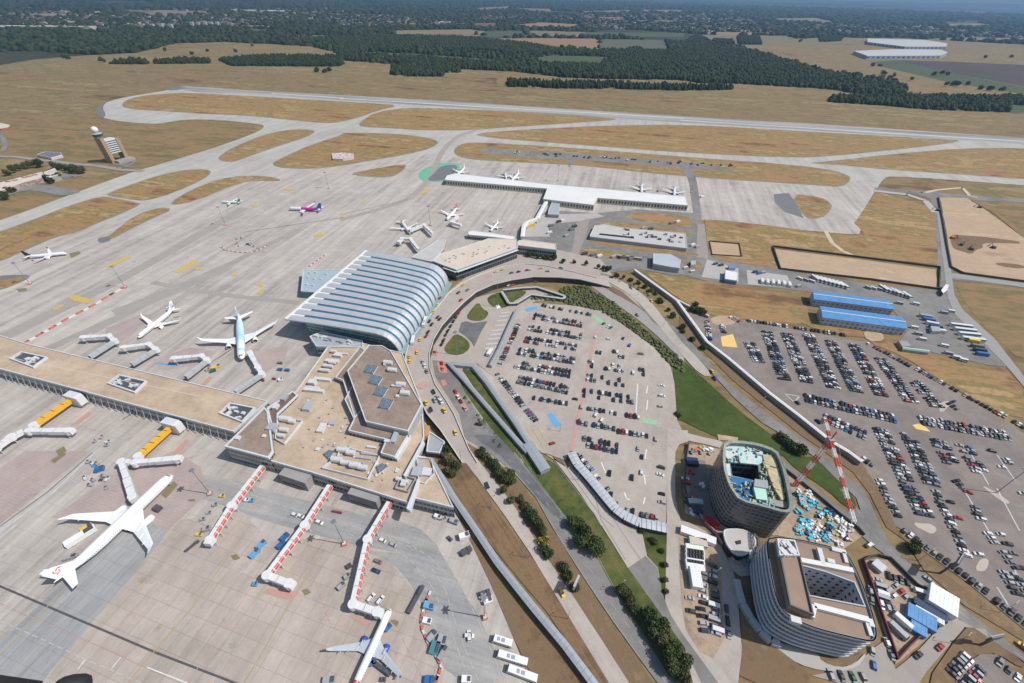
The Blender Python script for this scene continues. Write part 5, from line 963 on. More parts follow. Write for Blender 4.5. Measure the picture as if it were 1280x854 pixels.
    b = MB(); b.add([(-.78*L,0,fz-.05),(x0,.1,fz),(x0-.02*L,.1,fz+fh*.22),(x0,-.1,fz),(x0-.02*L,-.1,fz+fh*.22)],[(0,1,2),(0,4,3),(0,2,4)]); b.build('dorsal_fin', pw, fin)
    if fin_extra: fin_extra(root, fin, x0, fz, fh, L)
    for gx, gy, gr in ((-.075*L,0,.4),(-.49*L,L*.055,.55),(-.49*L,-L*.055,.55)):
        b = MB(); b.tube((gx,gy,gr),(gx,gy,zc-.5*r),.12)
        for o_ in (-.35,.35): b.tube((gx,gy+o_-.15,gr),(gx,gy+o_+.15,gr),gr,n=10)
        if L > 50 and gy:
            for o_ in (-.35,.35): b.tube((gx-1.4,gy+o_-.15,gr),(gx-1.4,gy+o_+.15,gr),gr,n=10)
        b.build('landing_gear', ptyre, root)
    return root
def phoenix(root, fin, x0, fz, fh, L):
    """red swirling bird emblem on both sides of the fin"""
    for s in (-1,1):
        b = MB(); cx, cz, R_ = x0-.118*L, fz+fh*.52, fh*.26
        for a0, rr, w_ in ((.3,1.0,.30),(2.2,.95,.28),(4.1,1.0,.30),(1.2,.55,.26),(3.3,.5,.24),(5.2,.52,.26)):
            for q in range(6):
                t0, t1 = a0+q*.26, a0+(q+1)*.26; r0, r1 = rr*R_*(1-.07*q), rr*R_*(1-.07*(q+1)); w0, w1 = w_*R_*(1-q/6.5), w_*R_*(1-(q+1)/6.5); y = s*.42
                b.face([(cx+r0*math.cos(t0),y,cz+r0*math.sin(t0)),(cx+r1*math.cos(t1),y,cz+r1*math.sin(t1)),(cx+(r1-w1)*math.cos(t1),y,cz+(r1-w1)*math.sin(t1)),(cx+(r0-w0)*math.cos(t0),y,cz+(r0-w0)*math.sin(t0))])
        b.build('bird_emblem', pred, fin)
def star(root, fin, x0, fz, fh, L):
    for s in (-1,1):
        b = MB(); cx, cz, R_ = x0-.12*L, fz+fh*.6, fh*.16
        for q in range(6):
            t = q*math.pi/3; b.face([(cx+R_*math.cos(t),s*.3,cz+R_*math.sin(t)),(cx+R_*.5*math.cos(t+.5),s*.3,cz+R_*.5*math.sin(t+.5)),(cx+R_*.5*math.cos(t-.5),s*.3,cz+R_*.5*math.sin(t-.5))])
        for zz in (.15,.32): b.face([(x0-.07*L,s*.42,fz+fh*zz),(x0-.16*L,s*.34,fz+fh*zz),(x0-.16*L,s*.34,fz+fh*(zz+.07)),(x0-.08*L,s*.42,fz+fh*(zz+.07))])
        b.build('tail_emblem', pblu, fin)
def fpx(k, *c): return px(k, *c)[0]
AIR = [
 dict(label='large white airliner with red bird emblem on its tail at the left stand', nose=(216,594), tail=(73,731), L=62.8, span=60.5, raked=True, fin_extra=phoenix),
 dict(label='large airliner with pale blue patterned body parked nose in beside the striped hall', nose=(302.5,449), tail=(299.7,393), L=62.8, span=60, raked=True, zones=((.10,.16,plb),(.28,.80,plb)), tailm=plb),
 dict(label='white airliner with navy stripe and blue star on its tail', nose=fpx('o',322,548), tail=fpx('o',690,265), L=42, span=36, stripe=pblu, fin_extra=star),
 dict(label='white airliner with bright blue engines at the bottom of the photo', nose=fpx('q',603,200), tail=fpx('q',305,850), L=36.5, span=34.5, engm=pblu, wingm=pg_, finm=pg_, zones=((.78,.86,pred),), tailm=pred),
 dict(label='white airliner with dark navy tail taxiing at the far left', nose=fpx('D',242,103), tail=fpx('D',55,122), L=36, span=29, tailm=pnav, detail=False),
 dict(label='small white airliner with green rear alone on the upper taxi lane', nose=fpx('A',812,738), tail=fpx('A',873,740), L=27, span=25, zones=((.8,1,pgrn),), tailm=pgrn, detail=False),
 dict(label='airliner with magenta middle and dark blue tail on the open apron', nose=fpx('A',1062,764), tail=fpx('A',1160,768), L=44.5, span=36, zones=((.38,.68,pmag),(.68,.78,pmag),(.78,1,pblu)), tailm=pblu, finm=pmag, detail=False),
 dict(label='white airliner with red tail tip near the airbridge behind the hall', nose=fpx('X',418,230), tail=fpx('X',500,140), L=37.5, span=34, tailm=pred, detail=False),
 dict(label='white airliner docked at the airbridge just beyond the striped roof', nose=fpx('X',172,322), tail=fpx('X',112,240), L=37.5, span=34, detail=False),
 dict(label='small white airliner between the cream terminal and the open apron', nose=fpx('X',710,303), tail=fpx('X',760,248), L=26, span=25, detail=False),
 dict(label='white airliner parked at the left end of the white pier', nose=fpx('B',432,640), tail=fpx('B',466,610), L=34, span=31, detail=False),
 dict(label='white airliner on the far side of the white pier by a second jet', nose=fpx('B',632,662), tail=fpx('B',660,632), L=37.5, span=34, detail=False),
 dict(label='smaller white airliner tucked left of a bigger one beyond the pier', nose=fpx('B',612,655), tail=fpx('B',606,632), L=28, span=26, detail=False),
 dict(label='white airliner beyond the pier, left of the pair at its right end', nose=(802,240), tail=(802.3,228.5), L=37.5, span=34, detail=False),
 dict(label='white airliner beyond the pier, right of the pair at its right end', nose=(843,244), tail=(843.4,231.5), L=37.5, span=34, detail=False),
 ]
for a_ in AIR: aircraft(**a_)
# ================================================================ AIRBRIDGES
ab_w = mat('airbridge_white', (.70,.70,.68), (.6,.6,.58), scale=.4, rough=.45); ab_g = mat('airbridge_grey', (.45,.46,.46), (.36,.37,.37), scale=.4); ab_y = mat('airbridge_yellow', (.78,.42,.03), (.7,.37,.03), scale=.5, rough=.45); ab_r = mat('airbridge_red', (.62,.10,.08), (.55,.1,.08), scale=.4, rough=.5)
def airbridge(label, k, pts, kinds, h=6.6, w=3.0, redside=False, cab=True, group=None):
    """kinds per span: w white tunnel, g grey, y yellow; rotunda at each bend, cab at the end"""
    c_ = [P(x,y,h) for x,y in px(k,*pts)]; root = thing('airbridge', label, 'airbridge', (c_[0].x,c_[0].y,0), group=group); s = (c_[0].x,c_[0].y,0); mm = dict(w=ab_w,g=ab_g,y=ab_y); wm = dict(w=w,g=w,y=w+.3)
    for i,(a_,e_) in enumerate(zip(c_,c_[1:])):
        d = e_-a_; L = d.length; u = d/L; kd = kinds[i]; b = MB(); z = Vector((0,0,-1.45)); sd = Vector((-u.y,u.x,0))
        if kd == 'w' and L > 12 and not redside:   # telescoping sections
            b.beam(a_+z, a_+u*L*.55+z, w, 2.7); b.beam(a_+u*L*.5+z-Vector((0,0,.1)), e_+z-Vector((0,0,.1)), w*1.18, 2.95)
        else: b.beam(a_+z, e_+z, wm[kd], 2.8)
        t_ = b.build('tunnel', mm[kd], root, shift=s); b = MB()
        n = max(1, int(L/(6 if kd == 'y' else 9)))
        for q in range(1, n+1): p = a_+u*(L*q/(n+1)); b.beam(p-sd*wm[kd]*.53+Vector((0,0,.06)), p+sd*wm[kd]*.53+Vector((0,0,.06)), .35, .18); b.beam(p-sd*wm[kd]*.53, p-sd*wm[kd]*.53+Vector((0,0,-2.8)), .3)
        b.build('joint_band', m_darkm if kd == 'y' else ab_g, t_, shift=s)
        if redside and i < 2:
            b = MB(); nn = int(L/3.2); sg = 1 if (sd.x > 0) else -1
            for q in range(nn): p0 = a_+u*(q*L/nn+.35); p1 = a_+u*((q+1)*L/nn-.35); o_ = sd*sg*(w*.40); b.beam(p0+o_+Vector((0,0,.05)), p1+o_+Vector((0,0,.05)), .6, .14); o_ = sd*sg*(w*.5+.04); b.beam(p0+o_+Vector((0,0,-1.3)), p1+o_+Vector((0,0,-1.3)), .1, 1.9)
            b.build('red_panel', ab_r, t_, shift=s)
        b = MB()
        for f_ in ([.25,.5,.75,1] if redside else [.96]): 
            p = a_+u*L*f_
            for q in (-1,1): b.beam(p+sd*q*1.3+Vector((0,0,-2.8)), Vector((p.x,p.y,0))+sd*q*1.6, .4)
            b.beam(Vector((p.x,p.y,.5))-sd*2, Vector((p.x,p.y,.5))+sd*2, .8, .8)
        b.build('support', ab_g, root, shift=s)
    for p in c_[1:-1]: b = MB(); b.tube((p.x,p.y,h-3.1),(p.x,p.y,h+.25),2.3,n=12); b.build('rotunda', ab_w, root, shift=s)
    if cab:
        p = c_[-1]; u = (c_[-1]-c_[-2]).normalized(); b = MB(); b.tube((p.x,p.y,h-3.2),(p.x,p.y,h+.2),2.2,n=10); b.beam(p+Vector((0,0,-1.5)), p+u*2.6+Vector((0,0,-1.5)), 3.6, 3.1); b.build('cab', ab_w, root, shift=s)
    return root
airbridge('orange airbridge from the pier with white tunnel angled right, the left one', 'W', (445,440,205,605,180,640,425,640), 'yww')
airbridge('orange airbridge from the pier with white tunnel angled right, the right one', 'W', (1075,608,862,800,845,840,1105,815), 'yww')
airbridge('white airbridge tunnel with purple side panel at the left edge', 'W', (140,640,60,680,-40,750), 'ww')
airbridge('short white airbridge tunnel reaching the large red emblem airliner', 'm', (560,70,515,70,575,255), 'ww')
airbridge('airbridge on the pier back side, leftmost of three folded ones', 'W', (555,175,715,75,680,45,520,55), 'gww', group=None)
airbridge('airbridge on the pier back side, middle of three folded ones', 'W', (820,220,975,130,930,98,775,118), 'gww')
airbridge('airbridge on the pier back side, rightmost of three folded ones', 'D', (680,560,760,498,740,483,640,492), 'gww')
airbridge('airbridge docked to the pale blue airliner, with dark square rotunda', 'n', (385,785,590,650,560,600,500,490), 'gww')
airbridge('red and white long airbridge, leftmost of three below the terminal', 'd', (340,85,190,275,85,440), 'ww', redside=True)
airbridge('red and white long airbridge, middle of three below the terminal', 'd', (668,178,545,370,362,615,468,655), 'www', redside=True)
airbridge('red and white long airbridge, rightmost of three, docked to the blue engined airliner', 'd', (958,258,850,440,780,755,896,793), 'www', redside=True)
airbridge('airbridge docked to the airliner just beyond the striped roof', 'X', (325,325,265,268,180,300), 'ww')
airbridge('airbridge folded back near the striped roof corner', 'X', (230,430,175,362,120,360,100,380), 'www')
airbridge('airbridge docked to the red tipped airliner behind the hall', 'X', (515,270,450,250,485,215), 'ww')
# ================================================================ VEHICLES
CC = dict(black=(.015,.016,.018), dark_grey=(.055,.058,.062), silver=(.36,.37,.38), white=(.68,.68,.67), dark_blue=(.02,.04,.10), red=(.38,.02,.02), blue=(.03,.14,.38), beige=(.34,.29,.22), grey=(.17,.175,.18), green=(.03,.12,.07), yellow=(.75,.50,.03), orange=(.75,.2,.03))
CM = {n_: mat('car_'+n_, c_, tuple(x*.92 for x in c_), scale=1, rough=.3, spec=.5) for n_, c_ in CC.items()}
m_cg = mat('car_glass', (.025,.03,.035), (.035,.04,.045), rough=.12, spec=.6)
CN = list(CC)[:11]; CW = [.24,.17,.21,.18,.07,.035,.02,.02,.11,.005,0]; 
KIND = dict(hatchback=(4.0,1.75,1.45,.16,.02,.30), saloon=(4.6,1.8,1.42,.27,.2,.42), estate=(4.6,1.8,1.48,.26,.03,.2), offroader=(4.6,1.9,1.75,.24,.02,.12))
def car_shape(L, W, H, hood, boot, slope, van=False):
    """returns body and glass MBs; x forward, centred"""
    b, g = MB(), MB(); zb = .30; zs = H*.60 if not van else H*.5; hl = L/2; w = W/2
    prof = [(-hl+.05,zb),(-hl,zb+.25),(-hl+.06,zs-.04),(-hl+boot*1.0*hl*2*.9 if boot > .05 else -hl+.12,zs),(hl-hood*L,zs),(hl-.12,zs-.16),(hl,zb+.3),(hl-.08,zb)]
    rows = []
    for sy in (-1,-.93,.93,1):
        rows.append([(x, sy*w, z-(.06 if abs(sy) == 1 and z > zs-.2 else 0)+(0)) for x,z in prof])
    n = len(prof)
    vs = [p for r_ in rows for p in r_]; fs = []
    for r_ in range(3):
        for i in range(n): fs.append((r_*n+i, r_*n+(i+1)%n, (r_+1)*n+(i+1)%n, (r_+1)*n+i))
    fs += [tuple(range(n)), tuple(range(3*n,4*n))]; b.add(vs, fs)
    x0 = -hl+(boot*L if boot > .05 else .15); x1 = hl-hood*L+.1; x0r = x0+(slope if not van else .1)*1.0; x1r = x1-.75; wt = w*.78; wb = w*.93
    base = [(x0,-wb,zs),(x1,-wb,zs),(x1,wb,zs),(x0,wb,zs)]; roof = [(x0r,-wt,H-.04),(x1r,-wt,H-.04),(x1r,wt,H-.04),(x0r,wt,H-.04)]
    g.add(base+roof, [(0,1,5,4),(1,2,6,5),(2,3,7,6),(3,0,4,7)])
    b.add([(p[0],p[1]*1.02,p[2]) for p in roof]+[(x0r+.1,-wt*.9,H),(x1r-.15,-wt*.9,H),(x1r-.15,wt*.9,H),(x0r+.1,wt*.9,H)], [(4,5,6,7),(0,1,5,4),(1,2,6,5),(2,3,7,6),(3,0,4,7)])
    for wx in (-L*.3, L*.31):
        for sy in (-1,1): b.tube((wx,sy*(w-.2),.31),(wx,sy*(w+.01),.31),.31,n=8,mi=1)
    return b, g
CAR = {k_: car_shape(*v_) for k_, v_ in KIND.items()}
car_mesh = {}
def car_data(kind, colr):
    if (kind, colr) not in car_mesh:
        b, g = CAR[kind]; o1 = b.build('body', [CM[colr], ptyre]); o2 = g.build('windows', m_cg); car_mesh[(kind, colr)] = (o1.data, o2.data); col.objects.unlink(o1); col.objects.unlink(o2); bpy.data.objects.remove(o1); bpy.data.objects.remove(o2)
    return car_mesh[(kind, colr)]
cars = []    # (x, y, z, rz, kind, colour, label text, group)
def addcar(p, rz, kind=None, colr=None, where='', group='cars parked in rows', z=0.3):
    kind = kind or random.choices(list(KIND), [.38,.27,.13,.22])[0]; colr = colr or random.choices(CN, CW)[0]
    cars.append((p[0], p[1], z, rz, kind, colr, where, group))
def row(k, a, b_, where, fill=.93, double=False, step=2.62, group='cars parked in rows', ang=0.0, seed=None, off=2.55):
    if seed is not None: random.seed(seed)
    (x0,y0),(x1,y1) = px(k,*a,*b_); A_, B_ = P(x0,y0), P(x1,y1); d = B_-A_; L = d.length; u = d/L; n = Vector((-u.y,u.x,0)); cnt = max(1, int(round(L/step))); i = 0
    for s in ((1,-1) if double else (0,)):
        idx = 0
        for q in range(cnt+ (0 if double else 1)):
            if random.random() > fill: continue
            p = A_+u*(q*step+.3)+n*s*off+u*random.uniform(-.15,.15)+n*random.uniform(-.25,.25)
            side = '' if not double else (', left half' if s*n.x < 0 else ', right half') if abs(u.y) > abs(u.x)*.8 else (', upper half' if s*n.y > 0 else ', lower half')
            rz = math.atan2(n.y,n.x)+ang+(math.pi if random.random() < .5 else 0)+random.uniform(-.03,.03)
            addcar(p, rz, where=f'{nth(idx)} car in {where}{side}', group=group); idx += 1
NP, FP = 'near car park', 'far car park'
random.seed(21)
row('J',(385,62),(690,122),f'top edge row, {NP}',.75)
row('J',(335,130),(645,182),f'first full row, {NP}',.8,True,group='cars in the near car park'); row('J',(305,200),(630,255),f'second full row, {NP}',.8,True,group='cars in the near car park')
row('J',(280,272),(612,325),f'third full row, {NP}',.8,True,group='cars in the near car park'); row('J',(240,345),(592,405),f'fourth full row, {NP}',.86,True,group='cars in the near car park')
row('J',(220,425),(572,487),f'fifth full row, {NP}',.9,True,group='cars in the near car park'); row('J',(240,518),(548,585),f'sixth full row, {NP}',.92,True,group='cars in the near car park')
row('J',(330,632),(528,665),f'short row above the blue bays, {NP}',.92)
row('J',(240,172),(120,435),f'side row by the grey canopy, {NP}',.9); row('J',(105,485),(345,775),f'slanting row by the exit road, {NP}',.92)
row('J',(700,335),(900,372),f'first row right of the red path, {NP}',.42,True); row('J',(668,420),(1030,478),f'second row right of the red path, {NP}',.34,True)
row('J',(662,505),(940,548),f'third row right of the red path, {NP}',.45,True); row('J',(640,602),(960,645),f'fourth row right of the red path, {NP}',.6,True)
row('J',(620,688),(965,750),f'fifth row right of the red path, {NP}',.7); row('K',(415,145),(640,185),f'sixth row right of the red path, {NP}',.95); row('K',(665,200),(830,228),f'sixth row, outer end, {NP}',.9)
row('K',(450,265),(672,312),f'seventh row right of the red path, {NP}',.72,True); row('K',(402,350),(490,435),f'slanting row by the curved canopy, {NP}',.9); row('K',(515,482),(590,560),f'lower slanting row by the canopy, {NP}',.8)
row('K',(935,425),(932,472),f'right edge of the {NP}, upper pair',1,step=5.5); row('K',(938,592),(938,640),f'right edge of the {NP}, lower pair',1,step=5.5); row('K',(722,700),(892,748),f'bottom edge row, {NP}',.65)
row('J',(745,165),(830,215),f'top right edge row, {NP}',.7)
for x_,y_,w_ in ((710,258,'by the top of the red path'),(790,270,'alone near the top right bays'),(880,265,'alone at the right edge bays'),(990,362,'alone in the upper right bays'),(920,308,'alone between the upper right bays'),(1115,555,'alone by the right kerb, top'),(1118,620,'alone by the right kerb, middle'),(1108,685,'alone by the right kerb, bottom'),(585,640,'alone beside the red path'),(712,738,'in the lane above the sixth row'),(748,770,'in the lane above the long sixth row')):
    p = P(*px('J',x_,y_)[0]); addcar(p, R(random.choice([60,62,-10])) if x_ < 1100 else R(-8), where=f'car {w_}, {NP}')
for x_,y_,w_ in ((612,465,'with empty bays all round'),(752,492,'in the empty centre, lower'),(810,460,'beside the long white bay line'),(815,362,'below the sixth row, right'),(790,312,'above the white arrow'),(620,602,'by the canopy bend'),(655,662,'under the canopy corner'),(900,250,'by the junction, right edge')):
    addcar(P(*px('K',x_,y_)[0]), R(75), where=f'car {w_}, {NP}')
addcar(P(*px('K',252,278)[0]), R(20), 'hatchback', 'red', where='car at the barrier of the exit road'); 
# far car park
for i_,(a_,b2_,f_) in enumerate([((255,440),(295,520),.95),((318,400),(385,578),.96),((392,408),(470,592),.96),((470,410),(565,608),.93),((552,435),(650,622),.97),((640,448),(745,642),.97),((738,500),(852,660),.96),((862,580),(950,680),.93),((980,650),(1045,690),.8)]):
    row('F',a_,b2_,f'{nth(i_)} slanting block, {FP}',f_,True,group='cars in the far car park')
row('F',(250,358),(600,410),f'top edge row, {FP}',.9,ang=0); row('F',(690,442),(935,572),f'upper right edge row, {FP}',.93); row('F',(940,575),(1266,750),f'right edge row, {FP}',.93); row('F',(98,360),(108,425),f'short row by the dark bushes, {FP}',.95,step=2.7); row('F',(185,345),(215,360),f'pair at the sandy patch, {FP}',1); row('F',(155,375),(160,400),f'yellow patch pair, {FP}',1)
row('F',(460,643),(805,722),f'long double row, {FP}',.95,True,group='cars in the far car park'); row('F',(885,725),(1215,785),f'long double row, right part, {FP}',.94,True,group='cars in the far car park')
row('F',(530,715),(690,785),f'short double row by the white barrier, {FP}',.85,True); row('M',(230,445),(430,845),f'lower first double block, {FP}',.95,True,group='cars in the far car park'); row('N',(425,50),(560,290),f'lower first block tail, {FP}',.97,True,group='cars in the far car park')
row('M',(425,480),(600,845),f'lower second double block, {FP}',.93,True,group='cars in the far car park'); row('N',(618,85),(830,525),f'lower second block tail, {FP}',.97,group='cars in the far car park'); row('N',(705,130),(930,545),f'sparse right side of lower second block, {FP}',.42,ang=R(0))
row('M',(640,525),(750,715),f'lower third double block, {FP}',.8,True); row('M',(730,780),(800,845),f'lower third block tail, {FP}',.7); row('N',(850,90),(930,270),f'middle sparse row, {FP}',.55); row('N',(985,380),(1170,610),f'lower fourth row, {FP}',.94,group='cars in the far car park'); row('N',(1080,390),(1245,640),f'right side of lower fourth row, {FP}',.5); row('N',(1135,665),(1253,850),f'last row at the right edge, {FP}',.95,True,step=2.6)
row('N',(215,5),(352,270),f'row along the sandy verge, {FP}',.95,step=2.6,group='cars in the far car park'); row('N',(395,365),(985,800),f'bottom edge row, {FP}',.97,step=2.75,group='cars in the far car park'); row('O',(1050,270),(1253,425),f'bottom edge row past the gap, {FP}',.97,step=2.75)
row('M',(820,560),(960,780),f'upper sparse row, {FP}',.55,True); row('M',(1050,600),(1150,750),f'sparse row by the light mast, {FP}',.5,True); row('M',(100,650),(160,690),f'barrier end row, {FP}',1); row('F',(430,660),(540,760),f'row along the white barrier, {FP}',.45,ang=R(90),step=6)
row('N',(1180,20),(1245,110),f'row near the mast foot, {FP}',.5)
# small car park at the bottom right and the compounds
row('O',(780,840),(910,690),'small corner car park, left line',.95,True,step=2.6); row('O',(1060,705),(1225,840),'small corner car park, right line',.95,step=3.2)
row('O',(205,120),(255,262),'compound beside the hotel, left line',.95); row('O',(280,95),(400,135),'compound beside the hotel, top line',.85); row('O',(305,180),(430,300),'compound beside the hotel, middle line',.9,True); row('O',(225,300),(335,335),'compound beside the hotel, short line',.9)
row('O',(150,190),(165,270),'line outside the red hoarding, upper',1,step=5.2,ang=R(90)); row('O',(265,560),(300,655),'line outside the red hoarding, lower',1,step=5,ang=R(90)); row('O',(165,625),(175,720),'pair at the hotel corner',1,step=6,ang=R(90))
row('Q',(780,800),(990,820),'line at the bottom edge below the hotel',.8,step=4.5)
row('a',(150,430),(148,490),'container yard, upper right line',1,step=2.8); row('a',(112,415),(112,560),'container yard, centre line',.85,step=2.9); row('a',(155,520),(158,665),'container yard, lower right line',.95,step=2.7); row('a',(62,545),(68,600),'container yard, left line',.9,step=2.9); row('a',(98,560),(125,700),'container yard, slanting line',.8,step=3.0); row('a',(195,585),(203,655),'kerb line beside the container yard',1,ang=R(90),step=5.2); row('a',(45,95),(60,215),'site line by the scaffolded block',.6,step=3.2)
# traffic
def road_car(k, c, kp, h, colr, where, kind=None, z=None):
    p = P(*px(k,*c)[0], h); q = P(*px(k,*kp)[0], h); d = q-p; addcar(p, math.atan2(d.y,d.x), kind or 'saloon', colr, where, 'cars on the terminal roads', (h if z is None else z)+.33)
for i_,(c_,kp,h_,cl,wh) in enumerate([((285,375),(320,330),6,'yellow','taxi'),((345,325),(380,290),6,'yellow','taxi'),((360,300),(390,265),6,'yellow','taxi'),((368,275),(400,240),6,'red','car'),((455,226),(500,205),6,'yellow','taxi'),((575,178),(600,170),6,'yellow','taxi'),((600,170),(630,162),6,'yellow','taxi'),((632,182),(660,175),6,'dark_grey','car'),((658,178),(690,172),6,'black','car'),((690,172),(720,168),6,'red','car'),((700,170),(740,166),6,'white','car'),((740,165),(770,162),6,'yellow','taxi'),((812,165),(840,170),6,'black','car'),((765,176),(790,178),6,'silver','car'),
      ((436,255),(460,235),6,'dark_grey','car'),((445,282),(480,255),6,'red','car'),((470,245),(500,225),6,'grey','car'),((330,360),(345,335),6,'dark_blue','car'),((338,372),(355,350),6,'black','car'),((360,345),(375,325),6,'dark_grey','car'),((318,415),(330,400),6,'red','car'),((325,400),(340,380),6,'black','car'),((368,352),(385,335),6,'black','car'),
      ((295,428),(300,410),6,'yellow','taxi'),((284,475),(284,450),6,'yellow','taxi'),((257,490),(258,470),6,'yellow','taxi'),((257,508),(257,488),6,'yellow','taxi'),((305,510),(308,530),6,'silver','car'),((312,525),(315,545),6,'white','car'),((320,545),(325,560),6,'grey','car'),((345,620),(355,640),6,'black','car'),((360,640),(370,655),6,'silver','car'),((372,655),(385,675),6,'white','car'),((318,660),(325,680),6,'yellow','taxi'),((335,685),(340,695),6,'black','car'),((385,688),(395,705),5.6,'yellow','taxi'),((425,770),(432,790),3.5,'yellow','taxi'),((350,650),(360,670),6,'silver','car')]):
    road_car('E', c_, kp, h_, cl, f'{wh}, {nth(i_)} vehicle along the raised road')
for i_,(c_,kp,cl) in enumerate([((342,455),(350,430),'yellow'),((375,445),(385,425),'black'),((382,430),(392,410),'black'),((390,410),(400,392),'dark_grey'),((398,395),(408,378),'black'),((408,378),(418,358),'dark_blue'),((418,360),(428,340),'black'),((428,345),(438,325),'dark_grey'),((438,330),(450,310),'red'),((462,295),(475,280),'silver'),((480,282),(492,270),'black'),((492,272),(505,262),'grey'),((345,440),(350,420),'dark_grey'),((375,515),(378,530),'red'),((378,535),(382,550),'orange'),((425,620),(430,632),'red'),((435,640),(442,655),'white'),((445,655),(452,668),'dark_grey'),((460,682),(468,695),'silver'),((510,740),(535,745),'black'),((690,215),(715,213),'black'),((720,214),(745,214),'grey'),((620,228),(640,222),'white'),((635,226),(655,220),'red'),((530,240),(550,232),'black')]):
    road_car('E', c_, kp, .3, cl, f'{nth(i_)} vehicle on the lower arrivals road')
road_car('l',(735,385),(720,350),.3,'dark_blue','car on the pale exit road near the terminal'); road_car('H',(815,522),(835,560),.3,'yellow','taxi alone on the pale exit road'); road_car('e',(415,340),(430,365),.3,'yellow','taxi on the curving road beyond the near car park'); road_car('F',(118,545),(100,520),.3,'yellow','taxi on the road beside the green lawn'); road_car('F',(128,570),(145,590),.3,'dark_blue','car following the taxi beside the lawn'); road_car('e',(337,418),(355,440),.3,'dark_grey','car at the toll lanes of the patched road')
road_car('O',(570,125),(600,150),.3,'silver','car on the curving road above the compound'); road_car('O',(650,602),(690,560),.3,'red','car on the side road below the blue container'); road_car('O',(495,660),(450,700),.3,'black','car on the side road leaving the junction'); road_car('O',(1245,600),(1253,606),.3,'yellow','taxi at the right edge of the curving road'); road_car('N',(150,468),(170,455),.3,'white','car at the exit of the building site','estate'); road_car('e',(195,210),(170,205),.3,'dark_grey','car leaving the deck end')
road_car('e',(305,268),(320,280),.3,'grey','car on the ramp past the deck end'); road_car('e',(210,345),(225,355),.3,'silver','car on the patched road by the toll lanes')
# apron service cars
for i_,(k_,c_,cl) in enumerate([('d',(500,328),'white'),('d',(530,335),'white'),('d',(620,365),'white'),('d',(925,452),'white'),('d',(975,473),'silver'),('d',(905,555),'grey'),('d',(895,600),'dark_blue'),('d',(870,730),'white'),('d',(915,742),'white'),('b',(258,530),'white'),('H',(475,685),'white'),('U',(890,830),'white'),('U',(940,840),'silver'),('T',(600,140),'white'),('H',(455,370),'dark_grey')][:-5]+[('b',(258,530),'white'),('U',(890,830),'white'),('U',(935,845),'silver'),('H',(465,372),'dark_grey')]):
    addcar(P(*px(k_,*c_)[0]), R([0,60,20,-15,100][i_%5]) if k_ != 'd' else R(60 if c_[1] > 700 else -18), random.choice(['estate','hatchback']), cl, f'service car on the apron, {nth(i_)} from the terminal', 'service cars on the apron')
# --- split: the 300 that show largest are things, the rest one mass
def showsize(c_):
    X, Y = proj(c_[0], c_[1]); vis = -20 < X < 1300 and -10 < Y < 870; dx = math.dist((c_[0],c_[1],0),(0,0,CH)); return (0 if vis else 1, dx)
cars.sort(key=showsize); vis = [c_ for c_ in cars if showsize(c_)[0] == 0]
NC = 300
cname = lambda c_: c_.replace('_',' ')
for i_, c_ in enumerate(vis[:NC]):
    x_,y_,z_,rz,kd,cl,wh,gr = c_; bm_, gm_ = car_data(kd, cl); tx = 'taxi' in wh
    what = f'{cname(cl)} {kd}'; lab = what+', '+wh.replace(' car in ', ' in ')
    lab = ' '.join(lab.split()[:16])
    r_ = thing('taxi' if tx else 'car', lab, 'taxi' if tx else 'car', (x_,y_,z_), rz, gr)
    for nm, me in (('body', bm_), ('windows', gm_)): o_ = bpy.data.objects.new(nm, me); o_.parent = r_; col.objects.link(o_)
V = []; Fc = []; Mi = []; mats_ = [CM[n_] for n_ in CC]+[ptyre, m_cg]; idxm = {n_: i for i, n_ in enumerate(CC)}; nb = 0
for c_ in vis[NC:]:
    x_,y_,z_,rz,kd,cl,wh,gr = c_; ca, sa = math.cos(rz), math.sin(rz)
    for part, q in zip(CAR[kd], (0,1)):
        v = np.array(part.v); w_ = np.stack([x_+v[:,0]*ca-v[:,1]*sa, y_+v[:,0]*sa+v[:,1]*ca, z_+v[:,2]], 1); V.append(w_)
        for f_, m_ in zip(part.f, part.m): Fc.append(tuple(i+nb for i in f_)); Mi.append(len(CC)+1 if q else (idxm[cl] if m_ == 0 else len(CC)))
        nb += len(v)
me = bpy.data.meshes.new('parked_cars'); me.from_pydata(np.concatenate(V).tolist(), [], Fc); me.polygons.foreach_set('material_index', Mi)
for m_ in mats_: me.materials.append(m_)
o_ = bpy.data.objects.new('parked_cars', me); col.objects.link(o_); tag(o_, 'dense rows of many small parked cars farther off in the car parks', 'parked cars', kind='stuff')
print('cars', len(cars), 'visible', len(vis))
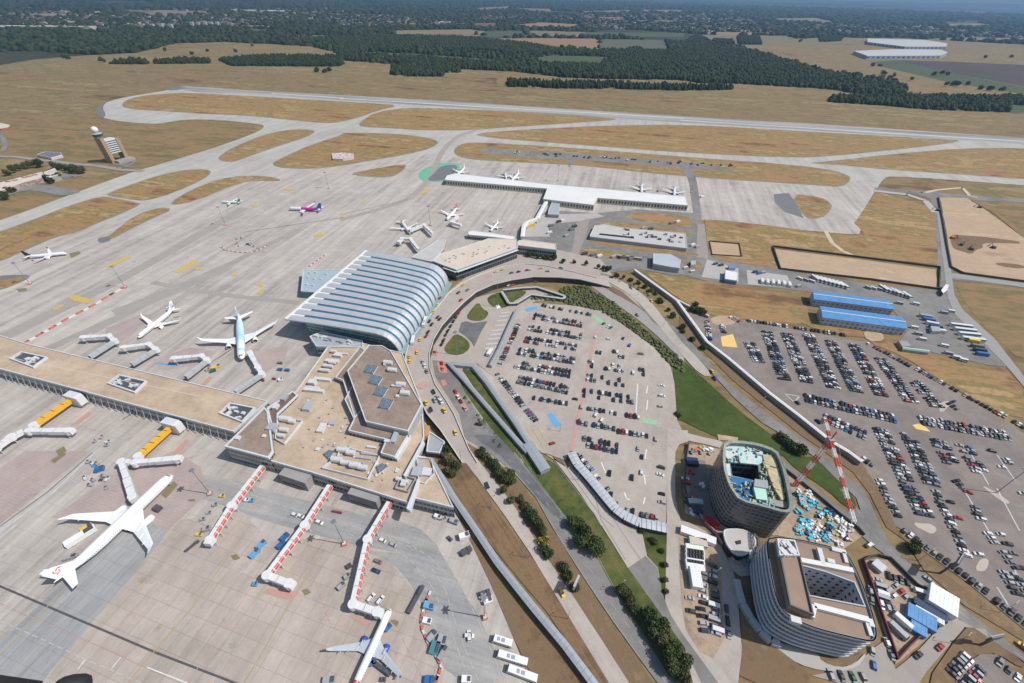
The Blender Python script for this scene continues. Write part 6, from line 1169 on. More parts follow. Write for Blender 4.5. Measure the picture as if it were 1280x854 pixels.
# --- vans, buses, trucks, carts
def boxveh(name, label, cat, p, rz, L, W, H, m, z=.25, glass=True, cabm=None, group=None, roof=()):
    r_ = thing(name, label, cat, (p[0],p[1],z), rz, group); b = MB(); hl = L/2; w = W/2; k = min(.5, H*.15)
    b.add([(-hl,-w,.35),(hl,-w,.35),(hl,w,.35),(-hl,w,.35),(-hl,-w,H-k*.4),(hl-.1,-w,H*.55),(hl-.1,w,H*.55),(-hl,w,H-k*.4),(-hl+.1,-w*.93,H),(hl-k*1.6,-w*.93,H),(hl-k*1.6,w*.93,H),(-hl+.1,w*.93,H),(hl-k*1.5,-w,H-k*.4),(hl-k*1.5,w,H-k*.4)],
      [(0,1,5,12,4),(3,7,13,6,2),(0,4,7,3),(1,2,6,5),(8,9,10,11),(4,12,9,8),(7,11,10,13),(4,8,11,7)])
    b.build('body', m, r_); g = MB(); g.add([(hl-.09,-w*.95,H*.56),(hl-.09,w*.95,H*.56),(hl-k*1.5,w*.92,H-k*.3),(hl-k*1.5,-w*.92,H-k*.3)],[(0,1,2,3)]); g.build('windscreen', m_cg, r_)
    if glass:
        for s in (-1,1): g = MB(); g.face([(-hl+.4,s*(w+.015),H*.52),(hl-k*1.8,s*(w+.015),H*.52),(hl-k*1.8,s*(w+.015),H*.82),(-hl+.4,s*(w+.015),H*.82)]); g.build('side_windows', m_cg, r_)
    for wx in ([-L*.3, L*.33] if L < 8 else [-L*.32, L*.3]):
        for s in (-1,1): b = MB(); b.tube((wx,s*(w-.3),.42),(wx,s*(w+.02),.42),.42,n=10); b.build('wheel', ptyre, r_)
    for rx_, rl in roof: b = MB(); b.box((rx_,0,H),(rl,W*.5,.22)); b.build('roof_vent', m_grey, r_)
    return r_
for i_,(a_,b2_,lb) in enumerate([((430,538,545,575),0,'white shuttle bus, uppermost of three parked at the apron edge'),((448,640,665,708),0,'white shuttle bus, middle of three parked at the apron edge'),((520,742,730,822),0,'white shuttle bus, lowest of three parked at the apron edge')]):
    p0, p1 = [P(x,y,2.8) for x,y in px('b',*a_)]; d = p0-p1; boxveh('shuttle_bus', lb, 'bus', (p0+p1)/2, math.atan2(d.y,d.x), max(9,min(13.8,d.length)), 2.9, 3.0, pw, group='buses at the apron edge', roof=((-.5,1.6),(1.6,1.2)))
p = P(*px('L',190,275)[0],6); q = P(*px('L',200,245)[0],6); boxveh('coach','long white and blue coach by the kerb of the raised road','coach',p,math.atan2((q-p).y,(q-p).x),13,2.6,3.2,CM['white'],z=6.1,roof=((-2,4),)); 
p = P(*px('L',135,360)[0],6); q = P(*px('L',142,330)[0],6); boxveh('coach','white minibus coach by the kerb near the striped roof foot','coach',p,math.atan2((q-p).y,(q-p).x),10,2.5,3,CM['white'],z=6.1)
p = P(*px('z',345,740)[0]); q = P(*px('z',380,690)[0]); boxveh('coach','white coach parked below the white striped bays','coach',p,math.atan2((q-p).y,(q-p).x),8,3.4,3.1,CM['white'])
random.seed(31)
def vline(k, a, b_, n, L, W, H, ang, what, cat, name, cols=('white',), group=None, place='', glass=True):
    (x0,y0),(x1,y1) = px(k,*a,*b_)
    for i in range(n):
        t = i/(n-1) if n > 1 else 0; p = P(x0+(x1-x0)*t, y0+(y1-y0)*t); cl = cols[i % len(cols)]
        boxveh(name, f'{cname(cl)} {what}, {nth(i)} from the left {place}', cat, p, R(ang)+random.uniform(-.04,.04), L, W, H, CM[cl], group=group, glass=glass)
vline('F',(495,205),(600,232),8,11,2.5,3.1,-78,'bus','bus','bus',('white',),'buses in the yard above the blue roofs','in the upper left bus row')
vline('F',(440,205),(485,215),3,6,2.2,2.3,-50,'van','van','van',('white','silver'),'vans in the yard','beside the bus row')
vline('F',(745,242),(830,268),7,11,2.5,3.1,-78,'bus','bus','bus',('white','white','silver'),'buses by the sand field fence','in the upper right bus row')
vline('F',(690,238),(730,243),3,6,2.2,2.3,-50,'van','van','van',('silver','white'),'vans by the sand field fence','beside the upper right bus row')
def vcol(k, pts, L, W, H, ang, what, cat, name, cols, group, place, glass=True):
    for i,(x_,y_) in enumerate(pts):
        cl = cols[i%len(cols)]; boxveh(name, f'{cname(cl)} {what}, {nth(i)} from the top {place}', cat, P(*px(k,x_,y_)[0]), R(ang)+random.uniform(-.05,.05), L, W, H, CM[cl], group=group, glass=glass)
vcol('F',[(1030,380),(1045,396),(1060,412),(1075,430)],18,2.7,3.2,-10,'articulated bus','bus','articulated_bus',('white','white','white','white'),'long buses by the straight road','by the straight road')
vcol('F',[(1078,436),(1090,455),(1100,470),(1108,484)],9,2.6,3,-15,'truck','truck','truck',('yellow','grey','dark_grey','blue'),'trucks by the straight road','below the long buses',False)
vcol('F',[(900,345),(912,358),(925,372),(938,385),(950,398)],10,2.6,3,-20,'lorry','truck','lorry',('silver','blue','white','dark_blue','white'),'lorries in the yard','in the yard right of the blue roofs',False)
vcol('F',[(865,298),(970,330),(995,325),(860,385),(875,408),(890,428),(970,452),(985,480),(1015,495),(1040,505),(805,295)],6,2.2,2.4,-20,'van','van','van',('white','silver','white'),'vans scattered in the yard','scattered right of the blue roofs')
vcol('F',[(300,215),(320,218),(340,220),(360,222),(380,224),(400,228)],9,2.6,3,70,'tanker','truck','tanker_truck',('white',),'tankers on the hardstanding','on the pale hardstanding',False)
vcol('F',[(275,180),(290,185),(305,182),(130,150),(150,155),(435,232),(40,150),(20,165),(45,178)],5.5,2.1,2.3,20,'van','van','van',('dark_grey','blue','silver','blue','dark_grey','silver','dark_grey','white','white'),'vans by the small workshop','near the white and blue workshop')
vcol('O',[(345,490),(380,425)],8,2.6,2.9,-60,'truck','truck','truck',('silver','white'),None,'in the hoarded compound',False)
vcol('O',[(505,210),(225,170+0),(240,225),(240,250)],5.6,2.1,2.3,-20,'van','van','van',('white','silver'),'vans in the hoarded compound','in the hoarded compound')
vcol('a',[(150,575),(150,625),(165,665)],5.8,2.1,2.4,-20,'van','van','van',('white','silver','white'),'vans in the container yard','in the container yard')
vcol('Y',[(240,420),(350,440),(400,380),(380,400),(1155,500),(1185,510),(465,555),(520,562),(560,570),(650,575),(700,578),(760,590),(1215,190),(940,150),(300,350),(250,375),(320,345),(840,392),(885,398),(1020,360),(1060,350)],7,2.4,2.8,30,'truck','truck','truck',('white','silver','dark_grey','grey'),'trucks around the service buildings','around the service deck',False)
vcol('Y',[(690,575),(740,580),(790,588)],14,2.6,3,-12,'coach','coach','coach',('silver',),'coaches along the access road','along the access road')
# --- containers, cabins, skips
def crate(name, label, cat, k, c, size, rz, m, z=.3, group=None, parts=True):
    p = P(*px(k,*c)[0]); r_ = thing(name, label, cat, (p.x,p.y,z), rz, group); b = MB(); b.box((0,0,.1),(size[0],size[1],size[2]-.1)); b.build('shell', m, r_); b = MB()
    for i in range(max(2,int(size[0]/1.5))): x = -size[0]/2+size[0]*(i+.5)/max(2,int(size[0]/1.5)); b.box((x,0,size[2]),(.05,size[1]*.98,.05))
    b.box((size[0]/2,0,.3),(.06,size[1]*.8,size[2]-.6)); b.build('ribs', m, r_); return r_
crate('site_cabin','bright blue roofed site cabin in the hoarded compound','cabin','O',(500,400),(11,7.5,3),R(-38),m_blue_r); crate('site_cabin','small blue site cabin beside the larger blue one','cabin','O',(478,480),(6,5,2.8),R(-38),m_blue_r)
crate('storage_box','large white topped storage shed in the corner of the compound','shed','O',(640,285),(11,11,4.5),R(-42),pw); crate('site_cabin','dark blue container between the white shed and the blue cabin','container','O',(565,345),(13,3.5,2.6),R(-42),CM['dark_blue']); crate('site_cabin','pale grey container beside the blue roofed cabin','container','O',(555,385),(11,2.5,2.8),R(-38),m_metal); crate('site_cabin','pink topped round grey hut at the compound corner','hut','O',(200,35),(5,5,3),R(30),m_metal)
for i_,(c_,s_,lb) in enumerate([((78,378),(9,5,3),'white cabin, uppermost of the stack of four in the container yard'),((78,395),(9,5,3),'white cabin with pink line, second in the container yard stack'),((78,412),(9,5,3),'white cabin with pink line, third in the container yard stack'),((78,435),(9,5,3),'white cabin, lowest of the stack of four in the container yard'),((80,480),(5,10,4),'tall white box cabin alone below the stack'),((90,350),(9,4.5,3),'cream cabin just above the white stack'),((90,325),(18,4,3),'long pale container slanting at the yard top')]):
    crate('site_cabin', lb, 'cabin', 'a', c_, s_, R(-8) if i_ < 6 else R(-22), pw if i_ != 5 else m_cream)
sitecols = [('light blue',mat('tarp_blue',(.10,.48,.58),(.08,.38,.5),scale=.6)),('white',pw),('dark blue',CM['dark_blue']),('grey',m_metal),('red',CM['red']),('pale timber',mat('timber_form',(.4,.4,.3))),('cyan',mat('form_cyan',(.3,.5,.5))),('orange',CM['orange'])]
random.seed(17); _xk = [(x, y) for x, y in ((random.uniform(680,1050), random.uniform(440,740)) for _ in range(120)) if y > .78*(x-600)+330 and y < .35*(x-600)+640][:34]; zones_ = [('k',[(740,520),(780,500),(830,560),(720,640),(700,670),(760,690),(730,620),(690,690)],['light blue']*8,'in the blue pile on the building site',5),('k',[(760,440),(740,470),(900,570),(930,600),(870,560),(950,620),(1000,640),(960,660),(880,660),(830,650),(860,690),(790,630),(700,430),(710,480),(680,460),(800,720),(860,740),(920,690),(940,750),(1010,680)]+[(random.uniform(690,1040),0) for _ in range(0)]+_xk,['white','grey','dark blue','white','light blue','pale timber'],'between the scaffolded block and the hotel',3.2),
  ('k',[(20,230),(70,180),(100,170),(140,185),(40,170),(10,180),(130,160),(80,150),(20,310),(60,400),(85,390),(50,490),(30,480),(60,540),(30,560)],['red','cyan','white','grey','orange','cyan','white','pale timber'],'on the left side of the building site',3.5)]
for k_, pts, cl_, wh, sz in zones_:
    for i_,(x_,y_) in enumerate(pts):
        cn_ = cl_[i_%len(cl_)]; m_ = dict(sitecols)[cn_]; p = P(*px(k_,x_,y_)[0]); r_ = thing('material_stack', f'{cn_} stack of building material, {nth(i_)} heap {wh}', 'material stack', (p.x,p.y,.3), R(random.uniform(0,90)), 'stacks of building material'); b = MB()
        for q in range(random.randint(4,8)): b.box((random.uniform(-sz/2,sz/2),random.uniform(-sz/2,sz/2),random.uniform(0,.6)),(random.uniform(.8,sz*.6),random.uniform(.5,sz*.4),random.uniform(.3,1.3)),R(random.choice([0,0,90,20])))
        b.build('pile', m_, r_)
crate('container','red shipping container at the foot of the scaffolded block','container','k',(142,630),(8,3,2.8),R(-40),CM['red']); crate('container','blue topped container with red end on the left of the site','container','k',(20,250),(7,5,3),R(-5),CM['dark_blue']); crate('container','pale blue sheeted cabin on the left of the site','cabin','k',(40,500),(8,3,2.6),R(-3),m_metal); crate('container','dark blue container below the pale sheeted cabin','container','k',(50,555),(5,3.5,2.6),R(-3),CM['dark_blue'])
# excavators on the sand
for i_,(x_,y_) in enumerate([(800,365),(860,410),(925,440),(1070,430),(700,180),(980,160)]):
    p = P(*px('g',x_,y_)[0]); r_ = thing('excavator', f'dark digger on the sand field, {nth(i_)} from the left', 'excavator', (p.x,p.y,.3), R(30*i_), 'diggers on the sand'); b = MB(); b.box((0,0,0),(4.5,3.2,1)); b.build('track', ptyre, r_); b = MB(); b.box((-.3,0,1),(3.6,2.8,1.8)); b.build('cab', m_darkm if i_ else CM['orange'], r_); b = MB(); b.beam((1.2,0,2.2),(4,0,4.5),.5); b.beam((4,0,4.5),(6,0,1.5),.4); b.beam((6,0,1.5),(5.4,0,.5),1,.8); b.build('boom', m_darkm, r_)
# apron equipment
def cart(label, k, c, size, rz, m, name='baggage_cart', cat='apron equipment', group='ground equipment on the apron'):
    p = P(*px(k,*c)[0]); r_ = thing(name, label, cat, (p.x,p.y,.22), rz, group); b = MB(); b.box((0,0,.35),size); b.build('body', m, r_); b = MB()
    for sx in (-1,1):
        for sy in (-1,1): b.tube((sx*size[0]*.35,sy*size[1]*.3,.25),(sx*size[0]*.35,sy*size[1]*.5,.25),.25,n=6)
    b.build('wheels', ptyre, r_); b = MB(); b.box((size[0]*.3,0,.35+size[2]),(size[0]*.3,size[1]*.7,.5)); b.build('cab', m_darkm, r_)
mb_ = CM['blue']
EQ = [('blue cargo container pair, upper one between the first two red airbridges','d',(340,475),(5,2.4,1.6),60,m_bluep),('blue cargo container pair, lower one between the first two red airbridges','d',(308,517),(5,2.4,1.6),60,m_bluep),('dark blue container in the shadow of the middle red airbridge, upper','d',(453,437),(4.5,2.4,1.6),60,mb_),('dark blue container in the shadow of the middle red airbridge, lower','d',(436,475),(4.5,2.4,1.6),60,mb_),
 ('blue cart on the grey lane by the first red airbridge','d',(292,260),(2.5,1.8,1.3),0,m_bluep),('white loader beside the first red airbridge','d',(270,258),(2.5,1.8,1.5),0,pw),('small blue stair truck at the middle airbridge end','d',(312,665),(2,2,1.6),0,m_bluep),('red and grey tow bar trolley below the terminal','d',(705,315),(6,1,.7),-10,CM['red']),('dark equipment at the rightmost red airbridge, upper','d',(765,578),(2.5,2,1.5),40,m_darkm),('dark equipment at the rightmost red airbridge, lower','d',(755,628),(3,2,1.5),40,m_grey),('grey tug left of the rightmost red airbridge','d',(728,675),(4,2,1.6),50,m_grey),
 ('yellow tug near the first red airbridge root','d',(150,238),(2.6,1.6,1.2),0,CM['yellow']),('grey dolly left of the first red airbridge','d',(75,398),(3.5,2.5,1.8),20,m_grey),('grey dolly in line left of the first airbridge, upper','d',(55,350),(2.5,1.6,1),20,m_grey),('grey dolly in line left of the first airbridge, top','d',(115,280),(2.5,1.6,1),20,m_grey),('yellow belt loader below the first airbridge line','d',(38,425),(3,1.5,1),0,CM['yellow']),('long dark belt loader left of the first airbridge','d',(5,480),(7,1,1),55,m_darkm),('white pale trolley by the first airbridge foot','d',(85,318),(2.5,1.5,.8),10,m_grey),
 ('blue topped container by the large red emblem airliner','m',(410,120),(4.5,3,2),30,mb_),('small bright blue cart among dollies near the large airliner','m',(380,98),(2,1.5,1.2),30,m_bluep),('long white catering truck with green and yellow front behind the wing','m',(315,480),(13,3.6,2.8),52,pw),('green and yellow vehicle at the wing root of the large airliner','m',(350,440),(5,3.4,2.6),52,CM['yellow']),('low dark steps at the tail of the large airliner','m',(255,588),(6,2,1.5),20,m_grey),
 ('white rounded loader under the large airliner wing','m',(720,330),(4,3,2.2),-20,m_darkm),('dark blue equipment left of the striped hall','n',(735,630),(3.6,1.8,1.4),-8,mb_),('dark blue equipment beside its twin left of the striped hall','n',(790,635),(3.6,1.8,1.4),-8,mb_),('yellow and green belt loader by the pale blue airliner','n',(250,610),(6,2,1.4),40,CM['yellow']),('green tug with yellow belt loader by the pale blue airliner','n',(225,640),(4,2,1.4),40,CM['green']),('grey trolley beside the belt loader','n',(185,630),(3,2,1.2),40,m_grey),('orange tug left of the dark blue equipment','n',(735,580),(4,1.5,1.2),-10,mat('paint_box',(.2,.2,.1))),('white steps on the pink stand by the hall','n',(740,710),(3,2,1.8),20,pw),('red trolley on the pink stand by the hall','n',(690,700),(3,1.2,1),-20,CM['red']),('red trolley beside the grey bridge rotunda','n',(605,712),(2.5,1.2,1),-20,CM['red']),
 ('blue belt loader at the nose of the blue engined airliner','q',(588,380),(3.5,2,1.4),50,mb_),('blue cart under the tail side of the blue engined airliner','q',(460,680),(3,2.4,1.6),20,mb_),('white and blue cart, upper of two on the red line','q',(940,200),(5,2.6,1.8),-10,m_bluep),('white and blue cart, lower of two on the red line','q',(925,328),(4,2.4,1.8),-10,pw),('teal container cluster right of the red line','q',(992,560),(4,5,1.8),-10,m_teal),('grey container right of the teal one','q',(1055,490),(4,4,1.8),-10,m_grey),('grey trolley above the teal container','q',(970,455),(5,2.5,1.6),50,m_grey),('brown loader right of the teal container','q',(1060,600),(6,2,1.6),60,m_conc),('dark lattice passenger steps right of the blue engined airliner','q',(828,140),(13,1.6,1.6),68,m_darkm),('black belt loader behind the blue engined airliner wing','q',(530,730),(10,1.6,1.6),-28,m_darkm),('white dolly under the wing of the blue engined airliner','q',(660,760),(3,2,1.6),-28,pw),('dark dolly by the blue engined airliner tail','q',(550,830),(2,1.6,1.2),0,m_darkm),('blue dolly at the bottom edge right of the airliner','q',(945,835),(4,3,1.8),0,mb_),('grey van body at the left bottom of the airliner','q',(85,838),(5,3,1.6),10,m_grey),
 ('dark pickup with white load near the apron edge','b',(370,245),(5,3.2,1.8),20,m_darkm),('white and blue load beside the dark pickup','b',(385,285),(4.4,3,1.6),20,pw),('small white cart at the bottom apron edge','b',(240,835),(4,2.5,2.2),0,pw),('grey container at the apron edge near the walkway','H',(465,372),(6,2.6,1.8),35,m_darkm),('white box truck under the terminal corner','H',(458,318),(5.5,3,2.6),20,pw),('grey trailer line at the terminal corner','H',(420,262),(5,2.4,1.6),-20,m_grey),('dark trailer in the line at the terminal corner','H',(405,325),(3,1.4,1),-40,m_darkm),('white trailer at the terminal foot','H',(360,245),(4,2,1.5),-20,pw)]
for lb,k_,c_,s_,a_,m_ in EQ: cart(lb,k_,c_,s_,R(a_),m_)
random.seed(41)
for i_ in range(26):   # small dollies clustered on the left apron
    k_, x_, y_ = random.choice([('m',random.uniform(320,450),random.uniform(50,220)),('W',random.uniform(600,800),random.uniform(680,760)),('D',random.uniform(870,940),random.uniform(45,90)),('D',random.uniform(815,990),random.uniform(60,100))])
    cart(f'small grey dolly in the scattered equipment on the left apron', k_, (x_,y_), (random.uniform(1.5,3),1.4,random.uniform(.6,1.3)), R(random.uniform(0,180)), random.choice([m_grey,m_darkm,m_grey,m_unit]), group='small dollies on the left apron')
for i_ in range(46):   # stands of equipment on the strip between taxiway and pier apron
    t = random.random()
    cart('small item in the long line of parked ground equipment beyond the white pier', 'B', (640+t*800, 562+t*50+random.uniform(-3,6)), (random.uniform(3,8),random.uniform(2,3),random.uniform(.8,2)), R(random.choice([-12,70,80])), random.choice([m_grey,m_darkm,m_unit,CM['dark_blue'],m_darkm]), group='ground equipment beyond the pier')
# red and white barrier blocks
def barriers(k, pts, step, n_lab, wh, L=3.2, w=1.0, h=.9):
    c_ = [P(x,y) for x,y in px(k,*pts)]; i = 0
    for a_, e_ in zip(c_,c_[1:]):
        d = e_-a_; u = d.normalized(); t = 0
        while t < d.length:
            p = a_+u*(t+step/2); o_ = MB(); o_.box((0,0,0),(L,w,h),0,0,.85); ob = o_.build('barrier_block', (mat('barrier_red',(.55,.12,.09),(.5,.14,.1),scale=.6) if i%2 else m_unit)); ob.location = (p.x,p.y,.22); ob.rotation_euler.z = math.atan2(u.y,u.x)
            tag(ob, ('red' if i%2 else 'white')+f' barrier block, {wh}', 'barrier', f'{"red" if i%2 else "white"} barrier blocks {wh}'); i += 1; t += step
barriers('D',(-10,490,40,465,100,435,150,408,200,380,250,350,300,325,350,298,400,268,450,238),6.6,0,'in the line along the left taxi lane',6.2,2.0)
barriers('q',(955,60,925,130,895,200,875,300,880,390,915,470,960,570,1010,640,1045,720,1020,790,1000,850),2.6,0,'curving line at the bottom apron',2.4,1.1)
barriers('D',(810,85,830,98,870,105,910,108,950,100,985,80),2.9,0,'round the equipment island on the open apron',2.2,1)
barriers('D',(1128,165,1200,113),3,0,'beside the teal annex',2.4,1)
# ================================================================ MASTS
m_pole = mat('pole_grey', (.30,.31,.32), (.24,.25,.26), scale=.5, rough=.4, metal=.4)
def mast(label, p, H, base=True, r=.28, head=True, cat='light mast', name='light_mast'):
    r_ = thing(name, label, cat, (p.x,p.y,0)); b = MB(); b.tube((0,0,0),(0,0,H),r,r*.5,8); b.build('pole', m_pole, r_)
    if base:
        for i,(q,s) in enumerate((((0,0,0),(2.6,2.6,1.1)),((0,0,1.1),(1.6,1.6,.8)))): b = MB(); b.box(q,s,R(20)); b.build('base_block', mat('barrier_red',(.5,.1,.1)) if i == 0 else m_unit, r_)
    if head:
        b = MB(); b.tube((0,0,H-.4),(0,0,H),1.3,n=10); b.build('head_ring', m_pole, r_)
        for q in range(6): t = q*math.pi/3; b = MB(); b.box((1.6*math.cos(t),1.6*math.sin(t),H-.7),(.8,.6,.5),t); b.build('floodlight', m_grey, r_)
    return r_
for lb,k_,c_,H_ in [('apron light mast at the end of the red white block line','p',(157,360),23.5),('apron light mast by the red bird airliner nose','p',(263,618),24),('apron light mast between the long red airbridges','d',(740,468),24),('apron light mast near the three shuttle buses','p',(606,772),24),('apron light mast beyond the striped roof','X',(310,278),25),('light mast with red base behind the white pier','Y',(293,85),24),('light mast on the far apron corner by the top left','p',(411,236),23.5),('light mast at the left edge of the apron','D',(112,222),23.5),('light mast with red base at the right end of the pier','Y',(1145,158),24),('light mast by the road junction beyond the sand fields','g',(600,60),22),('light mast standing near the middle of the apron','D',(830,5),23)]:
    mast(lb, P(*px(k_,*c_)[0]), H_)
mast('tall dark light mast on the sandy traffic island in the far car park', P(1244.6,616.6), 24, False); mast('light mast on the lower lawn island by the taxi road', P(*px('z',75,750)[0]), 24, False)
fm = mast('white flagpole on a pale plinth in the lawn by the zigzag ramp', P(622,384), 27, False, .3, False, 'flagpole', 'flagpole'); b = MB(); b.box((0,0,.1),(5,5,1.2),R(30),0,.6); b.build('plinth', m_white_r, fm)
def signbox(label, k, c, H, w, rz, m):
    p = P(*px(k,*c)[0]); r_ = thing('billboard', label, 'billboard', (p.x,p.y,0), rz); b = MB(); b.tube((0,0,0),(0,0,H),.5,n=8); b.build('column', m_darkm, r_); b = MB(); b.box((0,0,H),(w,.8,4)); b.build('panel', m, r_); b = MB(); b.beam((-w/2,.45,H+4),(w/2,.45,H+4),.3); b.build('frame', m_grey, r_)
signbox('tall dark billboard on the brown verge by the curving road', 'N', (650,668), 13, 9, R(35), m_darkm); signbox('tall pale billboard on the verge beside the pale exit road', 'H', (862,512), 7, 6, R(60), m_metal); signbox('dark billboard on the brown mound at the lower right', 'O', (935,585), 8, 7, R(10), m_darkm)
# road lamps along the roads
LP = [('l',(760,543),'on the brown verge by the long walkway, middle'),('l',(548,215),'on the verge near the round bushes'),('H',(683,392),'on the brown verge by the long walkway, next lower'),('H',(838,618),'near the pale exit road taxi'),('H',(555,210),'at the top of the brown verge'),('H',(1020,520),'between the lawn trees'),
 ('F',(285,680),'beside the green lawn'),('F',(120,430),'by the white barrier bend'),('N',(500,575),'behind the small verge tree'),('O',(740,575),'on the side road edge'),('O',(1075,350),'on the verge below the bottom edge row'),('a',(140,480),'at the kerb of the container yard'),('K',(410,505),'behind the curved canopy'),('K',(300,200),'by the blue bays'),('J',(800,120),'on the shrub bank'),('e',(340,310),'inside the curving road'),('e',(480,480),'between road and white barrier')]
for i_,(k_,c_,wh_) in enumerate(LP):
    p = P(*px(k_,*c_)[0]); r_ = thing('street_lamp', 'slim grey street lamp '+wh_, 'street lamp', (p.x,p.y,0), R(30), 'street lamps along the roads'); b = MB(); b.tube((0,0,0),(0,0,11),.14,.08,6); b.build('pole', m_pole, r_); b = MB(); b.beam((0,0,11),(2,0,11.3),.1); b.build('arm', m_pole, r_); b = MB(); b.box((2.2,0,11.2),(.9,.35,.15)); b.build('lamp_head', m_grey, r_)
# ================================================================ VEGETATION
def leafmat(name, a, b_, scale=.35):
    m = mat(name, a, b_, scale=scale, rough=.8, spec=.2, wid=.2); return m
lf = [leafmat('leaves_dark', (.060,.088,.028), (.030,.050,.017)), leafmat('leaves_mid', (.095,.118,.036), (.045,.068,.022)), leafmat('leaves_olive', (.15,.135,.055), (.08,.075,.032)), leafmat('leaves_yellow', (.42,.32,.05), (.25,.2,.04))]
bark = mat('bark', (.10,.075,.055), (.07,.05,.04), scale=2)
def crown_mesh(seed, R_, H, n, leaf, mats, squash=.8):
    """leaf clumps through an uneven volume of several lobes, standing on z = H*.25"""
    rg = np.random.default_rng(seed); lobes = [(rg.uniform(-.45,.45)*R_, rg.uniform(-.45,.45)*R_, H*.16+rg.uniform(.15,.62)*H, rg.uniform(.45,.7)*R_) for _ in range(9)]
    b = MB()
    for _ in range(n):
        cx,cy,cz,r = lobes[rg.integers(len(lobes))]; v = rg.normal(size=3); v /= np.linalg.norm(v); rr = r*rg.uniform(.55,1.05); p = np.array([cx,cy,cz])+v*rr*np.array([1,1,squash])
        if p[2] < H*.12: continue
        a = rg.normal(size=3); a /= np.linalg.norm(a); c = np.cross(a, v*.7+rg.normal(size=3)*.5); c /= (np.linalg.norm(c)+1e-6); s = leaf*rg.uniform(.6,1.3)
        b.face([tuple(p-a*s-c*s*.6), tuple(p+a*s-c*s*.5), tuple(p+a*s*.8+c*s*.6), tuple(p-a*s*.7+c*s*.7)], int(rg.random() < .25) if len(mats) > 1 else 0)
    return b
TREE = {}
def tree_data(kind, v):
    key = (kind, v)
    if key not in TREE:
        if kind == 'tree': R_, H, n, lf_, ms, tk = (4.6,3.6,5.0,4.0)[v], (9,10.5,8.5,7.5)[v], 1500, .42, [lf[(0,1,1,2)[v]], lf[(1,2,0,1)[v]]], 1
        elif kind == 'bush': R_, H, n, lf_, ms, tk = (2.4,2.8,2.0,2.6)[v], (3.4,2.6,4.0,3.0)[v], 620, .28, [lf[v%3], lf[(v+1)%3]], 0
        elif kind == 'yellow': R_, H, n, lf_, ms, tk = 2.4, 4, 500, .34, [lf[3], lf[2]], 0
        b = crown_mesh(v*7+hash(kind)%1 + len(kind), R_, H, n, lf_, ms); o1 = b.build('crown', ms)
        t = MB(); t.tube((0,0,0),(0.1,0,H*.5),.03*H,.015*H,7); 
        for q in range(5): a_ = q*1.3; t.tube((0.05,0,H*(.25+.05*q)),(R_*.6*math.cos(a_),R_*.6*math.sin(a_),H*(.5+.06*q)),.012*H,.004*H,5)
        o2 = t.build('trunk', bark); TREE[key] = (o1.data, o2.data)
        for o in (o1,o2): bpy.data.objects.remove(o)
    return TREE[key]
def tree(p, label, kind='tree', s=1.0, group=None, cat='tree'):
    r_ = thing('tree' if kind == 'tree' else 'bush', label, cat, (p.x,p.y,.1), random.uniform(0,6.28), group); r_.scale = (s*random.uniform(.9,1.1), s*random.uniform(.9,1.1), s*random.uniform(.85,1.15)); cm, tm = tree_data(kind, random.randrange(4))
    for nm, me in (('crown', cm), ('trunk', tm)): o_ = bpy.data.objects.new(nm, me); o_.parent = r_; col.objects.link(o_)
random.seed(51)
def grove(k, pts, where, kind='tree', s=1.0, cat=None, jitter=.15):
    for i,(x_,y_) in enumerate(pts):
        p = P(*px(k,x_,y_)[0]); w = dict(tree='tree', bush='bush', yellow='yellow leaved bush')[kind]
        tree(p, f'{"dark green " if kind == "tree" else "olive green " if kind == "bush" else ""}{w}, {nth(i)} from the top {where}', kind, s*random.uniform(1-jitter,1+jitter), None if kind == 'yellow' else f'{w}es {where}' if w == 'bush' else f'{w}s {where}', cat or ('tree' if kind == 'tree' else 'bush'))
grove('l',[(430,175),(470,225),(450,150),(460,290),(480,300),(510,255)],'beside the small stair building','bush',1.5)
grove('l',[(700,170),(725,190),(690,150),(775,240),(795,265)],'on the strip between the two exit roads, upper','bush',1.3); grove('l',[(830,310),(875,340),(910,365),(850,350),(895,330)],'on the strip between the exit roads, middle','tree',.75); grove('l',[(850,430),(905,500)],'on the soil between the exit roads','bush',1.25)
grove('l',[(975,500),(1000,540),(1030,570),(1050,600),(1070,640),(1090,670),(1020,600),(1110,700),(1130,740)],'in the long clump between the exit roads','tree',.68); grove('l',[(1140,790)],'at the lower end of the clump','yellow',1.2); grove('H',[(770,385),(755,370)],'near the yellow bush','bush',1.3); grove('H',[(820,430),(840,465),(860,505)],'by the pale billboard','bush',1.35)
grove('H',[(870,285),(895,310),(920,345),(890,340),(860,270),(935,370)],'on the lawn strip beside the toll road','tree',1.05); grove('H',[(1030,520),(1060,560),(1085,590),(1050,530)],'lower on the lawn strip','tree',.8)
grove('H',[(1130,625),(1160,660),(1190,700),(1215,735),(1240,775),(1150,680),(1200,760),(1230,800),(1180,650),(1250,830),(1210,800),(1262,790)],'in the dense row at the bottom edge','tree',.95)
grove('H',[(1110,300),(1160,340),(1190,420),(1180,370),(1195,480),(1200,520),(1150,330)],'in the wild corner below the curved canopy','bush',.8)
grove('r',[(75,330),(110,360),(150,390),(170,405),(95,345)],'on the green lawn above the building site','bush',1.7); grove('N',[(430,500),(465,520),(450,480)],'on the brown verge by the far car park','tree',.75)
grove('Y',[(110,570),(140,575),(170,580),(200,585),(230,590),(265,592)],'under the terminal end block','tree',.7); grove('Y',[(325,608),(400,612),(475,625),(550,645),(585,648),(625,658),(610,665)],'in the row above the deck end','tree',.62)
grove('e',[(225,205),(260,215),(300,225),(345,245),(375,265),(410,285),(440,300),(455,340),(470,350),(510,395),(530,425),(580,490),(590,510),(635,555),(700,600)],'along the white barrier','bush',1.25)
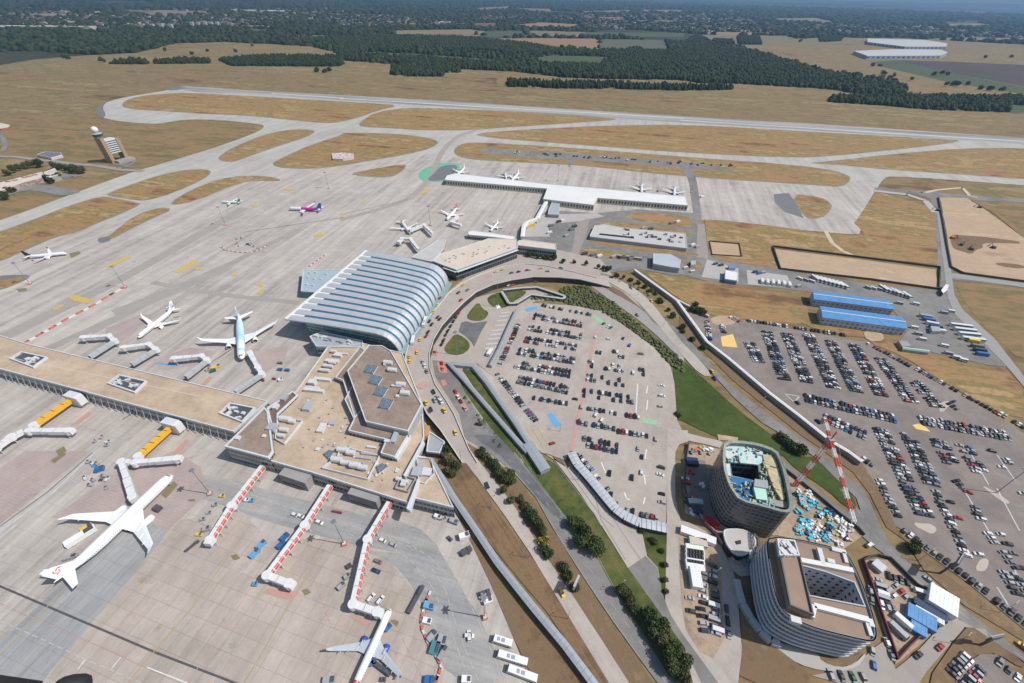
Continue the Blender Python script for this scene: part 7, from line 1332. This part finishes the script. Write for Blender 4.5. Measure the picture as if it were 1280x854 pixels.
grove('e',[(640,390),(660,395),(680,405),(700,415),(650,375)],'by the short white barrier','bush',1.6)
grove('f',[(70,405),(110,385),(150,370),(190,358),(230,350),(270,345),(310,345)],'behind the long white airfield building','tree',1.3); grove('f',[(410,355),(440,362),(480,370),(520,378),(560,385),(600,390),(545,392)],'right of the airfield building','tree',1.3); grove('f',[(340,440),(370,445),(410,440),(440,435),(390,460)],'before the airfield building','tree',1.2); grove('f',[(25,555),(50,580),(85,530),(110,525)],'at the left edge by the airfield building','tree',1.2)
grove('C',[(745,290),(750,275),(770,290),(785,285),(850,298),(930,278),(960,276),(980,278),(975,318),(1000,315),(1020,318),(1055,315),(1105,330),(1140,335),(1180,335),(600,275),(635,285),(560,288),(705,245),(735,245),(440,155),(1120,218),(1215,215),(800,330),(820,330)],'scattered in the farm fields','bush',4.2,'tree')
grove('A',[(370,225),(385,232),(610,192),(765,190),(710,203),(870,192),(930,172),(1165,265),(1195,268),(1215,262),(240,215),(255,218)],'scattered on the far grassland','bush',3.8,'tree')
grove('J',[(1215,735)],'on the lawn by the junction','bush',.9)
# ---- masses of wood: many low crowns in one mesh
def inpoly(X, Y, pts):
    r = np.zeros(len(X), bool); n = len(pts)
    for i in range(n):
        (x0,y0),(x1,y1) = pts[i], pts[(i+1)%n]
        c = ((y0 > Y) != (y1 > Y)) & (X < (x1-x0)*(Y-y0)/((y1-y0) or 1e-9)+x0); r ^= c
    return r
def vproj(X, Y):
    c = [RT[i]*X+FW[i]*Y-UP[i]*CH for i in range(3)]; return 640+F_*c[0]/c[2], 427+F_*c[1]/c[2]
ico_v = []; ico_f = []
def blob(seed, nu=6, nv=3):
    """a lumpy low crown: dome of nu x nv facets"""
    rg = np.random.default_rng(seed); v = []; f = []
    for j in range(nv):
        ph = math.pi/2*(j/nv)*1.0
        for i in range(nu):
            t = 2*math.pi*(i+.5*(j%2))/nu; r = math.cos(ph)*rg.uniform(.75,1.15); v.append((r*math.cos(t), r*math.sin(t), .25+math.sin(ph)*rg.uniform(.8,1.1)*.75))
    v.append((0,0,rg.uniform(.95,1.15)))
    for i in range(nu): v.append((.8*math.cos(2*math.pi*i/nu), .8*math.sin(2*math.pi*i/nu), -.05))
    for j in range(nv-1):
        for i in range(nu): a = j*nu+i; b_ = j*nu+(i+1)%nu; f += [(a,b_,b_+nu),(a,b_+nu,a+nu)]
    top = nv*nu
    for i in range(nu): f.append(((nv-1)*nu+i,(nv-1)*nu+(i+1)%nu,top)); f.append((top+1+i, top+1+(i+1)%nu, (i+1)%nu)); f.append((top+1+i,(i+1)%nu,i))
    return np.array(v), np.array(f)
BL = [blob(i) for i in range(6)]; BLS = [blob(20+i, 5, 2) for i in range(5)]
def mass(name, label, X, Y, r, h, mats, seed=0, cat='woodland', bl=BL, z=0.0, smooth=False):
    rg = np.random.default_rng(seed); n = len(X)
    if n == 0: return
    r = np.broadcast_to(r,(n,))*rg.uniform(.55,1.35,n); h = np.broadcast_to(h,(n,))*rg.uniform(.5,1.35,n); Vs = []; Fs = []; Ms = []; nb = 0; kind = rg.integers(len(bl), size=n); mm = rg.integers(len(mats), size=n); th = rg.uniform(0,6.28,n)
    for q in range(len(bl)):
        for mi in range(len(mats)):
            s = np.where((kind == q) & (mm == mi))[0]
            if len(s) == 0: continue
            bv, bf = bl[q]; ca, sa = np.cos(th[s])[:,None], np.sin(th[s])[:,None]
            x = (bv[:,0]*ca-bv[:,1]*sa)*r[s][:,None]+X[s][:,None]; y = (bv[:,0]*sa+bv[:,1]*ca)*r[s][:,None]+Y[s][:,None]; zz = bv[:,2]*h[s][:,None]+z
            Vs.append(np.stack([x,y,zz],2).reshape(-1,3)); Fs.append((bf[None]+(np.arange(len(s))*len(bv))[:,None,None]+nb).reshape(-1,3)); Ms.append(np.full(len(s)*len(bf), mi)); nb += len(s)*len(bv)
    V_ = np.concatenate(Vs); F__ = np.concatenate(Fs); me = bpy.data.meshes.new(name); me.vertices.add(len(V_)); me.vertices.foreach_set('co', V_.ravel()); me.loops.add(F__.size); me.loops.foreach_set('vertex_index', F__.ravel().astype(np.int32)); me.polygons.add(len(F__)); me.polygons.foreach_set('loop_start', np.arange(0,F__.size,3,dtype=np.int32)); me.polygons.foreach_set('material_index', np.concatenate(Ms).astype(np.int32))
    if smooth: me.polygons.foreach_set('use_smooth', np.ones(len(F__), bool))
    me.update(calc_edges=True)
    for m in mats: me.materials.append(m)
    o = bpy.data.objects.new(name, me); col.objects.link(o); tag(o, label, cat, kind='stuff'); print(name, n); return o
def scatter(polys, step, seed=0, jit=.9):
    rg = np.random.default_rng(seed); XX = []; YY = []
    for pl in polys:
        w_ = [P(x,y) for x,y in pl]; xs = [p.x for p in w_]; ys = [p.y for p in w_]
        gx, gy = np.meshgrid(np.arange(min(xs),max(xs)+step,step), np.arange(min(ys),max(ys)+step,step)); gx = gx.ravel()+rg.uniform(-.5,.5,gx.size)*step*jit; gy = gy.ravel()+rg.uniform(-.5,.5,gy.size)*step*jit
        k_ = inpoly(gx, gy, [(p.x,p.y) for p in w_]); k_ &= (np.sin(gx/37+seed)*np.sin(gy/29)+.55*np.sin(gx/13+gy/17)+rg.uniform(-.5,.5,gx.size) > -1.02) if step > 5 else True; XX.append(gx[k_]); YY.append(gy[k_])
    return np.concatenate(XX), np.concatenate(YY)
wd = [mat('wood_dark', (.026,.042,.016), (.015,.025,.011), scale=.012, rough=.9, spec=.1), mat('wood_mid', (.040,.054,.020), (.022,.034,.014), scale=.012, rough=.9, spec=.1), mat('wood_olive', (.058,.064,.027), (.034,.042,.018), scale=.012, rough=.9, spec=.1)]
woodB = [px('B',-5,140,250,135,450,140,560,150,700,165,800,187,900,192,1000,187,1080,190,1266,192,1266,295,1000,292,820,285,800,268,740,240,960,242,985,210,800,200,650,205,560,190,300,180,90,186,60,200,90,215,300,218,520,232,560,235,700,240,740,262,600,262,440,254,250,236,0,215)]
woodC = [px('C',0,168,60,130,100,150,150,178,240,185,380,228,480,265,560,282,700,312,800,318,835,332,800,358,720,352,600,330,400,320,200,308,60,303,0,296)]
X_, Y_ = scatter(woodB+woodC, 10, 1); mass('woodland', 'broad dark green wood stretching across the middle distance', X_, Y_, 7.5, 13, wd, 1)
X_, Y_ = scatter([px('B',190,250,250,238,330,240,380,250,440,255,440,268,385,268,380,282,260,282,190,276), ], 7, 2); mass('copse', 'small dark copse on the grassland left of centre', X_, Y_, 5.5, 11, wd, 2, 'copse')
X_, Y_ = scatter([px('B',615,302,800,308,1000,312,1266,322)+px('C',190,326,190,332,0,334)+px('B',1000,328,800,326,615,320)], 8, 3); mass('tree_belt', 'long row of trees on the grassland in front of the wood', X_, Y_, 5.5, 13, wd[:2], 3, 'tree belt')
X_, Y_ = scatter([px('C',545,362,700,362,830,356,1000,362,1230,362,1300,358,1300,388,1215,388,1205,412,1050,410,900,402,700,386,545,376)], 8, 4); mass('tree_belt', 'dense tree belt at the right between grassland and farm fields', X_, Y_, 6.5, 12, wd, 4, 'tree belt')
X_, Y_ = scatter([px('A',805,222,900,212,1000,208,1266,208)+px('B',0,208,12,215,12,240,0,245)+px('A',1200,246,1000,244,850,244), px('A',570,228,680,218,775,222,775,234,570,236), px('A',400,236,480,220,548,225,545,238)], 8, 5); mass('tree_belt', 'dark plantation strips on the grassland at the upper left', X_, Y_, 6, 10, wd[:2], 5, 'tree belt')
X_, Y_ = scatter([px('C',210,135,290,138,300,165,215,165), px('C',120,148,190,150,200,165,125,160), px('C',510,138,600,138,590,152,515,155), px('B',1195,150,1266,165,1266,192,1215,190), px('B',1060,180,1110,180,1110,195,1060,195)], 9, 6); mass('copse', 'dark copses between the farm fields at the upper right', X_, Y_, 7, 12, wd[:2], 6, 'copse')
# the mosaic of woods and gardens to the horizon
fldpx = [pl for n_, pl in FLD]; mos = near_edge+[(2600,40),(2600,-60),(-1400,-60),(-1400,330)]
pts = []; rg = np.random.default_rng(12); d_ = 1300.0
while d_ < 16000:
    s = d_/105; th = np.arange(R(18), R(162), s/d_); r_ = d_+rg.uniform(-.5,.5,len(th))*s; t_ = th+rg.uniform(-.5,.5,len(th))*s/d_; pts.append(np.stack([r_*np.cos(t_), r_*np.sin(t_), np.full(len(th), s)],1)); d_ += s*1.0
pts = np.concatenate(pts); PX, PY = vproj(pts[:,0], pts[:,1]); k_ = inpoly(PX, PY, mos) & (PX > -160) & (PX < 1440)
for pl in fldpx+woodB+woodC: k_ &= ~inpoly(PX, PY, pl)
town = [px('A',0,95,300,110,700,100,1266,80,1266,30,0,45), px('B',0,50,400,70,480,100,200,100,0,100), px('B',880,50,1266,40,1266,112,900,108), px('C',0,30,330,40,350,125,0,118), px('C',400,88,700,92,960,110,1266,125,1266,150,900,130,600,120,400,110), px('B',500,60,860,58,860,76,500,80)]
intown = np.zeros(len(PX), bool)
for pl in town: intown |= inpoly(PX, PY, pl)
n1 = np.sin(pts[:,0]/900+1)*np.sin(pts[:,1]/700)+np.sin(pts[:,0]/340+pts[:,1]/500)*.6
kk = k_ & ((~intown & (n1 > -.75)) | (intown & (rg.random(len(PX)) < .42))); mass('woodland', 'endless dark mosaic of woods and garden trees reaching the hazy horizon', pts[kk,0], pts[kk,1], pts[kk,2]*.62, 8+pts[kk,2]*.28, wd, 7, bl=BLS)
# town houses as one mass of small gabled blocks
kh = k_ & intown; hx = np.concatenate([pts[kh,0]+rg.uniform(-.5,.5,kh.sum())*pts[kh,2] for _ in range(2)]); hy = np.concatenate([pts[kh,1]+rg.uniform(-.5,.5,kh.sum())*pts[kh,2] for _ in range(2)]); hs2 = np.concatenate([pts[kh,2]]*2); sel = rg.random(len(hx)) < .9; hx, hy, hs2 = hx[sel], hy[sel], hs2[sel]
hv = np.array([(-1,-.7,0),(1,-.7,0),(1,.7,0),(-1,.7,0),(-1,-.7,.6),(1,-.7,.6),(1,.7,.6),(-1,.7,.6),(-1,0,1.1),(1,0,1.1)]); hf = np.array([(0,1,5),(0,5,4),(2,3,7),(2,7,6),(4,5,9),(4,9,8),(6,7,8),(6,8,9),(0,4,7),(0,7,3),(4,8,7),(1,2,6),(1,6,5),(5,6,9)])
mass('town_houses', 'far town of countless small houses with red and pale roofs under the horizon', hx, hy, np.minimum(hs2*.2, 11), 8+hs2*.04, [mat('house_red', (.22,.12,.09), (.16,.09,.07), scale=.02), mat('house_rust', (.17,.10,.08), (.13,.08,.06), scale=.02), mat('house_pale', (.34,.31,.28), (.24,.22,.2), scale=.02), mat('house_brown', (.14,.11,.09), (.10,.085,.07), scale=.02), mat('house_grey', (.17,.165,.16), (.12,.12,.12), scale=.02)], 8, 'town', bl=[(hv, hf)])
# apartment slabs and sheds that stand out of the town
m_apt = facade_mat('facade_apartment', (.52,.51,.48), (.12,.13,.14), 8, 6, .5, .5)
for i_,(x_,y_,w_,h_) in enumerate([(530,108,24,28),(565,108,22,28),(598,108,22,30),(632,108,24,28),(712,103,18,34),(735,103,18,32),(760,103,18,34),(782,103,18,32),(805,103,18,34)]):
    p = P(*px('A',x_,y_)[0]); r_ = thing('apartment_block', f'pale apartment block on the far left skyline, {nth(i_)} from the left of nine', 'apartment block', (p.x,p.y,0), R(10), 'apartment blocks on the skyline'); b = MB(); c4 = [(-w_/2,-12,0),(w_/2,-12,0),(w_/2,12,0),(-w_/2,12,0)]; b.wall(c4,0,h_); b.build('wall', m_apt, r_); b = MB(); b.poly(c4,h_); b.build('roof', m_conc, r_)
for lb,k_,c_,w_,dp,h_ in [('long cream warehouse far off in the town, the left one','A',(110,108),330,60,16),('long pinkish warehouse far off in the town, right of the cream one','A',(245,108),320,60,16),('small white building in the far left town','A',(10,110),60,60,14),('white sheds amid the woods left of centre','B',(395,88),120,60,14),('white shed on the far skyline at the right','C',(800,52),420,120,16),('distant white depot on the left skyline','A',(960,45),700,150,16),('small white shed among the right woods','C',(385,118),60,40,10)]:
    p = P(*px(k_,*c_)[0]); r_ = thing('warehouse', lb, 'warehouse', (p.x,p.y,0), R(5)); b = MB(); c4 = [(-w_/2,-dp/2,0),(w_/2,-dp/2,0),(w_/2,dp/2,0),(-w_/2,dp/2,0)]; b.wall(c4,0,h_); b.build('wall', m_apt, r_); b = MB(); b.poly(c4,h_); b.build('roof', m_cream if 'cream' in lb else m_white_r, r_)
# distant low hills
b = MB(); rg2 = np.random.default_rng(3)
for d_, hh, sd in ((19000,230,1),(26000,420,2)):
    n = 60; xs = np.linspace(-32000, 34000, n); hts = [max(40, hh*(.45+.35*math.sin(x/5200+sd)+.25*math.sin(x/2100+sd*2)))*(1.15 if x < 0 else .62) for x in xs]
    for i in range(n-1): b.face([(xs[i],d_-2500,0),(xs[i+1],d_-2500,0),(xs[i+1],d_,hts[i+1]),(xs[i],d_,hts[i])]); b.face([(xs[i],d_,hts[i]),(xs[i+1],d_,hts[i+1]),(xs[i+1],d_+3000,0),(xs[i],d_+3000,0)])
tag(b.build('hills', g_wood), kind='structure')
# hedge masses near by
hd = [leafmat('hedge_dark', (.075,.10,.034), (.04,.06,.022), .5), leafmat('hedge_mid', (.115,.135,.05), (.07,.09,.034), .5)]
X_, Y_ = scatter([px('E',820,232,900,228,1000,285,1100,370,1200,455,1262,505,1262,545,1215,520,1150,448,1040,368,960,322,860,300,800,285,700,280,720,268,800,262)], 2.3, 9); mass('hedge', 'long dark green shrub bank along the upper side of the near car park', X_, Y_, 1.7, 1.5, hd+[lf[2]], 9, 'hedge')
X_, Y_ = scatter([px('E',440,600,470,640,560,760,640,850,600,840,520,740,450,640), px('e',180,205,330,250,420,300,440,330,380,300,300,260), px('H',500,395,520,430,550,490,535,450)], 2.6, 10); rgk = np.random.default_rng(1).random(len(X_)) < .5; mass('ground_cover', 'rough low ground cover on the banks by the terminal roads', X_[rgk], Y_[rgk], 1.4, 1.0, hd, 10, 'ground cover')
# ================================================================ HELICOPTER SKID (black, at the lower left corner, close by the camera)
def near(x, y, d): r = Vector((x-640, y-427, F_)); p = r.normalized()*d; return Vector((p.dot(RT), p.dot(FW), CH+p.dot(UP)))
sk = thing('helicopter_skid', 'black rounded end of the helicopter skid intruding at the lower left corner', 'helicopter skid', near(-40,875,2.2)[:])
b = MB(); b.tube(near(-220,836,2.2), near(42,869,2.2), .036, .034, 20); b.build('tube', m_black, sk, smooth=True, shift=sk.location)
b = MB(); a_, c_ = near(74,862,2.2), near(110,858,2.2); d_ = (c_-a_).normalized(); x_ = d_.cross(Vector((0,0,1))).normalized(); y_ = x_.cross(d_)
prof = [(-.02,.012),(-.012,.024),(0,.032),(.02,.036),(.05,.035),(.066,.028),(.074,.014),(.076,.002)]; vs = []
for t_, r_ in prof:
    for q in range(20): a2 = q*math.pi/10; vs.append(a_+d_*t_+x_*r_*math.cos(a2)+y_*r_*math.sin(a2))
b.add(vs, [(j*20+i, j*20+(i+1)%20, (j+1)*20+(i+1)%20, (j+1)*20+i) for j in range(len(prof)-1) for i in range(20)]); b.build('end_cap', m_black, sk, smooth=True, shift=sk.location)
# ================================================================ AIR, LIGHT, CAMERA
HAZE = 0.000065
if HAZE:
    b = MB(); x0,x1,y0,y1,z0,z1 = -34000,34000,-1000,27000,-1,700
    vs = [(x0,y0,z0),(x1,y0,z0),(x1,y1,z0),(x0,y1,z0),(x0,y0,z1),(x1,y0,z1),(x1,y1,z1),(x0,y1,z1)]; b.add(vs, [(0,3,2,1),(4,5,6,7),(0,1,5,4),(1,2,6,5),(2,3,7,6),(3,0,4,7)])
    m = bpy.data.materials.new('haze_air'); m.use_nodes = True; nt = m.node_tree; nt.nodes.remove(nt.nodes['Principled BSDF']); v = nt.nodes.new('ShaderNodeVolumePrincipled'); v.inputs['Color'].default_value = (.27,.46,.70,1); v.inputs['Density'].default_value = HAZE; v.inputs['Anisotropy'].default_value = .2
    nt.links.new(v.outputs[0], nt.nodes['Material Output'].inputs['Volume']); tag(b.build('haze', m), kind='stuff')
EL, AZ = 51, -8
sdir = Vector((math.cos(R(EL))*math.cos(R(AZ)), math.cos(R(EL))*math.sin(R(AZ)), math.sin(R(EL))))
ld = bpy.data.lights.new('sun', 'SUN'); ld.energy = 4.2; ld.angle = R(.55); ld.color = (1,.965,.92); lo = bpy.data.objects.new('sun', ld); lo.rotation_euler = (-sdir).to_track_quat('-Z','Y').to_euler(); lo.location = (0,0,600); col.objects.link(lo)
w = bpy.data.worlds.new('World'); sc.world = w; w.use_nodes = True; nt = w.node_tree; bg = nt.nodes['Background']; sky = nt.nodes.new('ShaderNodeTexSky'); sky.sky_type = 'NISHITA'; sky.sun_disc = False; sky.sun_elevation = R(EL); sky.sun_rotation = R(90-AZ); sky.altitude = 200; sky.air_density = 1.2; sky.dust_density = 1.5
nt.links.new(sky.outputs[0], bg.inputs['Color']); bg.inputs['Strength'].default_value = .11
cd = bpy.data.cameras.new('camera'); cd.sensor_width = 36; cd.lens = F_/1280*36; cd.clip_start = .1; cd.clip_end = 100000; cam = bpy.data.objects.new('camera', cd); col.objects.link(cam)
M3 = Matrix(((RT.x, -RT.y, -RT.z), (FW.x, -FW.y, -FW.z), (UP.x, -UP.y, -UP.z)))
cam.matrix_world = Matrix.Translation((0,0,CH)) @ M3.to_4x4(); sc.camera = cam
sc.render.resolution_x = 1024; sc.render.resolution_y = 683
vsx = sc.view_settings; vsx.view_transform = 'Standard'; vsx.look = 'None'; vsx.exposure = .08; vsx.gamma = 1; vsx.use_curve_mapping = False
sc.cycles.volume_bounces = 0; sc.cycles.max_bounces = 6
